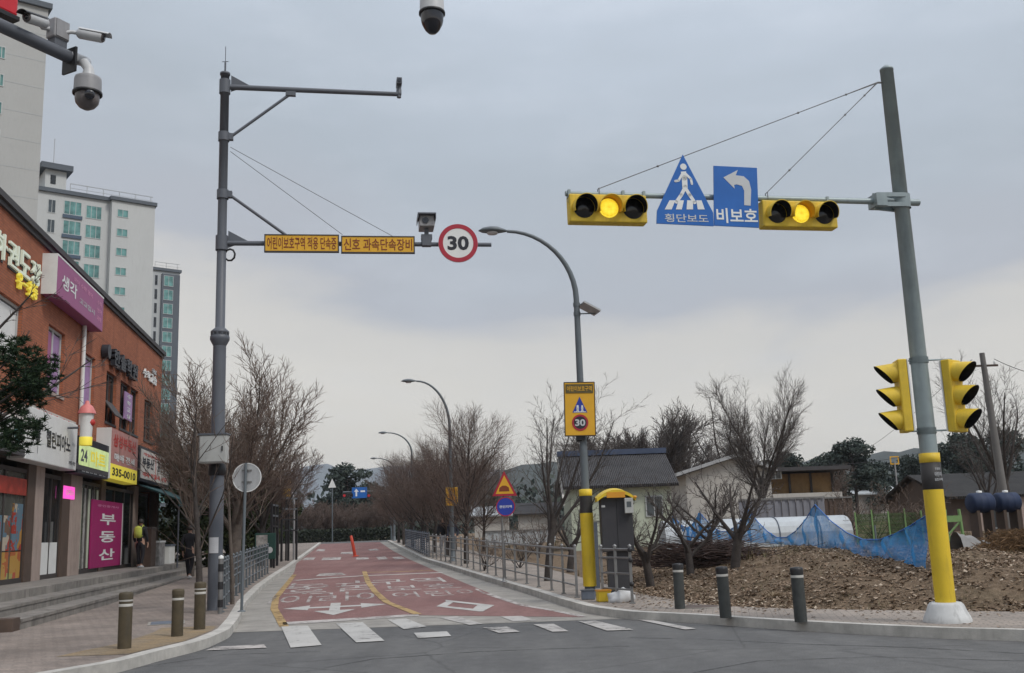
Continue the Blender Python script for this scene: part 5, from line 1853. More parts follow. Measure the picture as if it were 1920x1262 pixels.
for k, (a, c, z0, z1) in enumerate(holes):
    if a < S0:
        a = S0
    f = MB()
    fw = .07
    f.bb(a, a + fw, .10, .18, z0, z1).bb(c - fw, c, .10, .18, z0, z1).bb(a + fw, c - fw, .10, .18, z1 - fw, z1).bb(a + fw, c - fw, .10, .18, z0, z0 + fw)
    f.bb((a + c) / 2 - .035, (a + c) / 2 + .035, .105, .175, z0 + fw, z1 - fw)
    if k >= 3:
        f.bb(a + fw, c - fw, .106, .17, z0 + (z1 - z0) * .35, z0 + (z1 - z0) * .35 + .05)
    fo = f.build('window', M['frame_white'] if k < 3 else M['frame_dark'], bb_)
    MB().bb(a + fw, c - fw, .14, .15, z0 + fw, z1 - fw).build('pane', M['glass_dark'] if k > 2 else M['glass_grey'], fo)
    MB().bb(a - .05, c + .05, -.04, .1, z0 - .08, z0 - .002).build('sill', M['pillar_tile'] if k < 3 else M['coping'], fo)
    if k in (0, 1, 2):
        w3 = (c - a) / 2
        q = MB()
        q.bb(a + fw + .02, (a + c) / 2 - .05, .128, .138, z0 + .12, z1 - .12)
        q.build('window_film', M['purple_sign'] if k else M['lilac'], fo)
        q = MB()
        q.bb((a + c) / 2 + .05, c - fw - .02, .128, .138, z0 + .12, z1 - .12)
        q.build('window_film', M['lilac'] if k else M['white'], fo)
# awning window left tilted open
a, c, z0, z1 = holes[3]
b = MB()
b.add([(a + .1, .08, z0 + .75), (c - .1, .08, z0 + .75), (c - .1, -.32, z0 + .2), (a + .1, -.32, z0 + .2), (a + .1, .10, z0 + .72), (c - .1, .10, z0 + .72), (c - .1, -.30, z0 + .17), (a + .1, -.30, z0 + .17)],
      [(3, 2, 1, 0), (4, 5, 6, 7), (0, 1, 5, 4), (2, 3, 7, 6), (1, 2, 6, 5), (3, 0, 4, 7)])
b.build('open_sash', M['frame_dark'], bb_)
# ground floor: pillars, shop windows, doors
def SX(px, py=960):
    return BW.sz(px, py)[0]
ZH = 3.6
MB().bb(S0, S1, 2.2, 2.4, PLAT, ZH).build('back_wall', M['interior'], bb_)
MB().bb(S0, S1, .0, 2.4, ZH - .02, ZH + .10).build('ceiling_slab', M['interior'], bb_)
MB().bb(S0, S1, 0, 2.4, 0, PLAT - .004).build('floor_slab', M['step'], bb_)
pil = [(46, 60, 'pillar_brown'), (61, 77, 'pillar_tile'), (112, 127, 'pillar_brown'), (128, 149, 'pillar_tile'), (186, 194, 'pillar_brown'), (249, 256, 'pillar_tile'), (303, 309, 'pillar_brown')]
for a, c, m in pil:
    x0, x1 = SX(a), SX(c)
    if x1 > S1 or x0 > S1:
        x0, x1 = S1 - .5, S1
    MB().bb(x0, x1, -.05, .25, PLAT, ZH).build('pillar', M[m], bb_)
MB().bb(S0, S0 + 1.2, -.05, .45, PLAT, ZH).build('pillar', M['pillar_tile'], bb_)
def shopwin(a, c, m, nm='shop_window', n=2):
    f = MB()
    for k in range(n + 1):
        x = a + (c - a) * k / n
        f.bb(x - .035, x + .035, 0.000, 0.080, PLAT, ZH - .3)
    f.bb(a, c, -0.010, .21, ZH - .30, ZH - .2).bb(a, c, -0.010, 0.090, PLAT, PLAT + .12)
    fo = f.build(nm, M['frame_dark'], bb_)
    MB().bb(a + .03, c - .03, 0.035, 0.045, PLAT + .12, ZH - .3).build('pane', m, fo)
    return fo
x0, x1 = S0 + 1.2, SX(46)
sw = shopwin(x0, x1, M['glass_shop'], n=5)
d = (x1 - SX(0)) / 2
for k in range(4):
    xx = x1 - d * (k + 1)
    q = MB()
    q.bb(xx + .08, xx + d - .08, 0.015, 0.032, PLAT + 0.030, PLAT + .75)
    q.build('poster', M['poster_warm'], sw)
    q = MB()
    q.bb(xx + .08, xx + d - .08, 0.015, 0.032, PLAT + .78, PLAT + 1.9 - .3 * (k % 2))
    q.build('poster', M['poster_mixed'], sw)
q = MB().bb(x0, x1, -0.020, 0.010, 2.75, 3.15)
q.build('poster', M['poster_red'], sw)
sw = shopwin(SX(77), SX(112), M['glass_dark'], 'door', 2)
MB().bb(SX(77) + .08, SX(112) - .08, 0.010, 0.030, PLAT + .1, PLAT + .95).build('kick_panel', M['white'], sw)
MB().bb((SX(77) + SX(112)) / 2 + .08, (SX(77) + SX(112)) / 2 + -0.010, -0.060, -0.010, PLAT + .95, PLAT + 1.5).build('handle', M['steel'], sw)
sw = shopwin(SX(149), SX(187), M['glass_shop'], n=3)
for k in range(5):
    xx = SX(149) + .1 + k * (SX(187) - SX(149)) / 5
    MB().bb(xx, xx + .22, 0.018, 0.030, PLAT + .15, ZH - .4).build('blind', M['goods'] if k % 2 else M['wall_green'], sw)
sw = shopwin(SX(194), SX(249), M['glass_dark'], n=3)
sw = shopwin(SX(258), SX(276), M['glass_dark'], 'door', 1)
# dark fascia and projecting canopy below the sign boards
f0 = BW.sz(0, 857)[1]
MB().bb(S0, SX(205, 900), -.40, .02, 3.62, 3.76).bb(S0, SX(205, 900), -.41, -.38, 3.60, 3.78).build('canopy', M['coping'], bb_)
# downpipe
px = BW.sz(150, 680)[0]
MB().tube([(px, -.09, 5.0), (px, -.09, 8.15)], .06, 10).build('downpipe', M['white'], bb_)
MB().bb(px - .1, px + .1, -.16, 0, 8.15, 8.45).build('rainwater_head', M['white'], bb_)
# awning at the far end
x0, x1 = SX(246, 930), S1 + .3
b = MB()
b.add([(x0, -.03, 3.75), (x1, -.03, 3.75), (x1, -1.7, 3.05), (x0, -1.7, 3.05), (x0, -.03, 3.70), (x1, -.03, 3.70), (x1, -1.7, 3.0), (x0, -1.7, 3.0)], [(0, 3, 2, 1), (4, 5, 6, 7), (0, 4, 7, 3), (1, 2, 6, 5), (3, 7, 6, 2)])
b.bb(x0, x1, -1.72, -1.69, 2.8, 3.05)
b.build('awning', M['awning'], bb_)
for x in (x0 + .3, x1 - .3):
    MB().tube([(x, -1.66, PLAT - .1), (x, -1.66, 3.0)], .03, 8).build('awning_post', M['mast_grey'], bb_)

# three long granite steps
st = thing('entrance_steps', 'long granite steps running along the front of the brick shops', 'steps', BW.pt(0, 0), BW.rz)
sA = (GT(20, 1182, KZ) - BW.p0).dot(BW.u)
for k, (o0, o1, zt) in enumerate(((2.5, 1.95, .30), (1.95, 1.4, .47), (1.4, 0.0, PLAT))):
    b = MB()
    x = sA + .25 * k
    while x < S1 + 2.0:
        l = 2.6 if k < 2 else 1.9
        x2 = min(x + l, S1 + 2.0)
        gap = .012
        if k < 2:
            b.bb(x + gap, x2 - gap, -o0, -o1 + .02, .02, zt)
            b.bb(x + gap, x2 - gap, -o0 - .018, -o0 + .06, zt - .05, zt + .003)
        else:
            b.bb(x + gap, x2 - gap, -o0, -.56, .02, zt)
            b.bb(x + gap, x2 - gap, -.555, -.002, .02, zt - .001)
        x = x2
    b.build('step', M['step'], st)
b = MB().bb(sA - .4, sA + .0, -2.5, -1.5, .02, .34)
b.build('end_block', M['pillar_brown'], st)

# ---- shop signs: each a thing of its own
def wsign(name, label, pxl, pxr, pyt, pyb, depth, off=0.0):
    s0, s1, z0, z1 = BW.rect(pxl, pxr, pyt, pyb, depth + off)
    c = BW.pt((s0 + s1) / 2, (z0 + z1) / 2, off)
    t = thing(name, label, 'sign', c, BW.rz)
    return t, s1 - s0, z1 - z0
# white and green channel lettering
t, wd, hh = wsign('letter_sign', 'large pale green lit hangul letters fixed high on the brick wall', -34, 85, 448, 500, .12)
s = '상하권도장'
for k, ch in enumerate(s):
    MB().text(ch, -wd / 2 + wd * (k + .5) / 5, 0, wd / 5 * .88, hh * .95, -.02, .06, .01).build('letter', M['lit_white'], t)
    MB().text(ch, -wd / 2 + wd * (k + .5) / 5 + .02, -.02, wd / 5 * .88, hh * 1.05, -.005, .02, .02).build('letter_back', M['ink'], t)
t, wd, hh = wsign('letter_sign', 'small yellow hangul letters under the pale green ones on brick', 34, 73, 523, 552, .1)
for k, ch in enumerate('유-초등'):
    MB().text(ch, -wd / 2 + wd * (k + .5) / 4, 0, wd / 4 * .85, hh * (1.0 if ch != '-' else .12), -.02, .08, .02).build('letter', M['lit_yellow'], t)
# purple box sign
t, wd, hh = wsign('box_sign', 'big purple box sign with white lettering crossing the brick parapet', 105, 195, 515, 588, .38)
bevel(MB().bb(-wd / 2, wd / 2, -.38, 0, -hh / 2, hh / 2).build('panel', M['purple_sign'], t), .02)
MB().bb(-wd / 2 - .012, -wd / 2, -.385, .005, -hh / 2, hh / 2).bb(-wd / 2 + .0, wd / 2, -.386, -.381, hh / 2 - .05, hh / 2).build('trim', M['white'], t)
MB().text('생각', -wd * .26, -hh * .05, wd * .30, hh * .36, -.382, .006, .02).build('lettering', M['mark'], t)
MB().text('고교입시', wd * .12, -hh * .16, wd * .34, hh * .15, -.382, .006, .015).build('lettering', M['mark_grey'], t)
MB().text('국어 수학 영어', wd * .02, hh * .24, wd * .42, hh * .12, -.382, .006, .015).build('lettering', M['pink_text'], t)
for k in range(3):
    MB().text(('수학', '영어', '과학')[k], wd * .40, hh * (.22 - .22 * k), wd * .11, hh * .13, -.382, .006, .015).build('lettering', M['pink_text'], t)
# black lettering sign in relief
t, wd, hh = wsign('letter_sign', 'black raised lettering with dark round emblem under the parapet', 197, 260, 663, 694, .2)
MB().disc(-wd * .42, 0, hh * .42, -.02, .22, 20).build('emblem', M['ink'], t)
MB().bb(-wd * .36, wd * .5, -.06, -.0, -.1, .08).build('rail', M['ink'], t)
for k, ch in enumerate('한솔학원'):
    MB().text(ch, -wd * .18 + wd * .19 * k, 0, wd * .17, hh * 1.0, -.06, .16, .03).build('letter', M['ink'], t)
# pale letters at the far end of the wall
t, wd, hh = wsign('letter_sign', 'pale thin letters at the far end of the brick wall top', 270, 296, 690, 718, .08)
for k, ch in enumerate('수학교습'):
    MB().text(ch, -wd * .36 + wd * .24 * k, -hh * .1, wd * .2, hh * .6, -.01, .06, .02).build('letter', M['mark'], t)
MB().text('국영', wd * .28, hh * .45, wd * .26, hh * .35, -.01, .06, .02).build('letter', M['mark_grey'], t)
# white piano sign
t, wd, hh = wsign('box_sign', 'white box sign with black leaf and hangul lettering above the doors', 49, 145, 777, 872, .42)
bevel(MB().bb(-wd / 2, wd / 2, -.42, -.0, -hh / 2, hh / 2).build('panel', M['white'], t), .02)
MB().text('헬린피아노', wd * .10, 0, wd * .50, hh * .34, -.422, .006, .025).build('lettering', M['ink'], t)
b = MB()
for k in range(5):
    z = hh * (.22 - k * .085)
    for sgn in (-1, 1):
        b.prism([(-wd * .30, z - .06), (-wd * .30 + sgn * wd * .028, z - .0), (-wd * .30 + sgn * wd * .055 * (1 - abs(k - 2) * .15), z + .13), (-wd * .30 + sgn * wd * .012, z + .08)], -.422, .005)
b.stroke([(-wd * .30, hh * .28), (-wd * .30, -hh * .34)], .02, -.4275, .002)
b.build('leaf_emblem', M['ink'], t)
MB().text('아동 성인', wd * .40, -hh * .36, wd * .14, hh * .08, -.422, .006, .02).build('lettering', M['ink'], t)
MB().text('피아노', wd * .42, hh * .05, wd * .09, hh * .08, -.422, .006, .02).build('lettering', M['mark_grey'], t)
# red letters running along the top of it
t, wd, hh = wsign('letter_sign', 'row of small red and white letters standing over white piano sign', 62, 145, 775, 798, .3, .05)
MB().bb(-wd / 2, wd / 2, -.27, -.24, -hh * .5, hh * .5).build('panel', M['wall_white'], t)
MB().text('음악학원 피아노', 0, 0, wd * .9, hh * .7, -.272, .02, .03).build('lettering', M['red_text'], t)
# pale teal sign half behind the pine
t, wd, hh = wsign('box_sign', 'pale teal and white box sign half hidden behind the pine boughs', -25, 47, 775, 845, .4)
bevel(MB().bb(-wd / 2, wd / 2, -.4, 0, -hh / 2, hh / 2).build('panel', M['white'], t), .02)
MB().disc(wd * .3, hh * .05, hh * .3, -.402, .005, 24).build('emblem', mat('teal_emblem', (.12, .32, .33), .5), t)
MB().text('미술', -wd * .02, 0, wd * .28, hh * .5, -.402, .006, .02).build('lettering', M['ink'], t)
# ice cream lantern
c0 = BW.pt(BW.sz(162, 795, .9)[0], BW.sz(162, 795, .9)[1], .9)
t = thing('lantern_sign', 'projecting lantern sign with a pink cap and white body on brick corner', 'sign', c0, BW.rz)
hL_ = BW.sz(162, 752, .9)[1] - c0.z
MB().lathe([(.24, hL_ * .45), (.22, hL_ * .58), (.15, hL_ * .78), (.06, hL_ * .9), (.05, hL_ * 1.02), (0, hL_ * 1.05)], n=20).build('cap', M['salmon'], t)
MB().lathe([(.15, -hL_ * .75), (.17, hL_ * .2), (.19, hL_ * .45)], n=20).build('body', M['white'], t)
MB().lathe([(.165, -hL_ * .95), (.17, -hL_ * .6), (.162, -hL_ * .58)], n=20).build('lower_band', M['lit_yellow'], t)
MB().lathe([(.0, -.12), (.09, -.06), (.12, 0), (.09, .08), (0, .12)], (.0, -.12, hL_ * .05), 14).build('emblem', M['red_text'], t)
MB().tube([(0, .9, -.1), (0, .2, -.1)], .03, 8).build('bracket', M['mast_grey'], t)
# lit green and yellow sign
t, wd, hh = wsign('box_sign', 'glowing green and yellow box sign between white sign and phone number sign', 148, 205, 826, 893, .42)
MB().bb(-wd / 2, wd / 2, -.4, 0, -hh / 2, hh / 2).build('panel', M['ink'], t)
MB().bb(-wd / 2 + .05, wd / 2 - .05, -.412, -.4, -hh * .28, hh * .30).build('lit_face', M['lit_green'], t)
MB().text('마트', wd * .12, 0, wd * .5, hh * .42, -.4125, .004, .03).build('lettering', M['lit_yellow'], t)
MB().text('24', -wd * .34, 0, wd * .2, hh * .34, -.4125, .004, .03).build('lettering', M['mast_grey'], t)
MB().text('생활용품 할인', 0, -hh * .4, wd * .8, hh * .08, -.402, .004, .02).build('lettering', M['mark_grey'], t)
# red and yellow sign with a telephone number
t, wd, hh = wsign('box_sign', 'red lettered sign with yellow strip and telephone number below', 207, 258, 812, 903, .45)
MB().bb(-wd / 2, wd / 2, -.45, 0, -hh * .2, hh / 2).build('panel', mat('sign_rose', (.45, .22, .20), .5), t)
MB().bb(-wd / 2, wd / 2, -.45, 0, -hh / 2, -hh * .2 - .002).build('strip', M['lit_yellow'], t)
MB().bb(-wd / 2 - .01, -wd / 2 - .001, -.46, .0, -hh / 2, hh / 2).build('side', M['white'], t)
MB().text('삼성부동산', 0, hh * .28, wd * .84, hh * .26, -.452, .006, .03).build('lettering', M['red_text'], t)
MB().text('매매 전세', 0, -hh * .05, wd * .75, hh * .16, -.452, .006, .03).build('lettering', M['mark'], t)
MB().text('335-0010', 0, -hh * .35, wd * .86, hh * .16, -.452, .006, .03).build('lettering', M['ink'], t)
# white sign in a dark frame
t, wd, hh = wsign('box_sign', 'white box sign with black and red lettering in a dark frame over the awning', 266, 322, 846, 908, .5)
MB().bb(-wd / 2, wd / 2, -.4, 0, -hh / 2, hh / 2).build('frame', M['ink'], t)
MB().bb(-wd * .46, wd * .46, -.412, -.4, -hh * .42, hh * .42).build('panel', M['wall_white'], t)
MB().bb(-.02, .02, -.42, -.412, -hh * .42, hh * .42).build('divider', M['red_text'], t)
MB().text('부동산', -wd * .24, hh * .06, wd * .36, hh * .3, -.4125, .004, .04).build('lettering', M['ink'], t)
MB().text('공인중개', wd * .24, hh * .06, wd * .36, hh * .3, -.4125, .004, .04).build('lettering', M['ink'], t)
MB().text('매매 전월세 상담', 0, -hh * .28, wd * .8, hh * .14, -.4125, .004, .03).build('lettering', M['red_text'], t)
MB().text('개업공인중개사', 0, hh * .3, wd * .8, hh * .08, -.4125, .004, .03).build('lettering', M['red_text'], t)
# standing magenta banner
t, wd, hh = wsign('banner_sign', 'tall magenta banner with three white hangul syllables standing before the shop', 190, 244, 939, 1062, .35)
bevel(MB().bb(-wd / 2, wd / 2, -.06, 0, -hh / 2, hh / 2).build('panel', M['magenta'], t), .01)
for k, ch in enumerate('부동산'):
    MB().text(ch, 0, hh * (.22 - .265 * k), wd * .52, hh * .17, -.062, .005, .02).build('lettering', M['mark'], t)
MB().text('공인중개사', 0, hh * .42, wd * .72, hh * .035, -.062, .005, .02).build('lettering', M['pink_text'], t)
MB().bb(wd / 2 + .005, wd / 2 + .12, -.06, 0, -hh / 2, hh / 2).build('side', M['white'], t)
# lilac vertical banner and the pink neon
t, wd, hh = wsign('banner_sign', 'narrow lilac banner hanging between upper brick windows', 248, 261, 737, 788, .3)
MB().bb(-wd / 2, wd / 2, -.05, 0, -hh / 2, hh / 2).build('panel', M['lilac'], t)
for k, ch in enumerate('수학교실'):
    MB().text(ch, 0, hh * (.36 - .24 * k), wd * .5, hh * .16, -.052, .005, .02).build('lettering', M['mark'], t)
t, wd, hh = wsign('neon_sign', 'small glowing pink sign hanging under the canopy', 150, 169, 911, 935, .5)
bevel(MB().bb(-wd / 2, wd / 2, -.08, 0, -hh / 2, hh / 2).build('panel', M['neon_pink'], t), .02)
MB().text('OPEN', 0, 0, wd * .7, hh * .4, -.082, .004, .03).build('lettering', M['mark'], t)
MB().tube([(0, -.04, hh / 2), (0, -.04, hh / 2 + .25)], .012, 6).build('hanger', M['black'], t)

# goods under the awning
def goods(label, px, py, sx, sy, sz_, m, name='storage_box', cat='box', lid=None):
    c = BW.pt(BW.sz(px, py, .7)[0], PLAT, .7)
    t = thing(name, label, cat, c, BW.rz)
    bevel(MB().bb(-sx / 2, sx / 2, -sy / 2, sy / 2, 0, sz_).build('body', M[m], t), .02)
    MB().bb(-sx / 2 - .02, sx / 2 + .02, -sy / 2 - .02, sy / 2 + .02, sz_ - .06, sz_ + .01).build('lid', M[lid or m], t)
goods('stack of pale wrapped goods beside the person with lime backpack', 288, 1050, 1.2, .6, .9, 'goods', 'goods_stack', 'goods', 'white')
goods('low white chest freezer under the teal awning', 306, 1048, 1.1, .7, .75, 'white', 'chest_freezer', 'freezer', 'steel_blue')
goods('dark display shelf at the back of the awning', 274, 1045, .9, .5, 1.4, 'pillar_brown', 'display_shelf', 'shelf', 'interior')

# ------------------------------------------------------------------ the apartment towers
FU = Vector((0.795, 0.606, 0))
def apartment(label, anchor, pxl, pxr, pyt_at, cols, floor_h, mats, depth, extra=None, zlow=4.0, part_from=None):
    """anchor: (px, Y) of the far end; windows in columns of (px0, px1, height, glass, kind)"""
    q = P(anchor[0], pyt_at[1], anchor[1])
    W = Wall(q.x, q.y, FU.x, FU.y)
    sl, sr = (W.sz(pxl, pyt_at[1])[0], 0.0)
    zt = q.z
    t = thing('apartment_tower', label, 'apartment building', W.pt(0, 0), W.rz)
    b = MB()
    xs0 = sl if part_from is None else W.sz(part_from, pyt_at[1])[0]
    b.bb(sl, sr, 0, depth, -1, zt)
    b.build('wall', M[mats[0]], t)
    MB().bb(sl - .3, sr + .3, -.35, depth + .3, zt, zt + .55).build('cornice', M[mats[1]], t)
    f = MB()
    z = zt - floor_h
    return t, W, sl, sr, zt

def windows(t, W, c0, c1, zt, fh, n, z_off, wh, glass, frame, py, split=2, slab=None, proud=.06, off0=0.0):
    x0, x1 = W.sz(c0, py, off0)[0], W.sz(c1, py, off0)[0]
    fm = pm = sm_ = None
    for k in range(n):
        z = zt - z_off - k * fh
        if z - wh < 3:
            break
        if fm is None:
            f = MB()
            e = max(.07, (x1 - x0) * .035)
            f.bb(x0, x0 + e, -proud, .02, -wh, 0).bb(x1 - e, x1, -proud, .02, -wh, 0).bb(x0 + e, x1 - e, -proud, .02, -e, 0).bb(x0 + e, x1 - e, -proud, .02, -wh, -wh + e)
            for q in range(1, split):
                xx = x0 + (x1 - x0) * q / split
                f.bb(xx - e * .4, xx + e * .4, -proud + .005, .02, -wh + e, -e)
            o = f.build('window', M[frame], t)
            p = MB().bb(x0 + e, x1 - e, -proud + .03, -proud + .04, -wh + e, -e).build('pane', M[glass], o)
            fm, pm = o.data, p.data
            o.location = (0, -off0, z)
            if slab:
                s_ = MB().bb(x0 - .1, x1 + .1, -proud - .12, .02, -wh - slab, -wh - .02).build('sill', M['apt_blue'], o)
                sm_ = s_.data
        else:
            o = bpy.data.objects.new('window', fm)
            COL.objects.link(o)
            o.parent = t
            o.location = (0, -off0, z)
            p = bpy.data.objects.new('pane', pm)
            COL.objects.link(p)
            p.parent = o
            if sm_:
                s_ = bpy.data.objects.new('sill', sm_)
                COL.objects.link(s_)
                s_.parent = o

def roof_rail(t, x0, x1, y, z):
    b = MB()
    x = x0
    while x <= x1:
        b.bb(x - .04, x + .04, y - .04, y + .04, z, z + 1.2)
        x += 2.2
    b.bb(x0, x1, y - .04, y + .04, z + 1.15, z + 1.24).bb(x0, x1, y - .03, y + .03, z + .55, z + .6)
    b.build('roof_railing', M['apt_grey'], t)

# tower A: the nearest, only its plain end wall in view
t, W, sl, sr, zt = apartment('beige apartment tower cut by the photo edge, plain wall with small teal windows', (91, 92), -260, 91, (0, 18), None, 2.8, ('apt_beige', 'apt_slate'), 14)
windows(t, W, -6, 9, zt, 2.8, 20, 2.2, 1.25, 'glass_green', 'frame_white', 120)
windows(t, W, -130, -90, zt, 2.8, 20, 2.0, 1.7, 'glass_green', 'frame_white', 120)
b = MB()
for k in range(1, 17):
    b.bb(sl, sr - .0, -.012, 0, zt - k * 2.8 - .03, zt - k * 2.8 + .03)
b.build('floor_joint', M['apt_grey'], t)
MB().bb(sr - 9, sr - 2, 2, 8, zt + .55, zt + 3.2).build('roof_house', M['apt_beige'], t)
# tower B
t, W, sl, sr, zt = apartment('cream apartment tower with teal balcony windows and a small roof house', (287, 140), 60, 287, (0, 391), None, 2.8, ('apt_cream', 'apt_slate'), 13)
xs_ = W.sz(205, 420)[0]
MB().bb(xs_, sr - .02, -1.0, -.004, -1, zt - .02).build('wing_wall', M['apt_cream'], t)
MB().bb(xs_ - .3, sr + .2, -1.3, -.36, zt, zt + .5).build('cornice', M['apt_slate'], t)
windows(t, W, 118, 152, zt, 2.8, 17, .8, 2.0, 'glass_green', 'frame_white', 420, 3, .5)
windows(t, W, 160, 190, zt, 2.8, 17, 1.0, 1.9, 'glass_green', 'frame_white', 420, 3)
windows(t, W, 88, 103, zt, 2.8, 17, 1.0, 1.9, 'glass_grey', 'frame_white', 420, 2)
windows(t, W, 219, 240, zt, 2.8, 17, 1.2, 1.15, 'glass_green', 'frame_white', 420, 2, None, .06, 1.0)
x0, x1 = W.sz(86, 340)[0], W.sz(126, 340)[0]
zz = W.sz(108, 318)[1]
MB().bb(x0, x1, .5, 7, zt + .55, zz).build('roof_house', M['apt_cream'], t)
MB().bb(x0 - .7, x1 + .7, -.2, 7.7, zz, zz + .8).build('roof_house_cap', M['apt_slate'], t)
MB().bb(W.sz(96, 340)[0], W.sz(106, 340)[0], .44, .5, zt + .55 + (zz - zt - .55) * .3, zt + .55 + (zz - zt - .55) * .75).build('roof_house_window', M['glass_dark'], t)
MB().tube([(x0 + 1.5, 3, zz + .8), (x0 + 1.5, 3, zz + 5.5)], .05, 5).build('antenna', M['apt_grey'], t)
roof_rail(t, x1 + .5, sr, .2, zt + .55)
# tower C
t, W, sl, sr, zt = apartment('slate and grey apartment tower, farthest, its white window frames stacked in one column', (337, 195), 240, 337, (0, 512), None, 2.8, ('apt_grey', 'apt_slate'), 12)
xa, xb = W.sz(303, 600)[0], W.sz(330, 600)[0]
MB().bb(xa - .3, xb + .4, -.5, -.004, 0, zt - .6).build('dark_bay', M['apt_slate'], t)
windows(t, W, 305, 323, zt, 2.8, 18, 1.0, 2.1, 'glass_green', 'frame_white', 600, 2, None, .07, .5)
windows(t, W, 288, 293, zt, 2.8, 18, 1.0, 2.0, 'glass_dark', 'apt_slate', 600, 1)
roof_rail(t, W.sz(288, 600)[0], sr, .2, zt + .55)

# ------------------------------------------------------------------ bare trees
def rot_about(d, ang, az):
    x, y = frame_of(d)
    return (d * math.cos(ang) + (x * math.cos(az) + y * math.sin(az)) * math.sin(ang)).normalized()

def grow(out, p, d, L, r, lvl, prm, rg):
    n = prm['seg'][lvl]
    pts, rad = [p], [r]
    dd = d
    for k in range(n):
        wob = prm['wob'][lvl]
        dd = (dd + Vector((rg.uniform(-wob, wob), rg.uniform(-wob, wob), rg.uniform(-wob, wob) + prm['up'][lvl]))).normalized()
        p = p + dd * (L / n)
        pts.append(p)
        rad.append(r * (1 - (1 - prm['taper'][lvl]) * (k + 1) / n))
    out.append((lvl, pts, rad))
    if lvl + 1 < len(prm['n']) + 1 and lvl < len(prm['n']):
        m = prm['n'][lvl]
        az = rg.uniform(0, 6.28)
        for k in range(m):
            f = prm['from'][lvl] + (1 - prm['from'][lvl]) * (k + rg.random() * .9) / m
            f = min(f, .999)
            i = int(f * n)
            q = pts[i].lerp(pts[i + 1], f * n - i)
            rr = rad[i] + (rad[i + 1] - rad[i]) * (f * n - i)
            az += 2.4 + rg.uniform(-.5, .5)
            dl = (pts[i + 1] - pts[i]).normalized()
            cd_ = rot_about(dl, prm['ang'][lvl] * rg.uniform(.7, 1.25), az)
            grow(out, q, cd_, L * prm['len'][lvl] * rg.uniform(.7, 1.15) * (1.0 - .35 * f), max(prm['rmin'], rr * prm['rr'][lvl]), lvl + 1, prm, rg)

def bare_tree(label, seed, prm, trunk_L, r, bark, twig, group=None, lean=(0, 0), split=1, multi=1):
    rg = random.Random(seed)
    out = []
    for k in range(multi):
        d = Vector((lean[0] + (rg.uniform(-.28, .28) if multi > 1 else 0), lean[1] + (rg.uniform(-.28, .28) if multi > 1 else 0), 1)).normalized()
        grow(out, Vector((rg.uniform(-.1, .1) * (multi > 1), rg.uniform(-.1, .1) * (multi > 1), -.1)), d, trunk_L * (1 if multi == 1 else rg.uniform(.8, 1.1)), r, 0, prm, rg)
    t = thing('bare_tree', label, 'tree', (0, 0, 0), 0, group)
    bt, bc = MB(), MB()
    for lvl, pts, rad in out:
        (bt if lvl <= split else bc).tube(pts, rad, 8 if lvl == 0 else (5 if lvl == 1 else 3), False)
    bt.build('trunk', bark, t)
    bc.build('crown', twig, t)
    return t

FAN = dict(seg=[3, 6, 4, 3, 2], wob=[.05, .10, .13, .18, .2], up=[.0, .05, .07, .06, .05], taper=[.75, .2, .3, .35, .4],
           n=[10, 13, 9, 5], ang=[.66, .5, .5, .5], len=[2.1, .50, .55, .62], rr=[.48, .45, .5, .6], rmin=.0075)
FAN['from'] = [.5, .15, .12, .1]
ROUND = dict(seg=[3, 6, 4, 3, 2], wob=[.05, .10, .16, .2, .2], up=[.0, .05, .05, .04, .02], taper=[.7, .2, .3, .35, .4],
             n=[10, 12, 8, 5], ang=[.78, .6, .6, .6], len=[1.75, .48, .52, .62], rr=[.5, .42, .5, .6], rmin=.008)
ROUND['from'] = [.4, .15, .12, .1]
STREETP = dict(seg=[5, 4, 3, 2], wob=[.06, .14, .18, .2], up=[.02, .14, .12, .08], taper=[.2, .3, .35, .4],
               n=[30, 16, 9], ang=[.9, .6, .6], len=[.62, .5, .6], rr=[.36, .5, .55], rmin=.007)
STREETP['from'] = [.2, .1, .1]
OPEN = dict(seg=[3, 6, 4, 3, 2], wob=[.08, .13, .2, .22, .2], up=[.0, .08, .06, .05, .03], taper=[.75, .2, .3, .4, .4],
            n=[6, 10, 7, 3], ang=[.42, .5, .55, .5], len=[2.3, .46, .5, .6], rr=[.58, .38, .5, .6], rmin=.0055)
OPEN['from'] = [.55, .15, .15, .1]
GNARL = dict(seg=[3, 6, 4, 3, 2], wob=[.15, .22, .3, .3, .3], up=[.0, .08, .06, .12, .1], taper=[.75, .3, .3, .4, .4],
             n=[5, 9, 5, 3], ang=[.75, .8, .8, .6], len=[2.5, .45, .5, .6], rr=[.62, .42, .5, .6], rmin=.005)
GNARL['from'] = [.6, .2, .2, .1]

def stand(o, px, py_ref, Y, z=None, rz=None, s=1.0):
    q = P(px, py_ref, Y)
    zz = fz(q.x, Y) if z is None else z
    o.location = (q.x, Y, zz)
    if rz is not None:
        o.rotation_euler = (0, 0, rz)
    o.scale = (s, s, s) if isinstance(s, (int, float)) else s
    return o
def pv(Y):
    return gz(Y) + KZ

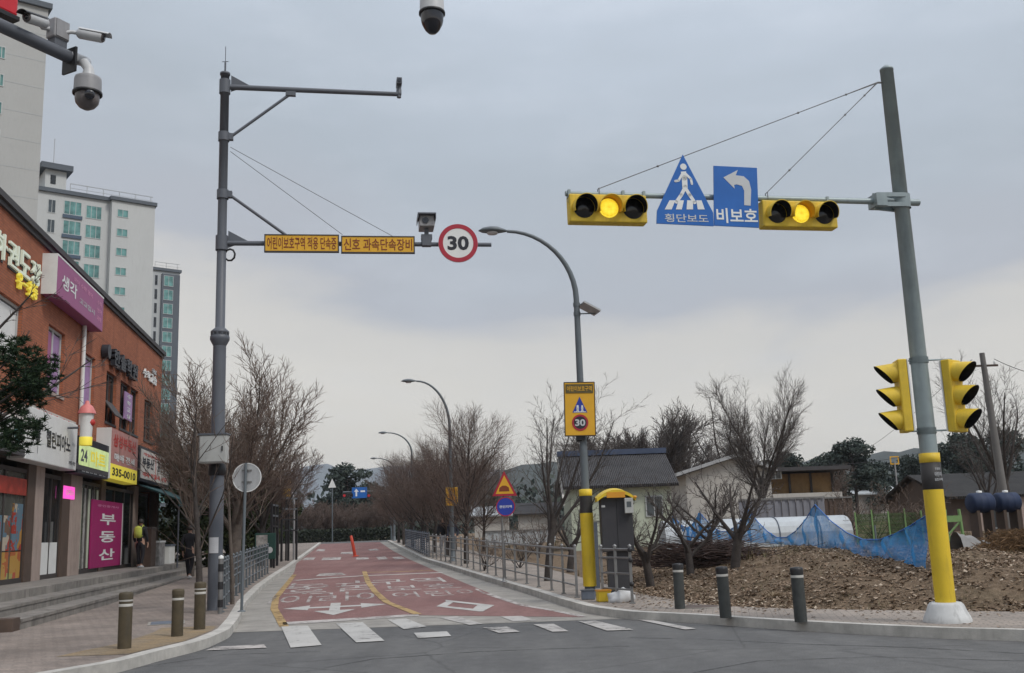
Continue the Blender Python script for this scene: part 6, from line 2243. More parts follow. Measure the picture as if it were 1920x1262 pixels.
# street trees on the shop side, behind the mast
TL = 'street trees on the shop side'
tA = bare_tree('broad fan shaped bare tree rising behind the dark mast', 11, FAN, 2.3, .16, M['bark'], M['twig'], TL)
stand(tA, 440, 900, 31, pv(31), .3, (1.2, 1.2, 1.22))
tB = copy_tree(tA)
tB['label'] = 'fan shaped bare tree between brick shops and the dark mast, leaning towards the towers'
stand(tB, 362, 900, 36, pv(36), 2.2, (.85, .85, 1.3))
tC = bare_tree('spreading bare tree with reddish twigs beyond the shop side railing', 12, FAN, 2.0, .13, M['bark_dark'], M['twig_red'], TL)
stand(tC, 490, 900, 43, pv(43), 1.1, 1.15)
tD = copy_tree(tC)
tD['label'] = 'smaller reddish bare tree past the black lattice frames'
stand(tD, 520, 900, 56, pv(56), 2.6, 1.0)
SLIM = dict(STREETP)
SLIM['n'] = [9, 4, 3]
tE = bare_tree('slender young tree with a thin forked stem just behind the blank round sign', 13, SLIM, 4.2, .05, M['bark'], M['twig'], TL, (-.06, 0))
stand(tE, 438, 1000, 22.5, pv(22.5), 0, 1)
tF = bare_tree('thin dark stemmed tree close beside the shop side of the mast', 14, SLIM, 4.0, .075, M['bark_dark'], M['twig'], TL)
stand(tF, 377, 1000, 20.2, KZ, 1, 1)
SPARSE = dict(ROUND)
SPARSE['n'] = [6, 5, 4, 2]
SPARSE['len'] = [.75, .5, .5, .6]
tF2 = bare_tree('bare tree outside the frame whose twigs hang before the brick wall', 15, SPARSE, 5.2, .13, M['bark_dark'], M['twig_dark'])
tF2.location = (-9.75, 17.2, KZ)

# row of reddish trees on the far pavement
TR = 'reddish roadside trees'
r1 = bare_tree('x', 21, STREETP, 6.6, .15, M['bark_dark'], M['twig_red'], TR)
r2 = bare_tree('x', 22, STREETP, 6.0, .14, M['bark_dark'], M['twig_red'], TR)
r3 = bare_tree('x', 23, FAN, 1.9, .12, M['bark_dark'], M['twig_red'], TR)
spots = [(872, 38.5, 0.70, 0, 'reddish bare roadside tree just behind the small yellow board'), (836, 46, 0.92, 2, 'reddish roadside tree behind the two walking persons'),
         (812, 51, 0.73, 1, 'bushy reddish tree wrapped round the bare street lamp pole'), (852, 54, 0.97, 2, 'reddish fan tree standing back from the road behind yellow board'),
         (790, 57, 0.97, 2, 'reddish fan tree over the blue grey panel railing'), (772, 63, 0.77, 1, 'bushy reddish tree at the middle of the panel railing'),
         (757, 70, 0.97, 2, 'reddish fan tree near the far end of panel railing'), (747, 77, 0.77, 0, 'reddish tree beside the farthest street lamp'), (826, 62, 0.77, 0, 'reddish tree set back behind the panel railing'),
         (905, 52, 0.66, 1, 'reddish tree between the yellow board and the bump sign'), (738, 85, 0.92, 2, 'last reddish tree of the row at the road end'), (800, 75, 0.97, 2, 'reddish fan tree far back, filling the gap behind the row')]
for k, (px, Y, s, kind, lab) in enumerate(spots):
    src = (r1, r2, r3)[kind]
    o = src if src['label'] == 'x' else copy_tree(src)
    o['label'] = lab
    stand(o, px, 960, Y, pv(Y), k * 1.7, s)
# taller open tree beside the bump sign
o1 = bare_tree('tall open bare tree with several upright limbs left of the yellow lamp sleeve'.replace('left of', 'beside'), 31, OPEN, 2.3, .13, M['bark_dark'], M['twig_dark'], None, (-.05, 0))
stand(o1, 1022, 960, 27, None, 3.6, (.9, .9, .78))
# trees at the junction far away
TF = 'trees at the far junction'
JN = dict(ROUND)
JN['rmin'] = .014
j1 = bare_tree('x', 41, JN, 1.7, .12, M['bark_dark'], M['twig_red'], TF)
labs = ['reddish bush like tree at the far junction below the blue hill', 'second reddish tree at the far junction under the white triangle', 'reddish tree at the far junction under the dark pine', 'reddish tree at the far junction under the blue sign', 'reddish tree at the far junction beside the last lamp', 'reddish tree at the far junction, nearest the black frames', 'reddish tree at the far junction behind the orange lane post', 'reddish tree at the far junction, second row, between blue sign and lamp', 'reddish tree at the far junction, second row, behind the white triangle', 'reddish tree at the far junction, second row, behind the hedge middle', 'reddish tree at the far junction, second row, close to the shop side trees']
for k, (px, Y, s) in enumerate(((578, 100, 1.0), (612, 104, .98), (648, 101, .92), (684, 103, .95), (718, 99, 1.0), (556, 98, 1.0), (664, 110, 1.05), (702, 112, 1.2), (620, 113, 1.2), (648, 114, 1.2), (590, 111, 1.2))):
    o = j1 if k == 0 else copy_tree(j1)
    o['label'] = labs[k]
    stand(o, px, 960, Y, pv(Y) - .1, k * 1.3, s)
# trees behind the houses
DOME = dict(seg=[3, 6, 4, 3, 2], wob=[.04, .09, .13, .18, .2], up=[.0, .03, .05, .05, .04], taper=[.75, .22, .3, .35, .4],
            n=[14, 15, 10, 4], ang=[.95, .55, .5, .5], len=[1.9, .58, .55, .62], rr=[.45, .42, .5, .6], rmin=.013)
DOME['from'] = [.35, .15, .12, .1]
g1 = bare_tree('x', 51, DOME, 2.4, .34, M['bark_dark'], M['twig_dark'], 'round bare trees behind the tiled house')
for k, (px, Y, s, lab) in enumerate(((1230, 78, 1.75, 'great round bare tree behind the ridge of tiled house'), (1160, 86, 1.6, 'round bare tree seen past the yellow sign board'), (1292, 88, 1.55, 'round bare tree between tiled house and white house'))):
    o = g1 if k == 0 else copy_tree(g1)
    o['label'] = lab
    stand(o, px, 960, Y, None, 1 + k * 1.9, s)
g2 = bare_tree('tall bare tree with upright limbs standing in front of white house', 52, FAN, 2.8, .20, M['bark_dark'], M['twig_dark'])
stand(g2, 1430, 930, 47, None, .4, (.85, .85, 1.0))
g3 = bare_tree('lean bare tree beside the white gable, thinner than its neighbour', 53, OPEN, 2.6, .14, M['bark_dark'], M['twig_dark'])
stand(g3, 1372, 930, 62, None, .9, 1.25)
g4 = bare_tree('small round bare tree alone before the dark pines', 54, ROUND, 1.9, .12, M['bark_dark'], M['twig'])
stand(g4, 1541, 930, 64, None, .2, .98)
g5 = bare_tree('bare tree behind the leaning concrete utility pole', 55, OPEN, 2.4, .16, M['bark_dark'], M['twig_dark'], None, (.05, 0))
stand(g5, 1890, 930, 38, None, 2.2, 1.05)
g6 = bare_tree('second bare tree by the dark roofed house, partly behind signal mast', 56, OPEN, 2.0, .13, M['bark_dark'], M['twig_dark'], None, (.12, 0))
stand(g6, 1845, 930, 44, None, .8, 1.0)
# gnarled orchard trees before the net
OR = 'gnarled orchard trees on the bank'
q1 = bare_tree('x', 61, GNARL, .9, .11, M['bark_dark'], M['twig_dark'], OR)
q2 = bare_tree('x', 62, GNARL, .85, .10, M['bark_dark'], M['twig_dark'], OR)
for k, (px, Y, s, rz, src, lab) in enumerate(((1372, 22.5, 1.05, .3, q1, 'gnarled orchard tree with forked limbs, standing clear before the blue net'), (1290, 23.5, .95, 2.0, q2, 'gnarled orchard tree over the middle of brush pile'), (1215, 23, .95, 4.0, q1, 'gnarled orchard tree close behind the charcoal cabinet'), (1330, 27, .9, 5.0, q2, 'gnarled orchard tree at the back near the mint wall'), (1065, 31, 1.05, 1.0, q1, 'gnarled dark tree between the open bare tree and street lamp'))):
    o = src if src['label'] == 'x' else copy_tree(src)
    o['label'] = lab
    stand(o, px, 1000, Y, None, rz, s)

TW = dict(GNARL)
TW['n'] = [9, 7, 4, 2]
TW['len'] = [3.6, .45, .5, .6]
TW['from'] = [.1, .1, .2, .1]
sh = bare_tree('x', 63, TW, .42, .03, M['bark_dark'], M['twig'], 'leafless shrubs in the field')
sh.name = 'bare_shrub'
for k, (px, Y, s, lab) in enumerate(((905, 33, 1.0, 'leafless shrub behind the railing below the yellow board'), (972, 34, 1.1, 'leafless shrub behind the railing under the bump sign'), (1010, 40, 1.2, 'leafless shrub beside the pale sheeting'), (1640, 34, 1.2, 'leafless shrub behind the green mesh fence'), (1690, 37, 1.3, 'taller leafless shrub behind the green mesh fence'), (1590, 40, 1.3, 'leafless shrub in front of the rusty fence'), (1170, 34, 1.1, 'leafless shrub against mint wall behind cabinet'), (1750, 30, 1.1, 'leafless shrub seen between signal mast and drums'))):
    o = sh if k == 0 else copy_tree(sh)
    o['label'] = lab
    stand(o, px, 1000, Y, None, k * 1.3, s)

# ------------------------------------------------------------------ evergreens
def leaf_cloud(mb, centres, rg, n, size, flat=.5):
    for c, rx, rzz in centres:
        for _ in range(n):
            while True:
                v = Vector((rg.uniform(-1, 1), rg.uniform(-1, 1), rg.uniform(-1, 1)))
                if v.length < 1:
                    break
            if v.length < .35:
                v = v.normalized() * rg.uniform(.4, 1)
            p = Vector(c) + Vector((v.x * rx, v.y * rx, v.z * rzz))
            a = Vector((rg.uniform(-1, 1), rg.uniform(-1, 1), rg.uniform(-.6, 1))).normalized() * size * rg.uniform(.6, 1.3)
            b_ = a.cross(Vector((rg.uniform(-1, 1), rg.uniform(-1, 1), rg.uniform(-1, 1)))).normalized() * size * flat
            mb.add([p - a, p + b_, p + a, p - b_], [(0, 1, 2, 3)])
def evergreen(label, seed, h, r, m, nclump, nleaf, size, group=None, trunk_h=.4, flatc=.5):
    rg = random.Random(seed)
    t = thing('pine_tree', label, 'tree', (0, 0, 0), 0, group)
    bt = MB()
    bt.tube([(0, 0, -.1), (r * .05, 0, h * .4), (-r * .04, r * .04, h * .9)], [h * .028, h * .02, h * .006], 7, False)
    cs = []
    for k in range(nclump):
        f = trunk_h + (1 - trunk_h) * (k + .5) / nclump
        rr = r * (1 - (abs(f - .6) / .55) ** 2) * rg.uniform(.35, .9)
        a = rg.uniform(0, 6.28)
        c = Vector((math.cos(a) * rr, math.sin(a) * rr, h * f))
        bt.tube([(0, 0, h * (f - .08)), c], [h * .008, h * .004], 4, False)
        cs.append((c, r * rg.uniform(.32, .5), r * rg.uniform(.32, .5) * flatc))
    bt.build('trunk', M['bark_dark'], t)
    bc = MB()
    leaf_cloud(bc, cs, rg, nleaf, size)
    bc.build('crown', m, t)
    return t
# pine boughs that reach in from the photo edge
pt_ = thing('pine_tree', 'dark pine whose boughs reach in before the brick shops', 'tree', (-8.7, 14.4, KZ))
rg = random.Random(5)
b = MB()
b.tube([(0, 0, 0), (.1, 0, 2.0), (.0, .1, 4.6)], [.14, .11, .05], 10, False)
cs = []
def loc_p(px, py, Y=14.2):
    return P(px, py, Y) - Vector((-8.7, 14.4, KZ))
ends = []
for px, py in ((62, 715), (74, 690), (52, 745), (30, 690), (40, 770), (20, 800), (55, 800), (15, 735), (70, 728), (-20, 740), (-40, 800), (8, 660), (35, 655), (70, 680), (0, 825), (-60, 680), (25, 830), (50, 720)):
    q = loc_p(px, py, 14.2 + rg.uniform(-.5, .6))
    ends.append(q)
for q in ends:
    b.tube([(0.03, .05, 2.2 + (q.z - 2.2) * .4), (q.x * .5, q.y * .5, (q.z + 2.2) / 2 + .15), q], [.035, .022, .01], 5, False)
b.build('trunk', M['bark_dark'], pt_)
b = MB()
for q in ends + [loc_p(rg.uniform(-260, -40), rg.uniform(640, 830), 14.2 + rg.uniform(-1, 1)) for _ in range(16)]:
    for _ in range(34):
        c = q + Vector((rg.gauss(0, .11), rg.gauss(0, .15), rg.gauss(0, .085)))
        for _ in range(24):
            d = Vector((rg.uniform(-1, 1), rg.uniform(-1, 1), rg.uniform(-.4, 1))).normalized() * rg.uniform(.06, .11)
            s_ = d.cross(Vector((rg.uniform(-1, 1), rg.uniform(-1, 1), rg.uniform(-1, 1)))).normalized() * .010
            b.add([c - s_, c + s_, c + d], [(0, 1, 2)])
b.build('crown', M['needle'], pt_)

GP_ = 'dark pines on the skyline'
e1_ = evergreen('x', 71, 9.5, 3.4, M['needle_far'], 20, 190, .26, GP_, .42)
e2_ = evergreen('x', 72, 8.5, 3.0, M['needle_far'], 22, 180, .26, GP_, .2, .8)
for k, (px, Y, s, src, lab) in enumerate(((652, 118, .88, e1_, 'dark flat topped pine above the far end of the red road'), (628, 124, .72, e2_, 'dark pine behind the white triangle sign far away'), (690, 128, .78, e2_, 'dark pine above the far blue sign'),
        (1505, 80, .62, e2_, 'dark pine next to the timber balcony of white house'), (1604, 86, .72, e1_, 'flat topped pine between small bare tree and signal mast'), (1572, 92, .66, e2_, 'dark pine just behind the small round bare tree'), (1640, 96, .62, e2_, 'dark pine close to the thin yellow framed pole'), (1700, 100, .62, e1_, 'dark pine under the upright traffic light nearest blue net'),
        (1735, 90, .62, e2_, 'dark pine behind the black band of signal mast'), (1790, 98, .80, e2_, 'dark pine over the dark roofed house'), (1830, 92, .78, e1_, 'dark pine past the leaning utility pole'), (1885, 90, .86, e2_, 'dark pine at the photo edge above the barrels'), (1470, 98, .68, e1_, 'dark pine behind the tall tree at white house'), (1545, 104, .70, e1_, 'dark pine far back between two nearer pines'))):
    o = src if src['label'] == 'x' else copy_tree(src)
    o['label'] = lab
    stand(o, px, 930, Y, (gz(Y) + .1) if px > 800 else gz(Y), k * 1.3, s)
# evergreen shrubs at the end of the brick building
e3_ = evergreen('x', 73, 4.2, 1.7, M['green_leaf'], 16, 260, .11, 'evergreen shrubs beyond the shops', .12, .9)
for k, (px, Y, s, lab) in enumerate(((345, 47, 1.25, 'dark evergreen shrub just past the end of the brick building'), (392, 44, 1.2, 'dark evergreen shrub directly behind the dark mast'), (430, 48, 1.1, 'olive evergreen shrub behind the blank round sign'), (468, 50, 1.05, 'olive evergreen shrub behind the dark green board'), (500, 60, 1.1, 'evergreen shrub behind the black lattice frames'))):
    o = e3_ if k == 0 else copy_tree(e3_)
    o['label'] = lab
    stand(o, px, 960, Y, pv(Y), k * 1.3, s)
# hedge that closes the far end of the road
hd = thing('hedge', 'low dark clipped hedge closing the far end of the road', 'hedge', (P(640, 1000, 96).x, 96, gz(96)))
rg = random.Random(9)
b = MB()
for _ in range(9000):
    p = Vector((rg.uniform(-12, 10), rg.uniform(-.5, .5), rg.uniform(0, 1.15)))
    a = Vector((rg.uniform(-1, 1), rg.uniform(-1, 1), rg.uniform(-1, 1))).normalized() * .13
    c = a.cross(Vector((rg.uniform(-1, 1), rg.uniform(-1, 1), rg.uniform(-1, 1)))).normalized() * .08
    b.add([p - a, p + c, p + a, p - c], [(0, 1, 2, 3)])
b.build('foliage', M['hedge'], hd)
b = MB()
for k in range(40):
    b.tube([(-12 + k * .56, 0, -.1), (-12 + k * .56, 0, .9)], .02, 4, False)
b.build('stem', M['bark_dark'], hd)
# distant wood under the hills
b = MB()
rg = random.Random(10)
for k in range(150):
    x = rg.uniform(-120, 120)
    y = rg.uniform(140, 230)
    h = rg.uniform(4, 8.5)
    for _ in range(130):
        p = Vector((x + rg.gauss(0, 2.6), y + rg.gauss(0, 2.2), gz(y) + h * rg.uniform(.05, 1)))
        a = Vector((rg.uniform(-1, 1), rg.uniform(-1, 1), rg.uniform(-1, 1))).normalized() * .65
        c = a.cross(Vector((rg.uniform(-1, 1), rg.uniform(-1, 1), rg.uniform(-1, 1)))).normalized() * .35
        b.add([p - a, p + c, p + a, p - c], [(0, 1, 2, 3)])
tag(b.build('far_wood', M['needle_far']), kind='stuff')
# brushwood heap
c0 = P(1315, 1015, 25)
bp = thing('brush_pile', 'long heap of dark cut branches lying under the orchard trees', 'brushwood', (c0.x, 25, fz(c0.x, 25)))
rg = random.Random(12)
b = MB()
for _ in range(650):
    x = rg.gauss(0, .75)
    z = rg.random() * .55 * math.exp(-x * x * .5)
    a = rg.gauss(0, .5) + (math.pi if rg.random() < .5 else 0)
    L = rg.uniform(.4, 1.3)
    p = Vector((x, rg.gauss(0, .3), z + .03))
    d = Vector((math.cos(a), math.sin(a), rg.uniform(-.1, .35)))
    b.tube([p, p + d * L * .5 + Vector((0, 0, rg.uniform(-.06, .06))), p + d * L], [rg.uniform(.008, .02), .01, .004], 3, False)
b.build('branches', mat('brush_twig', (.055, .035, .03), .9, .4, 3), bp)

# ------------------------------------------------------------------ the houses behind the field
def gable_house(label, name, pxl, pxr, Y, ridge_py, eave_py, depth, roofm, wallm, over=.35, trim=None, rz=0.0, ridge_c=None):
    """ridge along the picture"""
    a, c = P(pxl, 930, Y), P(pxr, 930, Y)
    zg = fz((a.x + c.x) / 2, Y) - .1
    zr = P((pxl + pxr) / 2, ridge_py, Y + depth / 2).z - zg
    ze = P((pxl + pxr) / 2, eave_py, Y).z - zg
    t = thing('house', label, 'house', ((a.x + c.x) / 2, Y, zg), rz)
    hw = (c.x - a.x) / 2
    b = MB()
    b.bb(-hw + over, hw - over, 0, depth, -.2, ze)
    b.add([(-hw + over, 0, ze), (-hw + over, depth, ze), (-hw + over, depth / 2, zr - .06), (hw - over, 0, ze), (hw - over, depth, ze), (hw - over, depth / 2, zr - .06)], [(0, 2, 1), (3, 4, 5)])
    b.build('wall', wallm, t)
    k = (zr - ze) / (depth / 2)
    e = over * 1.2
    b = MB()
    for sgn in (0, 1):
        y0, y1 = (-e, depth / 2) if sgn == 0 else (depth + e, depth / 2)
        z0 = ze - k * e
        vs = [(-hw, y0, z0), (hw, y0, z0), (hw, y1, zr), (-hw, y1, zr), (-hw, y0, z0 + .12), (hw, y0, z0 + .12), (hw, y1, zr + .12), (-hw, y1, zr + .12)]
        b.add(vs, [(0, 3, 2, 1), (4, 5, 6, 7), (0, 1, 5, 4), (1, 2, 6, 5), (3, 0, 4, 7)])
    b.build('roof', roofm, t)
    if trim:
        MB().bb(-hw - .05, hw + .05, depth / 2 - .3, depth / 2 + .3, zr + .05, zr + .28).build('ridge_cap', trim, t)
    return t, hw, ze, zr
t, hw, ze, zr = gable_house('low house with a dark tiled roof and mint green walls behind the cabinet', 'house', 1056, 1272, 42, 855, 908, 6.5, M['roof_tile'], M['wall_green'], .3, M['blue_trim'])
f = MB().bb(hw * .42, hw * .72, -.05, .02, ze - 1.35, ze - .5).build('window', M['frame_white'], t)
MB().bb(hw * .44, hw * .56, -.062, -.05, ze - 1.3, ze - .55).bb(hw * .58, hw * .70, -.062, -.05, ze - 1.3, ze - .55).build('pane', M['glass_grey'], f)
MB().bb(-hw * .2, hw * .08, -.05, .02, ze - 2.2, ze - .3).build('door', M['wood_dark'], t)
b = MB()
b.add([(-hw + .02, -.6, ze - .5), (-hw + .02, 3.3, zr + .0), (-hw + .02, 3.3, zr - .35), (-hw + .02, -.6, ze - .8), (-hw - .06, -.6, ze - .5), (-hw - .06, 3.3, zr), (-hw - .06, 3.3, zr - .35), (-hw - .06, -.6, ze - .8)],
      [(0, 1, 2, 3), (7, 6, 5, 4), (0, 4, 5, 1), (2, 6, 7, 3), (1, 5, 6, 2), (0, 3, 7, 4)])
b.build('barge_board', M['wall_white'], t)
# two storey white house, gable turned to the viewer
a, c, r_ = P(1288, 930, 60), P(1448, 930, 60), P(1378, 858, 60)
zg = fz(c.x, 60) - .1
t = thing('house', 'two storey white gabled house with a timber balcony beyond the field', 'house', (r_.x, 60, zg))
xl, xr = a.x - r_.x, c.x - r_.x
zl, zrr, zrt = P(1288, 890, 60).z - zg, P(1448, 884, 60).z - zg, r_.z - zg
b = MB()
prof = [(xl, -.2), (xr, -.2), (xr, zrr), (0, zrt), (xl, zl)]
b.prism(prof, 8, 8)
b.build('wall', M['wall_white'], t)
b = MB()
for (x0, z0, x1, z1) in ((xl - .6, zl - .1, 0, zrt + .02), (0, zrt + .02, xr + .3, zrr + .0)):
    b.add([(x0, -.5, z0), (x1, -.5, z1), (x1, 8.4, z1), (x0, 8.4, z0), (x0, -.5, z0 + .2), (x1, -.5, z1 + .2), (x1, 8.4, z1 + .2), (x0, 8.4, z0 + .2)], [(0, 3, 2, 1), (4, 5, 6, 7), (0, 1, 5, 4), (0, 4, 7, 3), (2, 3, 7, 6), (1, 2, 6, 5)])
b.build('roof', M['sign_back'], t)
f = MB().bb(P(1369, 0, 60).x - r_.x, P(1391, 0, 60).x - r_.x, -.05, .02, P(1380, 901, 60).z - zg, P(1380, 883, 60).z - zg).build('window', M['frame_white'], t)
MB().bb(P(1371, 0, 60).x - r_.x, P(1379, 0, 60).x - r_.x, -.06, -.05, P(1380, 900, 60).z - zg, P(1380, 884, 60).z - zg).bb(P(1381, 0, 60).x - r_.x, P(1389, 0, 60).x - r_.x, -.06, -.05, P(1380, 900, 60).z - zg, P(1380, 884, 60).z - zg).build('pane', M['glass_dark'], f)
x0, x1 = P(1440, 0, 60).x - r_.x, P(1490, 0, 60).x - r_.x
z0, z1 = P(1465, 926, 60).z - zg, P(1465, 884, 60).z - zg
MB().bb(xr + .003, x1, 1.2, 7, -.2, z1 - .1).build('side_wing', M['wood'], t)
MB().bb(xr - .0 + .01, x1 + .6, -.4, 7.4, z1, z1 + .22).build('wing_roof', M['coping'], t)
MB().bb(xr + .003, x1, -.2, 1.19, z0 - .5, z0).build('balcony', M['wall_white'], t)
b = MB()
for k in range(4):
    xx = xr + .1 + k * (x1 - xr - .2) / 3
    b.bb(xx - .06, xx + .06, 1.08, 1.18, z0, z1 - .1)
b.build('balcony_post', M['frame_dark'], t)
# sheet metal fence
def panel_fence(label, pxl, pxr, Y, pyt, pyb, m, name='fence', nrib=24):
    a, c = P(pxl, 960, Y), P(pxr, 960, Y)
    zt, zb_ = P((pxl + pxr) / 2, pyt, Y).z, fz((a.x + c.x) / 2, Y) - .15
    t = thing(name, label, 'fence', (a.x, Y, zb_))
    w_ = c.x - a.x
    b = MB()
    for k in range(nrib):
        x0, x1 = w_ * k / nrib, w_ * (k + 1) / nrib
        d = .05 * (k % 2)
        b.bb(x0, x1 - .004, d, d + .03, 0, zt - zb_)
    b.build('sheet', m, t)
    b = MB().bb(0, w_, -.05, -.01, zt - zb_ - .06, zt - zb_ + .02)
    b.build('rail', M['steel'], t)
    return t
panel_fence('grey corrugated sheet fence between white house and blue net', 1386, 1548, 46, 934, 985, M['sheet_metal'])
panel_fence('rusty red low fence behind the green posts', 1548, 1600, 52, 932, 985, M['pillar_brown'], nrib=12)
panel_fence('pale blue sheeting beyond the railing, past the bump sign', 905, 1040, 60, 994, 1012, M['tarp_white'], nrib=14)
# low vinyl tunnel
a, c = P(1248, 990, 33.5), P(1600, 990, 33.5)
zg = fz((a.x + c.x) / 2, 33.5) - .12
zt = P(1420, 971, 33.5).z - zg
t = thing('vinyl_tunnel', 'long low white vinyl greenhouse tunnel behind the blue net', 'greenhouse', (a.x, 33.5, zg))
b = MB()
L = c.x - a.x
n = 12
prev = None
for k in range(n + 1):
    an = math.pi * k / n
    y, z = 1.0 - 1.0 * math.cos(an), zt * math.sin(an) ** .45
    if prev:
        b.add([(0, prev[0], prev[1]), (L, prev[0], prev[1]), (L, y, z), (0, y, z)], [(0, 1, 2, 3)], True)
    prev = (y, z)
for x, flip in ((0, 0), (L, 1)):
    vs = [(x, 1.0 - math.cos(math.pi * k / n), zt * math.sin(math.pi * k / n) ** .45) for k in range(n + 1)]
    b.add(vs, [tuple(range(n + 1))[::-1] if flip else tuple(range(n + 1))])
b.build('cover', M['tarp_white'], t)
for k in range(4):
    x = L * (.17 + k * .22)
    MB().tube([(x, 1.0 - 1.02 * math.cos(math.pi * i / n), zt * 1.01 * math.sin(math.pi * i / n) ** .45 + .005) for i in range(n + 1)], .018, 5).build('hoop', M['steel_blue'], t)

# blue net strung along posts
_bot = [(1738, 1084), (1690, 1070), (1630, 1050), (1575, 1034), (1528, 1025), (1450, 1020), (1380, 1015), (1312, 1010), (1245, 1004)]
_Y = [(1738, 17.6), (1690, 18.9), (1630, 20.8), (1575, 23.0), (1528, 25.2), (1450, 28.2), (1403, 30), (1312, 33), (1245, 34.4)]
NP = []
for (xa_, ya_), (xb_, yb_), low in (((1738, 966), (1528, 946), 1014), ((1528, 946), (1403, 956), 1010), ((1403, 956), (1312, 961), 998), ((1312, 961), (1262, 966), 990), ((1262, 966), (1245, 992), 985)):
    for k in range(7):
        u_ = k / 7
        pk_ = ya_ + (yb_ - ya_) * u_
        px_ = xa_ + (xb_ - xa_) * u_
        NP.append((px_, interp(_Y, px_), pk_ + (low - pk_) * (1 - abs(2 * u_ - 1) ** 1.7), interp(_bot, px_)))
NP.append((1245, 34.4, 992, 1004))
nt = thing('net', 'sagging blue net strung between thin posts along the field edge', 'net', (P(1738, 1084, 15.3).x, 15.3, fz(P(1738, 1084, 15.3).x, 15.3)))
b = MB(nt.location)
cols_ = []
for i in range(len(NP) - 1):
    for k in range(4):
        f = k / 4
        p_, q_ = NP[i], NP[i + 1]
        v = [p_[j] + (q_[j] - p_[j]) * f for j in range(4)]
        tpt = P(v[0], v[2], v[1])
        btm = P(v[0], v[3], v[1])
        btm.z = max(btm.z, fz(btm.x, btm.y) + .01) if btm.z < fz(btm.x, btm.y) + .4 else fz(btm.x, btm.y) + .02
        cols_.append((tpt, btm, i * 4 + k))
vs, fs = [], []
nr_ = 9
for tpt, btm, idx in cols_:
    for r0 in range(nr_):
        f = r0 / (nr_ - 1)
        p = tpt.lerp(btm, f)
        p = p + Vector((math.sin(idx * 1.1 + f * 3) * .09 * math.sin(f * 3.1) + .05 * math.sin(idx * 2.3), math.cos(idx * .7) * .16 * math.sin(f * 3.1), 0))
        vs.append(p)
for i in range(len(cols_) - 1):
    for k in range(nr_ - 1):
        fs.append((i * nr_ + k, i * nr_ + k + 1, (i + 1) * nr_ + k + 1, (i + 1) * nr_ + k))
b.add(vs, fs, True)
b.build('mesh', M['net'], nt)
b = MB(nt.location)
b.tube([v[0] for v in cols_], .014, 5)
b.build('top_rope', M['blue'], nt)
for px, Y, pyt in ((1738, 17.6, 962), (1640, 20.5, 985), (1528, 25.2, 942), (1403, 30, 952), (1312, 33, 957), (1262, 34, 960)):
    q = P(px, pyt, Y)
    b = MB(nt.location)
    b.tube([(q.x, q.y, fz(q.x, q.y) - .1), q], .018, 6)
    b.build('post', M['lamp_grey'], nt)

# green framed fence and green stands
Y = 30
a, c = P(1604, 980, Y), P(1728, 980, Y)
zg = fz(c.x, Y) - .1
t = thing('fence', 'green mesh fence on light green posts behind the net end', 'fence', (a.x, Y, zg))
zt = P(1665, 960, Y).z - zg
b = MB()
for k in range(60):
    x = (c.x - a.x) * k / 59
    b.bb(x - .008, x + .008, 0, .012, .05, zt - .03)
for k in range(9):
    b.bb(0, c.x - a.x, -.012, 0, .1 + (zt - .2) * k / 8, .115 + (zt - .2) * k / 8)
b.build('mesh_panel', M['green_mesh'], t)
for k in range(5):
    x = (c.x - a.x) * k / 4
    MB().bb(x - .02, x + .02, -.05, -.015, 0, zt + (.08 if k % 2 else .02)).build('post', M['green_frame'], t)
Y = 24
a = P(1788, 985, Y)
zg = fz(a.x, Y) - .05
t = thing('hose_stand', 'bright green metal stand on the bank beside the yellow sleeve', 'stand', (a.x, Y, zg))
zt = P(1788, 955, Y).z - zg
for x in (-.16, .16):
    MB().tube([(x * 1.3, 0, 0), (x, 0, zt)], .035, 6).build('leg', M['green_frame'], t)
MB().bb(-.2, .2, -.03, .03, zt * .72, zt * .86).bb(-.17, .17, -.03, .03, zt * .3, zt * .42).build('cross_bar', M['green_frame'], t)
MB().tube([(-.13, 0, zt * .45), (.13, 0, zt * .7)], .025, 6).build('brace', M['green_frame'], t)
# low house at the edge
t, hw, ze, zr = gable_house('long low house with dark brown tiled roof behind the barrels', 'house', 1768, 2120, 47, 887, 926, 8, M['roof_tile_brown'], M['pillar_brown'], .35)
for x in (-.66, -.42, -.18, .06):
    MB().bb(hw * x - .12, hw * x + .12, -.25, -.05, 0, ze).build('pillar', M['pillar_tile'], t)
f = MB().bb(-hw * .55, -hw * .44, -.05, .0, ze - 1.5, ze - .4).build('window', M['frame_white'], t)
MB().bb(-hw * .54, -hw * .45, -.06, -.05, ze - 1.42, ze - .48).build('pane', M['glass_grey'], f)
# navy drums
def drum(label, px, py, Y, r):
    c = P(px, py, Y)
    t = thing('water_drum', label, 'drum', c, R(8))
    ax = (1, 0, 0)
    MB().lathe([(0, -.30), (r * .8, -.30), (r, -.25), (r, -.11), (r * 1.04, -.09), (r, -.07), (r, .07), (r * 1.04, .09), (r, .11), (r, .25), (r * .8, .30), (0, .30)], n=24, axis=ax).build('shell', M['drum'], t)
    MB().lathe([(.07, 0), (.07, .05), (0, .06)], (0, 0, r), 10).build('filler_cap', M['white'], t)
    b = MB()
    zg_ = fz(c.x, Y) - c.z
    for x in (-.18, .18):
        b = MB().bb(x - .04, x + .04, -r * .7, r * .7, zg_ - .05, -r * .75)
        b.build('stand', M['wood_dark'], t)
drum('navy blue water drum on its side before the long low house', 1838, 943, 26, .25)
drum('navy blue water drum on its side nearest the photo edge', 1887, 942, 26.3, .25)
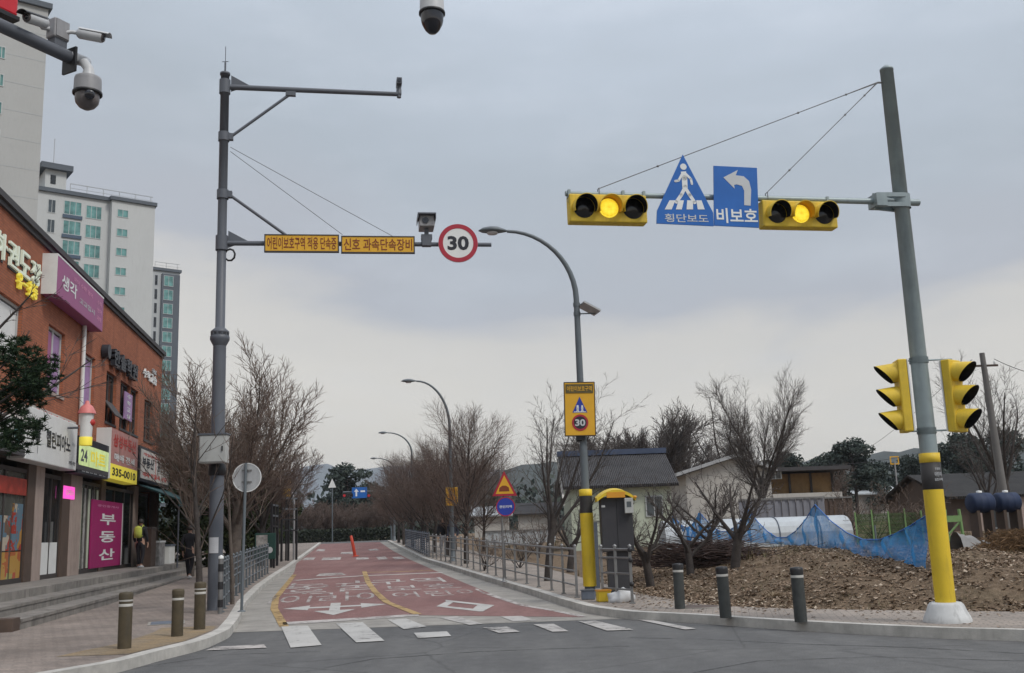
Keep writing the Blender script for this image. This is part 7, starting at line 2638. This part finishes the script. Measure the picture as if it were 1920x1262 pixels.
# grey tarpaulin heap
c = P(1828, 1001, 23)
t = thing('covered_heap', 'grey tarpaulin covered heap sloping down on the bank near the drums', 'heap', (c.x, 23, fz(c.x, 23) - .03))
b = MB()
rg = random.Random(4)
n = 14
vs = []
for j in range(6):
    for i in range(n):
        f, g_ = i / (n - 1), j / 5
        z = (.12 + .38 * (1 - f)) * math.sin(g_ * math.pi) ** .5 + .04 * rg.uniform(-1, 1) * math.sin(g_ * math.pi)
        vs.append((-.42 + .95 * f, -.4 + .9 * g_, z))
b.add(vs, [(j * n + i, j * n + i + 1, (j + 1) * n + i + 1, (j + 1) * n + i) for j in range(5) for i in range(n - 1)], True)
b.build('tarpaulin', M['tarp_grey'], t)
MB().bb(.05, .5, -.38, .3, 0, .1).build('timber', M['wood_dark'], t)
# heap of straw at the photo edge
c = P(1905, 1000, 22.5)
t = thing('straw_heap', 'heap of brown straw and stalks under the navy drums', 'heap', (c.x, 22.5, fz(c.x, 22.5)))
b = MB()
for _ in range(2600):
    x = rg.gauss(0, .42)
    z = rg.random() * .5 * math.exp(-x * x * 1.2)
    p = Vector((x, rg.gauss(0, .3), z))
    a = Vector((rg.uniform(-1, 1), rg.uniform(-1, 1), rg.uniform(-.5, .5))).normalized() * rg.uniform(.06, .16)
    b.add([p - a, p + Vector((0, 0, .012)), p + a, p - Vector((0, 0, .012))], [(0, 1, 2, 3)])
b.build('stalks', M['straw'], t)
c = GT(1462, 1128, KZ)
t = thing('straw_clump', 'pale clump of dead stalks at the foot of the bank behind the bollards', 'straw', (c.x, c.y + .25, fz(c.x, c.y + .25)))
b = MB()
for _ in range(420):
    a = rg.uniform(0, 6.28)
    d = Vector((math.cos(a) * rg.uniform(.3, 1), math.sin(a) * rg.uniform(.3, 1), rg.uniform(.1, .8))) * rg.uniform(.10, .24)
    w_ = Vector((-math.sin(a), math.cos(a), 0)) * .006
    p = Vector((rg.gauss(0, .06), rg.gauss(0, .06), .0))
    b.add([p - w_, p + w_, p + d + Vector((0, 0, -.03))], [(0, 1, 2)])
b.build('stalks', make_leaf('pale_stalk', [(0.0, (0.22, 0.16, 0.10)), (1.0, (0.42, 0.34, 0.24))]), t)
# concrete utility pole and wires
up_ = P(1884, 930, 36)
ub = Vector((up_.x, 36, fz(up_.x, 36) - .1))
utop = P(1841, 662, 36)
t = thing('utility_pole', 'leaning grey concrete utility pole behind the signal mast', 'pole', ub)
b = MB(ub)
b.tube([ub, ub.lerp(utop, .5), utop], [.17, .13, .09], 12)
b.build('pole', mat('pole_concrete', (.15, .145, .14), .85, .15, 2, stain=.3), t)
MB(ub).bar(ub.lerp(utop, .93) + Vector((-.5, 0, 0)), ub.lerp(utop, .93) + Vector((.5, 0, 0)), .07).build('cross_arm', M['wood_dark'], t)
b = MB(ub)
for x in (-.4, 0, .4):
    b = MB(ub).lathe([(.04, 0), (.05, .06), (.03, .12), (0, .13)], ub.lerp(utop, .93) + Vector((x, 0, .035)), 8)
    b.build('insulator', M['white'], t)
yp = P(1684, 930, 70)
yb = Vector((yp.x, 70, gz(70) + .1))
t = thing('marker_pole', 'thin far pole with a small yellow square frame on top', 'pole', yb)
zt = P(1684, 866, 70).z - yb.z
MB().tube([(0, 0, 0), (0, 0, zt)], .05, 6).build('pole', M['cam_grey'], t)
MB().bb(-.3, .3, -.03, .03, zt + .32, zt + .39).bb(-.3, -.23, -.03, .03, zt - .1, zt + .32).bb(.23, .3, -.03, .03, zt - .1, zt + .32).bb(-.3, .3, -.03, .03, zt - .17, zt - .1).build('frame', M['panel_yellow'], t)
def wire(label, a, c, sag, r=.012):
    a, c = Vector(a), Vector(c)
    t = MB(a).tube([a.lerp(c, k / 16) - Vector((0, 0, sag * 4 * (k / 16) * (1 - k / 16))) for k in range(17)], r, 4, False).build('power_line', M['wire'])
    t.location = a
    tag(t, label, 'power line')
wire('thin power line sagging from the utility pole over the field', ub.lerp(utop, .95) + Vector((-.4, 0, .1)), P(1560, 868, 110), .8)
wire('lower thin power line running towards the dark pines', ub.lerp(utop, .55), P(1480, 858, 120), .9)
wire('thin power line from the utility pole out past the photo edge', ub.lerp(utop, .95) + Vector((.4, 0, .1)), P(2100, 700, 30), .4)

# things at the far junction
gb = P(735, 1000, 92)
gb = Vector((gb.x, 92, gz(92)))
t = thing('signal_mast', 'far grey signal mast at the junction, half hidden by trees', 'mast', gb)
zt = P(670, 922, 92).z - gb.z
MB().tube([(0, 0, 0), (0, 0, zt + 1.0)], .12, 10).build('pole', M['lamp_grey'], t)
MB().tube([(0, 0, zt), (P(640, 0, 92).x - gb.x, 0, zt)], .06, 8).build('arm', M['lamp_grey'], t)
def far_sign(px, py, w_, h_, m, label, cat='road sign', name='direction_sign'):
    c = P(px, py, 91.8)
    t = thing(name, label, cat, c)
    bevel(MB().bb(-w_ / 2, w_ / 2, -.03, .05, -h_ / 2, h_ / 2).build('panel', m, t), .02)
    return t
t = far_sign(674, 924, 1.35, .95, M['blue'], 'far blue road sign hanging from the junction mast')
MB().prism([(-.35, -.3), (-.2, -.3), (-.2, .1), (-.05, .1), (-.28, .36), (-.5, .1), (-.35, .1)], -.031, .004).bb(.1, .5, -.035, -.031, .05, .2).build('arrow', M['mark'], t)
for px, lab in ((652, 'far dark traffic light on one end of the blue sign'), (698, 'far dark traffic light between the blue sign and its mast')):
    t = far_sign(px, 929, 1.0, .36, M['black'], lab, 'traffic light', 'traffic_light')
    for k in (-1, 0, 1):
        MB().disc(k * .3, 0, .12, -.03, .02, 14).build('lens', M['beacon'] if k == -1 else M['lens_off'], t)
tb = P(623, 1000, 93)
tb = Vector((tb.x, 93, gz(93)))
c = P(623, 906, 93)
t = thing('warning_sign', 'far white triangle sign against the dark pine', 'road sign', tb)
MB().tube([(0, .05, 0), (0, .05, c.z - tb.z)], .05, 8).build('pole', M['lamp_grey'], t)
MB().prism([(-.36, c.z - tb.z - .4), (.36, c.z - tb.z - .4), (0, c.z - tb.z + .42)], .0, .03).build('plate', M['white'], t)
# low roofs glimpsed between the trees beyond the railing
for k, (px0, px1, Y, rp_, ep, rm, wm, lab) in enumerate(((880, 960, 82, 952, 966, 'tarp_white', 'wall_white', 'pale roofed low house glimpsed past the bump sign'), (962, 1050, 90, 945, 962, 'roof_tile', 'wall_white', 'grey roofed low house glimpsed between bump sign and open tree'), (1548, 1690, 95, 915, 926, 'tarp_white', 'wall_white', 'far white roofed shed under the pines'))):
    gable_house(lab, 'house', px0, px1, Y, rp_, ep, 5, M[rm], M[wm])

# ------------------------------------------------------------------ people
def skinned(name, chains, m, parent, sub=1):
    """chains: lists of (point, radius); points shared by position become one joint"""
    vs, es, rs, idx = [], [], [], {}
    for ch in chains:
        prev = None
        for p, r in ch:
            k = tuple(round(x, 4) for x in p)
            if k not in idx:
                idx[k] = len(vs)
                vs.append(p)
                rs.append(r if isinstance(r, tuple) else (r, r))
            i = idx[k]
            if prev is not None and prev != i and (prev, i) not in es:
                es.append((prev, i))
            prev = i
    me = bpy.data.meshes.new(name)
    me.from_pydata([tuple(v) for v in vs], es, [])
    me.materials.append(m)
    o = bpy.data.objects.new(name, me)
    COL.objects.link(o)
    o.parent = parent
    sk = o.modifiers.new('skin', 'SKIN')
    sk.use_smooth_shade = True
    if not me.skin_vertices:
        bpy.context.view_layer.objects.active = o
        bpy.ops.mesh.customdata_skin_add()
    ly = me.skin_vertices[0].data
    for i, r in enumerate(rs):
        ly[i].radius = r
        ly[i].use_root = (i == 0)
    ss = o.modifiers.new('subdivision', 'SUBSURF')
    ss.levels = ss.render_levels = sub
    return o

def person(label, loc, rz, stride, h, top, legs, shoes, hair=True, coat_len=.0, arm_bend=.3, group=None):
    k = h / 1.70
    t = thing('person', label, 'person', loc, rz, group)
    V = lambda x, y, z: Vector((x * k, y * k, z * k))
    sw = stride
    hipL, hipR = V(.09, 0, .92), V(-.09, 0, .92)
    kneeL, kneeR = V(.095, -.10 * sw - .02, .50), V(-.095, .04 * sw - .03, .50)
    ankL, ankR = V(.095, -.24 * sw, .085), V(-.095, .27 * sw, .085 + .06 * abs(sw))
    pel, spn, chs, nck = V(0, 0, .96), V(0, .01, 1.12), V(0, .015, 1.34), V(0, .0, 1.47)
    shL, shR = V(.17, .015, 1.38), V(-.17, .015, 1.38)
    elL, elR = V(.225, .10 * sw + .03, 1.11), V(-.225, -.10 * sw + .03, 1.11)
    wrL, wrR = V(.22, .10 * sw - .10 * arm_bend * 2, .88), V(-.22, -.14 * sw - .10 * arm_bend * 2, .88)
    body = [[(pel, .11 * k), (spn, .105 * k), (chs, .12 * k), (nck, .05 * k), (V(0, -.005, 1.53), .052 * k), (V(0, -.01, 1.60), (.078 * k, .09 * k)), (V(0, -.002, 1.66), (.068 * k, .078 * k)), (V(0, 0, 1.70), .035 * k)],
            [(pel, .11 * k), (hipL, .085 * k), (kneeL, .052 * k), (ankL, .036 * k), (ankL + V(0, -.13, -.05), .03 * k)],
            [(pel, .11 * k), (hipR, .085 * k), (kneeR, .052 * k), (ankR, .036 * k), (ankR + V(0, -.13, -.05), .03 * k)]]
    for sh, el, wr, s_ in ((shL, elL, wrL, 1), (shR, elR, wrR, -1)):
        palm = wr + V(0, -.02, -.075)
        body.append([(chs, .12 * k), (sh, .058 * k), (el, .04 * k), (wr, .026 * k), (palm, (.032 * k, .016 * k))])
        for q, (dx, L) in enumerate(((-.028, .07), (-.010, .085), (.010, .08), (.026, .062))):
            b0 = palm + V(0, dx, -.03)
            body.append([(palm, (.032 * k, .016 * k)), (b0, .009 * k), (b0 + V(-.006 * s_, 0, -L * .55), .0085 * k), (b0 + V(-.018 * s_, 0, -L), .007 * k)])
        body.append([(palm, (.032 * k, .016 * k)), (palm + V(-.012 * s_, -.04, .012), .010 * k), (palm + V(-.02 * s_, -.055, -.03), .008 * k)])
    body.append([(V(0, -.01, 1.60), (.078 * k, .09 * k)), (V(0, -.098, 1.585), .014 * k)])
    for s_ in (-1, 1):
        body.append([(V(0, -.01, 1.60), (.078 * k, .09 * k)), (V(.082 * s_, .005, 1.595), .016 * k)])
    skinned('body', body, M['skin'], t)
    eb = MB()
    for s_ in (-1, 1):
        MB().lathe([(0, -.012), (.012, 0), (0, .012)], V(.03 * s_, -.088, 1.615), 8).build('eye', M['ink'], t)
    MB().box(V(0, -.092, 1.555), (.045, .012, .008)).build('mouth', M['red_text'], t)
    jk = [[(V(0, 0, .90 - coat_len), (.16 * k + coat_len * .05, .12 * k + coat_len * .05)), (pel, (.155 * k, .125 * k)), (spn, (.145 * k, .12 * k)), (chs, (.17 * k, .125 * k)), (V(0, 0, 1.455), .075 * k), (V(0, -.0, 1.50), .066 * k)]]
    for sh, el, wr in ((shL, elL, wrL), (shR, elR, wrR)):
        jk.append([(chs, (.17 * k, .125 * k)), (sh, .08 * k), (el, .062 * k), (wr.lerp(el, .08), .046 * k)])
    skinned('jacket', jk, top, t)
    tr = [[(V(0, 0, .98), .13 * k), (V(0, 0, .93), (.135 * k, .115 * k)), (hipL + V(.0, 0, -.06), .10 * k), (kneeL, .07 * k), (ankL + V(0, 0, .03), .055 * k)],
          [(V(0, 0, .93), (.135 * k, .115 * k)), (hipR + V(0, 0, -.06), .10 * k), (kneeR, .07 * k), (ankR + V(0, 0, .03), .055 * k)]]
    skinned('trousers', tr, legs, t)
    for an in (ankL, ankR):
        skinned('shoe', [[(an + V(0, .04, -.03), .044 * k), (an + V(0, -.06, -.045), (.045 * k, .036 * k)), (an + V(0, -.16, -.055), (.042 * k, .028 * k))]], shoes, t)
    hb = MB()
    n = 16
    prof = []
    for i in range(7):
        a = i / 6 * math.pi * .62
        prof.append((math.sin(a) * .098 * k, math.cos(a) * .115 * k))
    hb.lathe(prof, V(0, .018, 1.605), n)
    o = hb.build('hair', M['hair'], t)
    so = o.modifiers.new('thick', 'SOLIDIFY')
    so.thickness = .012
    return t
plat_p = BW.pt(BW.sz(262, 1060, .85)[0], PLAT, .85)
awayz = BW.rz + R(90)
pr = person('person in dark clothes with a lime backpack standing on the shop platform', plat_p, R(170), .3, 1.66, M['cloth_black'], M['cloth_black'], M['mark_grey'])
b = MB()
b.lathe([(.02, -.2), (.13, -.19), (.15, -.05), (.145, .12), (.08, .2), (0, .21)], (0, .19, 1.22), 16)
for v in b.v:
    v.y = .19 + (v.y - .19) * .6
bag = b.build('backpack', M['bag_lime'], thing('backpack', 'lime green backpack worn by the person on shop platform', 'bag', plat_p, R(170)))
b = MB()
for s_ in (-1, 1):
    b = MB().tube([(.08 * s_, .13, 1.34), (.10 * s_, .02, 1.46), (.11 * s_, -.12, 1.34), (.10 * s_, -.10, 1.18), (.10 * s_, .10, 1.08)], .016, 6)
    b.build('strap', M['bag_lime'], bag.parent)
p2 = GT(354, 1086, KZ)
pr = person('person in long black coat carrying an orange bag, walking beside the brick steps', p2, R(175), .75, 1.72, M['cloth_black'], M['cloth_black'], M['white'], coat_len=.28)
ob_ = thing('shopping_bag', 'orange bag hanging from the hand of the black coated person', 'bag', p2, R(175))
b = MB()
b.add([(-.36, -.12, .45), (-.33, .12, .45), (-.26, .12, .45), (-.25, -.12, .45), (-.34, -.13, .74), (-.32, .12, .74), (-.26, .12, .74), (-.26, -.13, .74)], [(3, 2, 1, 0), (4, 5, 6, 7), (0, 1, 5, 4), (1, 2, 6, 5), (2, 3, 7, 6), (3, 0, 4, 7)])
bevel(b.build('body', M['bag_orange'], ob_), .02)
MB().tube([(-.30, -.08, .73), (-.29, -.06, .83), (-.29, .0, .84), (-.30, .05, .73)], .008, 6).build('handle', M['bag_orange'], ob_)
p3 = GT(818, 1043, KZ)
person('person in black walking on the pavement behind the railing, nearer the road lamp', GT(819, 1044, KZ) + Vector((.3, 0, 0)), R(5), .6, 1.72, M['cloth_black'], M['cloth_white'], M['white'])
person('person in dark navy jacket with pale collar walking towards viewer behind the railing', GT(837, 1044, KZ) + Vector((.3, 0, 0)), R(-8), .5, 1.66, M['cloth_navy'], M['cloth_navy'], M['cloth_black'])

# ------------------------------------------------------------------ the air between here and the hills
m, t_ = newmat('hazy_air')
vol = t_.n('ShaderNodeVolumePrincipled', ins={'Color': (0.80, 0.86, 0.95, 1), 'Density': 0.00022, 'Anisotropy': 0.2})
t_.n('ShaderNodeOutputMaterial', ins={1: vol.outputs[0]})
hzb = MB().bb(-1700, 1700, -420, 1900, -4, 130).build('haze', m)
tag(hzb, kind='stuff')
